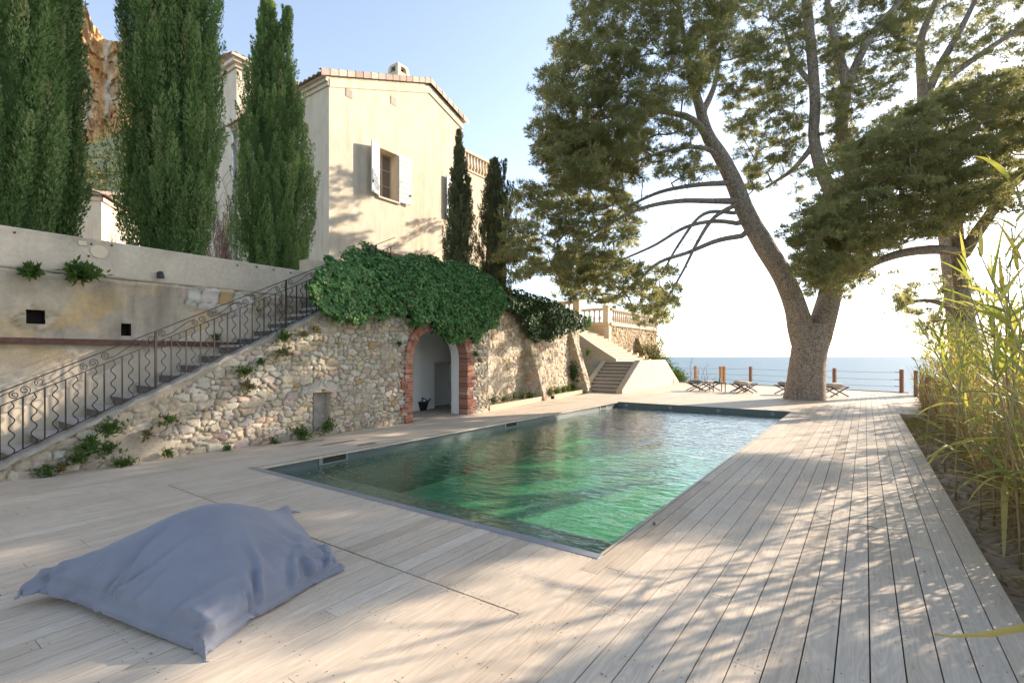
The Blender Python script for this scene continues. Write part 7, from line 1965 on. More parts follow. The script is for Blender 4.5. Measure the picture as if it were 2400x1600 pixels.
BAG_Y = [[360,10,3,6,-2,11,8,14,8,14,-7,8,7,7,11,5,2,1,10,3,4,3,3,4,-4,3,10,-1,4,4,4,3,4,3,3,3,3,3,4,1,6,4,4,2,6,4,2,4,4,3,3,4,6,-7,8,-1,0,-8,11],
[379,-10,2,2,14,13,12,9,12,-8,8,5,5,6,7,9,9,-4,2,4,3,4,3,4,5,7,-4,4,4,4,4,3,3,4,3,3,3,3,3,3,4,4,3,4,4,4,6,1,3,4,3,8,-1,1,8,-2,-5,1,-7],
[376,13,-10,2,11,13,14,16,-5,4,5,6,5,6,6,8,11,1,-1,4,4,4,4,4,9,-2,3,3,3,3,3,3,3,3,3,3,3,4,3,3,3,4,3,3,4,3,3,3,3,3,3,4,7,2,-6,1,1,2,-5],
[400,-1,0,3,4,7,13,15,-4,4,6,8,3,5,6,11,0,4,3,8,2,4,4,5,11,-2,1,3,3,2,3,3,3,3,3,3,3,3,3,3,3,4,3,3,3,3,3,6,0,3,6,-1,1,1,5,-3,5,-4,3],
[422,2,-1,3,2,3,3,7,8,11,1,3,5,5,10,1,4,5,6,2,5,4,5,4,11,-1,2,2,2,3,3,3,3,2,3,3,3,3,3,3,3,3,3,3,3,3,3,5,0,3,3,4,-2,3,3,3,-3,5,-5],
[444,3,1,3,2,2,3,3,4,7,8,1,4,7,3,8,0,4,4,5,4,4,5,4,6,8,-2,1,3,3,2,3,3,3,3,3,3,2,3,3,3,3,3,2,3,3,4,1,4,1,2,2,3,3,2,4,-1,-2,3],
[470,1,3,1,3,2,2,2,3,3,4,5,6,3,6,2,4,4,3,4,4,5,4,4,4,6,6,-4,3,3,3,2,3,3,3,3,2,3,3,3,2,3,3,2,3,2,2,4,2,2,2,3,3,3,3,1,2,-2,-2],
[496,1,2,2,2,1,2,3,2,2,3,4,3,5,3,5,2,4,3,4,4,3,4,4,4,4,7,-3,2,3,3,3,2,3,3,2,3,3,2,3,2,3,2,3,2,3,2,2,3,2,3,3,3,3,3,1,0,-1,-3],
[521,2,1,2,1,2,2,2,2,2,2,3,3,3,4,2,4,3,4,3,3,3,4,3,3,4,6,-2,3,3,2,3,2,3,3,2,3,2,3,2,2,3,2,2,3,2,2,3,2,3,3,3,3,3,2,1,-1,-1,-3],
[547,1,1,2,1,2,1,2,2,2,2,2,3,2,3,3,3,3,3,3,3,3,2,3,3,5,0,2,3,3,2,3,2,3,2,3,2,2,3,2,2,2,2,3,2,2,2,3,2,3,3,3,2,3,1,1,-1,-1,-3],
[573,1,1,1,1,1,2,1,2,2,1,2,3,2,2,3,2,3,2,3,3,2,3,2,3,4,1,2,2,3,2,2,3,2,2,2,3,2,2,2,2,2,2,2,2,2,2,3,2,3,3,2,3,2,1,0,-1,-1,-4],
[599,0,1,1,1,1,1,1,2,1,2,2,2,2,2,2,2,2,3,2,2,3,2,2,2,2,3,2,2,2,2,3,2,2,2,2,2,2,2,2,1,2,2,2,2,2,2,2,3,2,3,2,2,2,1,0,-2,-1,-4],
[625,0,0,1,1,1,1,1,1,1,1,2,2,1,2,2,2,2,2,2,2,2,2,2,2,2,2,2,2,2,2,2,2,2,2,1,2,2,2,1,2,2,2,1,2,2,2,2,2,2,2,2,2,2,0,0,-2,-1,-4],
[650,0,0,1,1,0,1,1,1,1,1,1,2,1,2,1,2,2,2,2,1,2,2,2,2,1,2,2,2,1,2,2,1,2,2,1,2,1,2,1,2,1,2,2,1,2,2,2,2,1,2,2,2,1,0,-1,-2,0,-6],
[675,0,0,1,1,0,1,0,1,1,0,2,1,1,1,2,1,2,2,1,2,1,2,2,1,2,1,2,1,2,1,2,1,1,2,1,2,1,1,2,1,1,2,1,1,2,1,2,2,2,1,1,1,2,-1,-1,-2,0,-6],
[700,1,-2,1,1,1,0,0,0,1,1,1,1,1,1,1,2,1,1,2,1,1,2,1,2,1,1,1,2,1,1,2,1,1,1,1,1,2,1,1,1,1,1,1,2,1,1,2,1,1,2,1,1,-1,0,-1,-3,1,-8],
[725,-4,3,1,0,0,0,0,1,1,0,1,1,1,1,1,1,1,1,1,1,2,1,1,1,1,1,1,1,1,2,1,1,1,1,1,0,1,1,1,1,1,1,1,1,1,1,1,1,1,1,-3,-4,-3,-3,-2,-3,10,-6],
[743,1,-1,0,0,1,0,2,2,2,1,0,1,0,1,1,1,1,1,1,1,1,1,1,1,1,0,1,1,1,1,1,0,1,1,1,1,0,1,1,0,1,1,1,0,1,1,1,1,0,-1,-1,-4,-4,-3,-3,-2,0,0],
[767,0,1,-1,0,0,1,2,1,1,1,0,1,1,1,0,1,1,1,0,1,1,1,0,1,1,1,0,1,0,1,1,0,1,0,1,1,0,1,0,1,0,1,0,1,0,1,0,-2,-2,-1,-1,-1,-2,-3,-3,-3,-2,-2],
[792,0,0,0,-1,1,0,0,1,1,0,1,1,1,1,1,0,1,0,1,1,0,1,0,1,0,1,0,1,0,0,1,0,1,0,0,1,0,0,1,0,0,0,1,0,0,-1,-1,0,-2,-1,-1,-1,-3,-2,-3,-3,-3,-4],
[818,-1,0,-1,0,0,0,0,1,0,1,0,1,1,0,1,0,1,0,1,0,0,1,0,0,1,0,0,0,1,0,0,0,0,0,1,0,0,0,0,0,0,0,0,0,0,0,-1,-2,-1,-1,-2,-2,-2,-2,-3,-4,-3,-5],
[843,-1,0,-1,-1,0,0,0,0,0,1,0,1,0,1,0,0,1,0,0,0,0,1,0,0,0,0,0,0,0,0,0,0,0,0,0,0,0,0,-1,0,0,0,-1,0,-1,-1,-1,-1,-1,-1,-2,-2,-2,-3,-3,-3,-5,-4],
[869,-2,0,-2,0,-1,0,0,0,0,0,0,1,0,0,0,0,1,0,0,0,0,-1,0,0,0,0,0,0,-1,0,0,0,0,-1,0,0,-1,0,0,-1,0,-1,0,-1,-1,-1,-1,-1,-1,-2,-2,-2,-3,-2,-3,-4,-4,-5],
[894,-2,-1,-1,-1,-1,0,0,-1,0,0,0,0,1,0,0,0,-1,0,0,0,0,-1,0,0,-1,0,0,-1,0,0,-1,0,-1,0,-1,0,-1,0,-1,-1,0,-1,-1,-1,-1,-1,-1,-2,-2,-1,-2,-3,-2,-3,-3,-5,-4,-7],
[920,-3,-1,-1,-2,0,-1,-1,0,0,0,-1,0,0,0,0,0,-1,0,0,-1,0,-1,0,-1,0,-1,0,-1,-1,0,-1,-1,0,-1,-1,0,-1,-1,-1,0,-1,-1,-1,-2,-1,-1,-2,-1,-2,-2,-3,-2,-3,-3,-4,-4,-4,-7],
[945,-3,-1,-2,-1,-1,-1,-1,0,-1,0,-1,0,0,-1,0,0,-1,0,-1,-1,0,-1,-1,0,-1,-1,-1,0,-1,-1,-1,-1,-1,0,-1,-1,-1,-1,-1,-1,-1,-2,-1,-1,-2,-1,-2,-2,-2,-2,-3,-2,-3,-4,-4,-4,-4,-7],
[970,-3,-1,-2,-2,-1,-1,-1,-1,0,-1,0,-1,-1,0,-1,0,-1,-1,-1,0,-1,-1,-1,-1,-1,-1,-1,-1,-1,-1,-1,-1,-1,-1,-1,-1,-2,-1,-1,-1,-1,-2,-1,-2,-2,-1,-2,-2,-3,-2,-3,-3,-3,-4,-4,-5,-4,-7],
[996,-4,-1,-3,-1,-2,-1,-1,-1,-1,-1,0,-1,-1,-1,-1,0,-1,-1,-1,-1,-1,-1,-1,-2,-1,-1,-1,-1,-1,-2,-1,-1,-2,-1,-1,-2,-1,-1,-2,-1,-2,-1,-2,-2,-2,-2,-2,-2,-3,-2,-3,-3,-4,-4,-4,-5,-4,-7],
[1021,-4,-2,-2,-2,-2,-1,-1,-1,-2,-1,0,-1,-1,-1,-1,-1,-1,-2,-1,-1,-1,-2,-1,-1,-2,-1,-1,-2,-1,-2,-1,-2,-1,-2,-1,-2,-1,-2,-1,-2,-2,-2,-1,-2,-3,-2,-2,-3,-2,-3,-3,-4,-4,-4,-5,-5,-3,-8],
[1046,-4,-2,-2,-3,-1,-2,-2,-1,-1,-1,-1,-2,-1,-1,-1,-1,-2,-1,-1,-2,-1,-2,-1,-2,-1,-2,-2,-1,-2,-2,-1,-2,-2,-1,-2,-2,-2,-2,-1,-2,-2,-2,-2,-2,-3,-2,-4,-3,-4,-1,-3,-4,-3,-5,-5,-5,-3,-8],
[1072,-5,-2,-3,-2,-2,-2,-2,-1,-2,-1,-1,-2,-1,-1,-2,-1,-2,-1,-2,-2,-1,-2,-2,-2,-1,-2,-2,-2,-2,-2,-2,-1,-2,-2,-2,-2,-2,-2,-2,-2,-2,-3,-2,-2,-3,-3,-2,-4,-4,-4,-4,-2,-4,-4,-5,-6,-3,-8],
[1097,-5,-2,-3,-3,-2,-2,-2,-2,-1,-2,-1,-2,-2,-1,-2,-1,-2,-2,-2,-2,-1,-2,-2,-2,-2,-2,-2,-3,-2,-2,-2,-2,-2,-2,-2,-3,-2,-2,-2,-3,-2,-2,-3,-2,-3,-3,-3,-3,-4,-4,-5,-4,-5,-5,-2,-6,-3,-8],
[1122,-4,-3,-4,-3,-2,-2,-2,-2,-2,-2,-1,-2,-2,-2,-2,-1,-2,-2,-2,-3,-2,-2,-2,-2,-2,-3,-2,-2,-3,-2,-2,-3,-2,-3,-2,-2,-3,-2,-2,-3,-2,-3,-2,-3,-3,-3,-3,-4,-4,-4,-4,-5,-5,-5,-6,-4,-3,-8],
[1147,-4,-3,-4,-3,-3,-2,-3,-2,-2,-2,-1,-2,-2,-2,-2,-3,-2,-2,-2,-3,-2,-2,-3,-2,-3,-2,-3,-2,-3,-2,-3,-3,-2,-3,-3,-2,-2,-3,-3,-2,-3,-3,-2,-3,-3,-3,-4,-4,-3,-5,-4,-5,-5,-6,-6,-6,-2,-8],
[1172,-4,-4,-4,-3,-3,-2,-3,-2,-2,-2,-2,-3,-2,-2,-2,-3,-2,-3,-2,-3,-2,-3,-2,-3,-3,-3,-3,-2,-3,-3,-3,-3,-3,-3,-3,-2,-3,-2,-3,-3,-3,-3,-3,-3,-3,-3,-3,-4,-5,-3,-5,-6,-4,-8,-6,-6,-2,-7],
[1197,-4,-4,-4,-4,-3,-3,-2,-3,-2,-2,-3,-2,-2,-3,-2,-3,-3,-3,-2,-3,-3,-3,-2,-3,-4,-3,-3,-3,-3,-3,-4,-3,-3,-3,-3,-3,-2,-4,-2,-3,-4,-2,-3,-3,-3,-3,-4,-4,-4,-5,-4,-6,-6,-5,-8,-7,-2,-8],
[1222,-4,-4,-5,-3,-4,-3,-2,-3,-3,-2,-3,-2,-3,-3,-3,-3,-3,-3,-3,-3,-2,-3,-3,-4,-3,-4,-3,-4,-3,-3,-4,-5,-2,-3,-4,-3,-3,-3,-3,-3,-2,-6,-1,-3,-3,-4,-3,-4,-4,-5,-5,-5,-6,-6,-7,-8,-7,-2],
[1246,-4,-4,-4,-4,-4,-3,-3,-3,-2,-3,-3,-3,-3,-3,-3,-4,-3,-3,-3,-3,-5,-2,-3,-4,-3,-4,-4,-4,-4,-3,-6,-2,-5,-2,-4,-3,-3,-4,-3,-4,-2,-3,-6,-1,-3,-3,-4,-3,-4,-5,-5,-6,-5,-6,-8,-7,-7,-8],
[1270,-3,-4,-5,-3,-5,-3,-3,-3,-3,-3,-3,-4,-3,-4,-3,-4,-4,-3,-4,-3,-5,-2,-6,-1,-4,-4,-4,-5,-4,-4,-4,-7,-1,-5,-2,-4,-4,-3,-4,-3,-4,-2,-3,-6,-2,-3,-3,-3,-4,-4,-5,-5,-7,-6,-7,-7,-8,-8],
[1296,-5,-3,-5,-4,-6,-2,-4,-3,-3,-4,-4,-3,-4,-4,-4,-4,-4,-4,-4,-6,-1,-4,-7,-1,-3,-5,-5,-4,-5,-4,-5,-5,-7,0,-4,-4,-4,-3,-4,-5,-2,-4,-7,1,-6,-1,-3,-3,-3,-4,-4,-6,-6,-7,-6,-8,-7,-9],
[1313,-1,-3,-1,-8,-4,-3,-3,-3,-4,-4,-5,-4,-4,-5,-4,-6,-3,-4,-5,-6,-2,-4,-4,-9,2,-5,-5,-4,-5,-5,-5,-5,-5,-7,0,-4,-4,-4,-5,-3,-5,-4,-5,-7,4,-5,-2,-4,-2,-3,-4,-4,-6,-7,-7,-7,-8,-8],
[1337,-4,-3,-5,-3,-3,-3,-3,-5,-4,-5,-5,-5,-5,-4,-6,-6,-3,-5,-5,-5,-7,-1,-5,-6,-10,5,-5,-5,-5,-5,-5,-5,-5,-6,-6,0,-5,-4,-4,-5,-4,-5,-5,-5,-7,5,-3,-3,-5,-1,-3,-3,-4,-7,-7,-7,-8,-9],
[1361,-5,-3,-5,-3,-3,-4,-5,-5,-5,-6,-5,-6,-5,-6,-7,-4,-7,-3,-5,-6,-7,-1,-7,-6,-7,-10,9,-6,-5,-5,-5,-6,-4,-5,-7,-2,-4,-4,-5,-4,-5,-5,-5,-7,-9,4,0,-2,-3,-5,0,-3,-3,-3,-7,-8,-8,-9],
[1385,-5,-4,-5,-3,-5,-6,-6,-7,-6,-5,-6,-7,-7,-8,-3,-6,-6,-8,-3,-5,-4,-12,-5,-11,-6,-8,10,0,-5,-5,-7,-3,-5,-6,-3,-7,-2,-5,-5,-4,-5,-5,-6,-6,-10,-3,4,-1,-2,-2,-5,0,-2,-2,-2,-8,-9,-8],
[1407,-5,-4,-6,-8,-8,-8,-7,-7,-8,-7,-7,-5,-6,-6,-6,-6,-6,-5,-6,-7,-5,-9,-14,-8,-11,3,3,5,-5,-3,-5,-4,-5,-5,-4,-5,-5,-4,-6,-4,-5,-6,-5,-7,-7,-7,1,-2,0,-1,-1,-2,-2,-2,-1,-1,-10,-8],
[1424,0,-15,-17,-4,-6,-6,-7,-6,-7,-6,-7,-12,-2,-5,-6,-5,-6,-6,-6,-7,-6,-8,-9,-12,-2,-8,4,1,-3,-3,-3,-4,-4,-4,-4,-4,-4,-5,-5,-4,-5,-5,-5,-6,-6,-7,-8,0,-1,-1,-2,-2,-2,-2,-4,4,-14,1],
[1430,6,-18,-16,-17,-3,-5,-6,-7,-6,-7,-8,-1,-11,-8,-5,-7,-6,-7,-7,-7,-7,-7,2,-2,-12,4,-9,-5,-3,-3,-4,-3,-4,-4,-4,-4,-5,-4,-5,-5,-4,-6,-5,-5,-5,-4,3,-9,-5,-3,-2,-2,-1,-1,0,-4,2,-14]]
BAG_Z = [[51,10,14,12,-6,1,5,-4,-9,-7,-1,-3,-2,-2,-3,-3,0,0,-2,-2,-1,-1,-2,-1,1,-2,0,-1,-1,-2,-1,-1,-1,-1,-1,-1,0,-1,-1,-1,-2,-1,-1,-2,-2,-1,-2,-2,-1,-1,-2,0,0,2,-6,-2,-1,2,-4],
[73,19,14,14,-10,-2,-3,8,-13,2,-3,-2,-2,-2,-3,-3,-3,3,-2,-2,-1,-2,-1,-2,0,-6,5,-2,-2,-1,-2,-1,-1,-1,-2,-1,-1,-1,-1,-1,-2,-2,-1,-2,-2,-2,-3,-1,-2,-1,-2,-2,1,0,-6,-2,0,-2,-24],
[108,5,20,14,-2,-3,-4,-5,3,-1,-2,-2,-2,-3,-2,-3,-3,-1,0,-2,-2,-3,-2,-2,-7,4,-1,-1,-1,-2,-1,-1,-1,-2,-1,-2,-1,-2,-1,-2,-2,-2,-1,-2,-2,-2,-2,-2,-2,-2,-1,-2,-3,-1,-2,-1,-1,-25,-25],
[106,23,20,12,11,3,-3,-5,3,-1,-3,-3,0,-2,-2,-5,1,-2,-1,-4,-1,-3,-2,-4,-8,3,1,-1,-2,-1,-2,-1,-2,-2,-2,-2,-2,-2,-2,-2,-2,-2,-2,-2,-2,-2,-3,-5,0,-1,-6,2,-1,-2,-6,1,-23,-26,-25],
[114,17,13,22,16,13,10,-2,-3,-8,5,0,-1,-2,-7,4,-1,-2,-4,0,-3,-3,-3,-3,-10,3,0,-1,-2,-1,-3,-2,-2,-2,-3,-2,-3,-3,-2,-3,-2,-3,-2,-3,-2,-3,-3,-4,0,-2,-4,-3,1,-4,-3,-21,-26,-18,-24],
[100,18,22,21,23,16,12,12,3,-3,-5,6,0,-5,3,-5,4,-1,-2,-2,-3,-3,-3,-3,-6,-10,7,-1,-2,-2,-3,-3,-3,-3,-3,-3,-4,-3,-3,-3,-3,-3,-3,-3,-3,-3,-4,-1,-5,0,-3,-2,-5,-5,-22,-17,-24,-25,-22],
[94,22,20,23,21,20,16,13,12,7,3,0,-3,3,-5,7,0,-3,1,-2,-2,-3,-3,-4,-3,-8,-8,9,-3,-4,-3,-4,-4,-4,-4,-4,-3,-4,-4,-4,-4,-4,-3,-4,-3,-3,-2,-6,-2,-3,-3,-5,-6,-19,-17,-23,-21,-25,-25],
[90,22,21,22,20,21,20,16,13,12,9,5,3,0,3,-3,7,-1,0,-2,-1,-2,-3,-3,-4,-6,-10,8,-3,-4,-5,-5,-4,-5,-5,-5,-5,-4,-5,-5,-4,-4,-5,-4,-3,-4,-4,-4,-4,-4,-6,-7,-15,-16,-18,-21,-25,-24,-25],
[86,22,21,22,23,20,20,18,16,14,13,10,7,5,2,5,2,1,0,-1,0,-2,-1,-3,-3,-4,-10,6,-6,-5,-6,-5,-6,-6,-5,-6,-6,-6,-5,-6,-5,-5,-5,-4,-5,-5,-4,-5,-6,-6,-8,-13,-14,-16,-20,-21,-24,-24,-25],
[83,21,21,23,23,21,21,19,18,16,15,13,10,9,7,4,4,3,1,1,0,-1,0,-2,-2,-11,5,-4,-7,-6,-6,-7,-6,-7,-7,-7,-6,-7,-6,-7,-6,-6,-5,-6,-6,-5,-6,-6,-7,-9,-11,-13,-15,-17,-20,-22,-24,-24,-24],
[79,22,21,23,23,22,21,21,19,18,16,15,14,11,10,7,6,4,4,2,1,0,0,-1,0,-10,2,-5,-6,-7,-8,-7,-8,-7,-8,-8,-8,-7,-8,-7,-7,-7,-6,-7,-7,-6,-7,-8,-9,-11,-12,-14,-16,-17,-20,-22,-25,-23,-24],
[76,22,20,23,24,23,22,21,21,19,19,16,16,13,12,10,8,7,4,4,2,2,0,0,-2,0,-4,-8,-6,-8,-8,-8,-8,-9,-9,-8,-9,-9,-8,-8,-8,-8,-8,-8,-7,-8,-9,-9,-11,-11,-13,-15,-16,-18,-21,-22,-24,-23,-24],
[73,21,20,24,24,23,24,22,22,21,19,19,17,15,14,12,10,8,7,5,3,3,1,0,-1,-2,-4,-6,-7,-8,-9,-9,-9,-9,-10,-9,-10,-10,-9,-9,-9,-9,-9,-9,-8,-10,-9,-11,-11,-13,-13,-16,-17,-18,-21,-23,-24,-22,-23],
[69,20,23,23,24,24,24,24,23,22,21,20,19,17,15,14,11,10,8,7,4,3,2,1,-1,-3,-4,-5,-7,-9,-8,-10,-10,-10,-10,-11,-10,-11,-10,-11,-10,-9,-10,-10,-10,-10,-11,-11,-12,-14,-15,-14,-18,-20,-21,-23,-24,-21,-23],
[66,21,21,23,24,25,25,25,23,23,24,22,20,18,17,15,13,11,9,8,6,4,2,1,-1,-2,-4,-6,-7,-8,-9,-10,-11,-10,-12,-11,-11,-12,-11,-11,-11,-11,-11,-10,-11,-11,-11,-12,-14,-13,-14,-21,-17,-18,-22,-23,-23,-21,-22],
[68,15,17,24,26,25,26,28,28,24,23,22,21,20,18,16,14,12,11,8,7,5,3,1,-1,-2,-4,-6,-7,-8,-10,-10,-11,-11,-12,-12,-12,-12,-12,-12,-12,-12,-11,-12,-11,-11,-12,-16,-15,-15,-14,-11,-21,-23,-22,-22,-23,-20,-19],
[73,21,3,20,23,25,26,29,30,34,23,23,22,20,19,17,15,14,11,9,8,5,4,1,0,-2,-4,-6,-7,-8,-10,-11,-11,-12,-12,-13,-13,-13,-13,-12,-13,-12,-12,-12,-12,-11,-13,-13,-14,-14,-14,-24,-23,-23,-22,-22,-21,-4,-18],
[80,2,21,22,23,25,26,26,27,28,25,25,25,24,18,18,15,14,12,10,8,6,4,2,0,-2,-4,-6,-7,-8,-10,-11,-12,-12,-13,-13,-13,-14,-13,-14,-13,-13,-12,-13,-12,-14,-12,-14,-15,-17,-18,-17,-19,-20,-22,-22,-23,-23,-13],
[69,18,14,24,23,25,26,18,22,25,26,27,27,29,30,17,15,14,13,10,9,6,4,3,0,-2,-4,-5,-7,-9,-10,-11,-12,-13,-13,-13,-14,-14,-14,-14,-13,-14,-13,-13,-12,-13,-16,-17,-21,-20,-17,-17,-16,-12,-21,-21,-23,-20,-23],
[65,15,20,23,23,25,25,26,25,24,26,27,27,25,23,20,18,15,12,11,9,7,5,2,1,-2,-3,-6,-7,-9,-9,-12,-12,-13,-13,-14,-14,-14,-15,-14,-14,-14,-13,-14,-14,-13,-21,-19,-17,-14,-14,-16,-16,-20,-18,-21,-22,-22,-21],
[61,18,19,23,23,25,24,26,26,25,26,25,25,24,23,22,19,16,14,12,9,7,5,3,1,-2,-3,-5,-7,-9,-10,-11,-12,-13,-14,-14,-14,-15,-15,-14,-14,-14,-15,-14,-15,-15,-15,-16,-16,-16,-17,-17,-17,-18,-19,-20,-21,-21,-22],
[58,20,18,22,24,24,25,25,25,26,25,26,25,24,22,21,20,17,14,12,10,7,6,3,1,-2,-3,-5,-7,-8,-10,-11,-12,-13,-14,-14,-15,-14,-15,-15,-15,-14,-15,-17,-17,-16,-15,-15,-14,-14,-16,-17,-17,-17,-18,-19,-20,-23,-22],
[56,20,18,22,23,24,25,24,25,26,25,25,24,24,22,21,19,17,15,13,10,7,6,3,2,-1,-3,-5,-7,-8,-10,-11,-12,-13,-14,-14,-14,-15,-15,-15,-15,-14,-15,-15,-16,-15,-15,-15,-16,-15,-16,-17,-16,-17,-18,-18,-20,-20,-21],
[54,20,18,22,23,23,24,24,25,25,25,24,24,23,22,21,18,17,15,13,10,8,6,3,2,-1,-3,-5,-6,-8,-10,-10,-12,-13,-13,-14,-15,-14,-15,-15,-15,-15,-15,-15,-15,-15,-15,-15,-16,-15,-15,-16,-16,-17,-18,-18,-20,-19,-21],
[52,20,18,21,23,23,23,24,24,24,25,23,24,22,22,20,18,17,14,13,10,8,6,3,2,-1,-2,-5,-6,-8,-9,-10,-12,-12,-13,-14,-14,-14,-15,-14,-15,-15,-14,-15,-15,-15,-14,-15,-15,-15,-16,-15,-16,-17,-18,-18,-20,-18,-21],
[50,20,17,22,22,22,23,23,24,23,24,23,22,22,21,19,18,16,14,12,11,8,5,4,2,-1,-2,-4,-6,-8,-8,-10,-12,-12,-12,-13,-14,-14,-14,-14,-14,-14,-14,-15,-14,-15,-14,-15,-15,-15,-15,-15,-16,-16,-18,-18,-20,-17,-21],
[48,20,17,21,22,22,22,23,22,23,23,22,21,21,20,19,17,15,14,12,9,8,6,4,1,0,-2,-4,-6,-7,-8,-10,-10,-12,-12,-12,-13,-14,-13,-13,-14,-13,-14,-14,-14,-14,-14,-14,-14,-15,-15,-15,-16,-17,-17,-18,-19,-17,-21],
[47,19,17,20,22,21,22,21,22,22,22,21,21,19,19,18,16,15,13,11,10,7,6,3,2,0,-2,-4,-5,-7,-8,-9,-10,-10,-12,-12,-12,-13,-12,-13,-13,-13,-12,-13,-15,-15,-14,-14,-13,-12,-15,-15,-16,-16,-17,-18,-19,-16,-20],
[45,19,17,20,20,21,21,21,21,21,20,21,19,19,18,17,15,14,12,11,9,7,5,3,2,0,-2,-3,-5,-6,-8,-8,-10,-10,-10,-12,-11,-12,-12,-12,-12,-12,-12,-11,-12,-13,-12,-14,-15,-13,-15,-16,-15,-17,-17,-18,-18,-15,-20],
[44,18,16,20,20,20,21,20,20,19,20,19,18,18,17,15,15,13,11,10,9,6,5,3,2,0,-2,-3,-5,-5,-7,-8,-9,-9,-10,-10,-11,-11,-11,-11,-12,-11,-11,-11,-11,-11,-12,-17,-15,-15,-11,-13,-15,-16,-17,-17,-19,-14,-20],
[42,18,16,19,20,19,20,19,19,19,18,18,17,17,15,15,13,12,11,9,8,6,4,3,2,0,-2,-3,-4,-5,-7,-7,-8,-9,-9,-9,-10,-10,-10,-11,-10,-10,-11,-10,-11,-11,-10,-11,-14,-15,-19,-15,-11,-15,-15,-17,-19,-12,-20],
[40,18,16,19,19,19,18,19,18,17,17,17,16,15,15,13,12,11,10,8,7,6,4,3,1,0,-2,-2,-4,-5,-6,-7,-7,-8,-8,-9,-8,-9,-10,-9,-10,-9,-10,-9,-10,-10,-11,-10,-12,-12,-14,-16,-20,-16,-15,-13,-18,-11,-20],
[39,17,16,18,18,19,18,17,17,17,16,15,15,14,13,12,11,10,8,8,6,5,4,2,2,-1,-1,-3,-3,-5,-5,-6,-7,-7,-8,-7,-8,-8,-8,-8,-9,-9,-8,-9,-9,-9,-9,-11,-10,-12,-12,-14,-15,-17,-17,-20,-15,-10,-19],
[37,17,15,18,18,18,17,16,17,15,15,14,13,13,12,10,10,9,8,7,5,5,3,2,1,0,-2,-2,-3,-4,-5,-6,-7,-6,-7,-7,-6,-7,-6,-8,-7,-9,-7,-8,-8,-8,-9,-9,-10,-10,-12,-12,-15,-16,-18,-18,-19,-7,-20],
[36,16,15,18,17,17,16,16,15,15,13,13,12,11,10,10,8,8,7,6,5,4,3,2,0,0,-2,-2,-3,-4,-4,-5,-7,-6,-6,-6,-5,-6,-6,-5,-9,-4,-8,-7,-7,-6,-8,-8,-9,-11,-10,-12,-16,-13,-19,-19,-18,-6,-19],
[35,15,15,17,17,17,15,15,14,13,13,11,11,9,9,8,7,7,6,5,5,4,2,2,0,-1,-2,-2,-3,-3,-4,-8,-3,-6,-5,-5,-5,-5,-5,-4,-5,-9,-3,-7,-6,-5,-6,-7,-9,-8,-13,-9,-13,-18,-14,-19,-19,-5,-19],
[34,14,15,17,16,16,15,14,13,12,11,10,9,8,7,7,6,6,5,4,4,4,3,1,-1,-1,-2,-2,-5,-1,-3,-5,-9,-1,-5,-5,-4,-4,-4,-6,-2,-4,-9,-2,-5,-5,-5,-5,-7,-8,-9,-14,-9,-14,-18,-16,-19,-17,-6],
[34,14,13,17,15,16,14,13,12,11,9,8,7,6,6,6,5,4,5,4,4,0,6,2,-2,-2,-2,-2,-3,-5,-1,-7,-2,-7,-1,-5,-3,-4,-4,-2,-5,-2,-3,-10,0,-4,-4,-4,-5,-5,-10,-9,-14,-11,-14,-19,-17,-16,-17],
[38,5,15,16,14,11,17,12,15,7,7,6,6,5,5,4,4,4,3,3,5,-1,5,-3,6,-3,-2,-3,-3,-3,-3,-4,-7,0,-5,-2,-3,-3,-3,-4,-2,-4,0,-3,-10,0,-3,-3,-3,-4,-5,-10,-10,-15,-11,-16,-18,-16,-18],
[34,16,3,16,11,17,13,15,8,6,6,4,5,3,4,3,4,2,3,3,-1,6,2,-4,7,-1,-2,-3,-3,-3,-3,-3,-4,-7,1,-3,-2,-3,-3,-2,-4,-1,-2,-5,1,-8,1,-3,-2,-3,-3,-4,-10,-11,-16,-13,-18,-14,-19],
[30,8,14,13,15,16,13,8,5,5,3,4,3,3,2,3,0,4,2,2,-2,6,2,1,-4,8,-3,-2,-3,-2,-3,-3,-4,-3,-7,3,-3,-2,-2,-3,-2,-2,-2,-3,-5,3,-5,1,-3,-1,-2,-3,-3,-11,-13,-16,-15,-15,-18],
[24,14,13,15,14,13,7,5,4,3,2,3,2,2,1,2,-1,4,1,2,1,-1,5,1,0,-3,7,-3,-2,-2,-3,-3,-3,-2,-4,-5,3,-2,-2,-2,-2,-2,-2,-3,-3,-3,4,-2,-1,-3,1,-2,-2,-3,-11,-14,-16,-15,-18],
[22,14,13,15,13,7,4,3,2,2,1,1,2,1,1,-1,3,-1,3,1,1,-1,5,0,0,-1,0,6,-3,-2,-2,-2,-3,-2,-2,-5,2,-2,-1,-2,-2,-2,-2,-2,-3,-4,3,1,-1,0,-3,1,0,-1,-2,-13,-15,-16,-17],
[20,14,14,14,5,3,1,1,1,1,1,1,1,0,-1,2,1,1,0,2,1,1,1,0,1,-1,0,6,0,-1,-2,-3,-1,-1,-3,-1,-3,0,-1,-1,-2,-1,-2,-2,-3,-4,0,2,1,0,0,-1,1,0,0,-1,-14,-17,-16],
[20,13,13,1,1,0,1,0,1,1,0,1,1,0,1,1,0,1,1,1,1,1,1,1,-1,3,1,2,2,-1,-1,-2,-1,-2,-1,-1,-2,-1,-1,-1,-2,-1,-1,-2,-2,-3,-1,0,1,1,1,0,0,1,0,1,0,-11,-19],
[6,15,3,0,1,1,0,1,1,1,1,1,-1,1,1,1,0,1,1,1,1,1,1,3,-2,15,-8,2,-1,0,-1,-1,0,-1,-1,-1,0,-1,-1,0,-1,0,-1,0,-1,0,0,-10,2,1,0,1,0,1,0,-1,7,-8,-10],
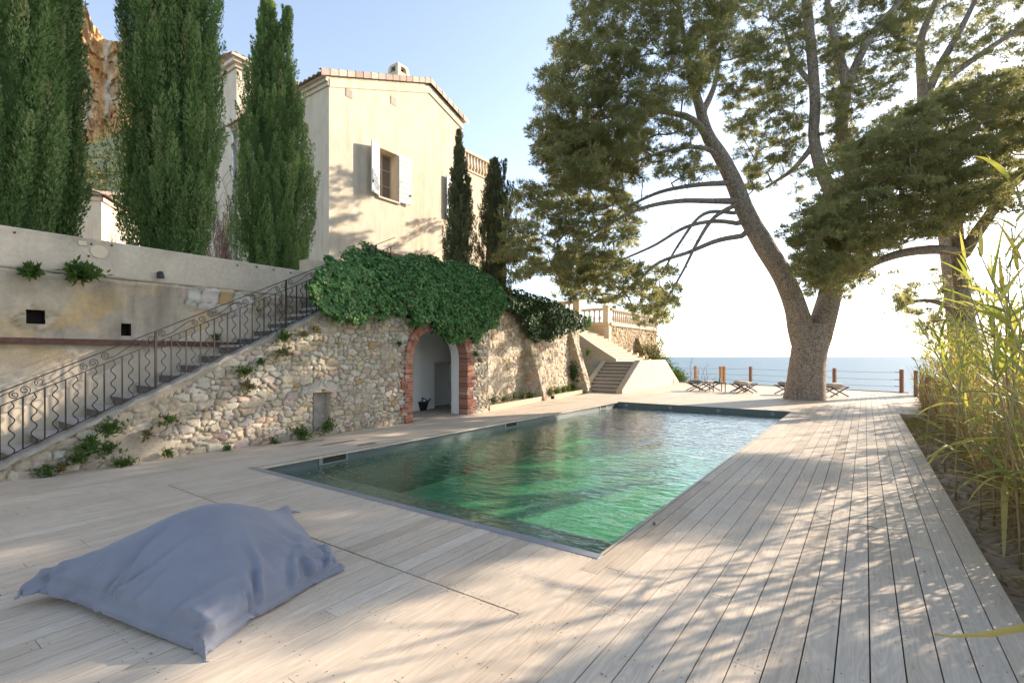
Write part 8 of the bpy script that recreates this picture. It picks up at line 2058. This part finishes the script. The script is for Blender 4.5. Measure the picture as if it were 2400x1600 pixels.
[4,0,0,0,0,0,0,0,1,1,1,1,1,-1,1,1,1,1,1,1,1,1,2,3,14,-1,6,-11,-1,-1,0,-1,0,-1,-1,0,-1,0,-1,0,0,-1,0,0,-1,0,0,3,-9,-1,1,0,1,1,0,2,4,3,-12]]
build_bag()

# ================================================================ small traces of use on the deck
def build_deck_traces():
    global rng
    rng = np.random.default_rng(404)
    # damp patch beside the pool
    mb = MB()
    for (u, v, a_, b_) in ((640, 1040, .34, .020), (720, 1036, .42, .035), (800, 1036, .40, .06), (862, 1040, .22, .09), (893, 1049, .10, .05)):
        p = onZ(u, v); n = 22
        mb.poly([(p[0]+b_*math.cos(t)*(1+.3*math.sin(5*t+u)), p[1]+a_*math.sin(t)*(1+.2*math.sin(3*t)), .0035+.0004*(u % 7)) for t in np.linspace(0, 6.283, n+1)[:-1]])
    tag(mb.build('damp_patch', M['damp'], fix=False), kind='structure')
    # fallen needles, bits of leaf and grit
    n = 1500; x = rng.uniform(-8.8, .7, n); y = rng.uniform(.3, 26, n)**1.0
    k = ~((x > PX0-.05) & (x < PX1+.05) & (y > PY0-.1) & (y < PY1+.05)); x, y = x[k], y[k]; n = len(x); th = rng.random(n)*6.283
    D = np.stack([np.cos(th), np.sin(th), rng.normal(0, .03, n)], 1); small = rng.random(n) < .25
    L = np.where(small, rng.uniform(.015, .03, n), rng.uniform(.04, .09, n)); W = np.where(small, L*.5, .0022)
    V, Fc = blades(np.stack([x, y, np.full(n, .005)], 1), D, L, W, side=np.stack([-np.sin(th), np.cos(th), np.zeros(n)], 1))
    tag(np_mesh('fallen_needles', V, Fc, M['needle'], np.repeat(rng.random(n), 4)), kind='stuff')
    # bent twigs lying near the right of the deck
    for i, (u, v, lab) in enumerate(((2057, 1240, 'thin bent twig lying across the boards at the right of the deck'), (2150, 1160, 'short dark twig lying by the reed bed edge of the deck'))):
        p = onZ(u, v); b = MB(); a = 2.2+i*1.4; pts = [(.11*k*math.cos(a+.22*k)*.5, .11*k*math.sin(a+.22*k)*.5, .006) for k in range(6)]
        b.tube(pts, np.linspace(.0035, .0015, 6), 5); ob = b.build('fallen_twig', M['twig'], fix=False); ob.location = (p[0], p[1], .002); tag(ob, lab, 'twig', 'twigs on the deck')
    p = onZ(1533, 1230); b = MB(); b.lathe([(.004, .0), (.014, .008), (.016, .016), (.009, .028), (.003, .032)], 9); ob = b.build('pine_cone', M['twig'], fix=False); ob.location = (p[0], p[1], .001); tag(ob, 'tiny dark pine cone on the deck beside the near right pool corner', 'pine cone')
def damp():
    m, nt, p = mat('damp_wood'); p.inputs['Base Color'].default_value = (.22, .165, .12, 1); p.inputs['Roughness'].default_value = .35
    return m
M['damp'] = damp()
M['needle'] = leafmat('dry_pine_needle', [(0, (0.16, 0.09, 0.04)), (0.6, (0.28, 0.17, 0.08)), (1, (0.10, 0.07, 0.04))], 0.1)
build_deck_traces()
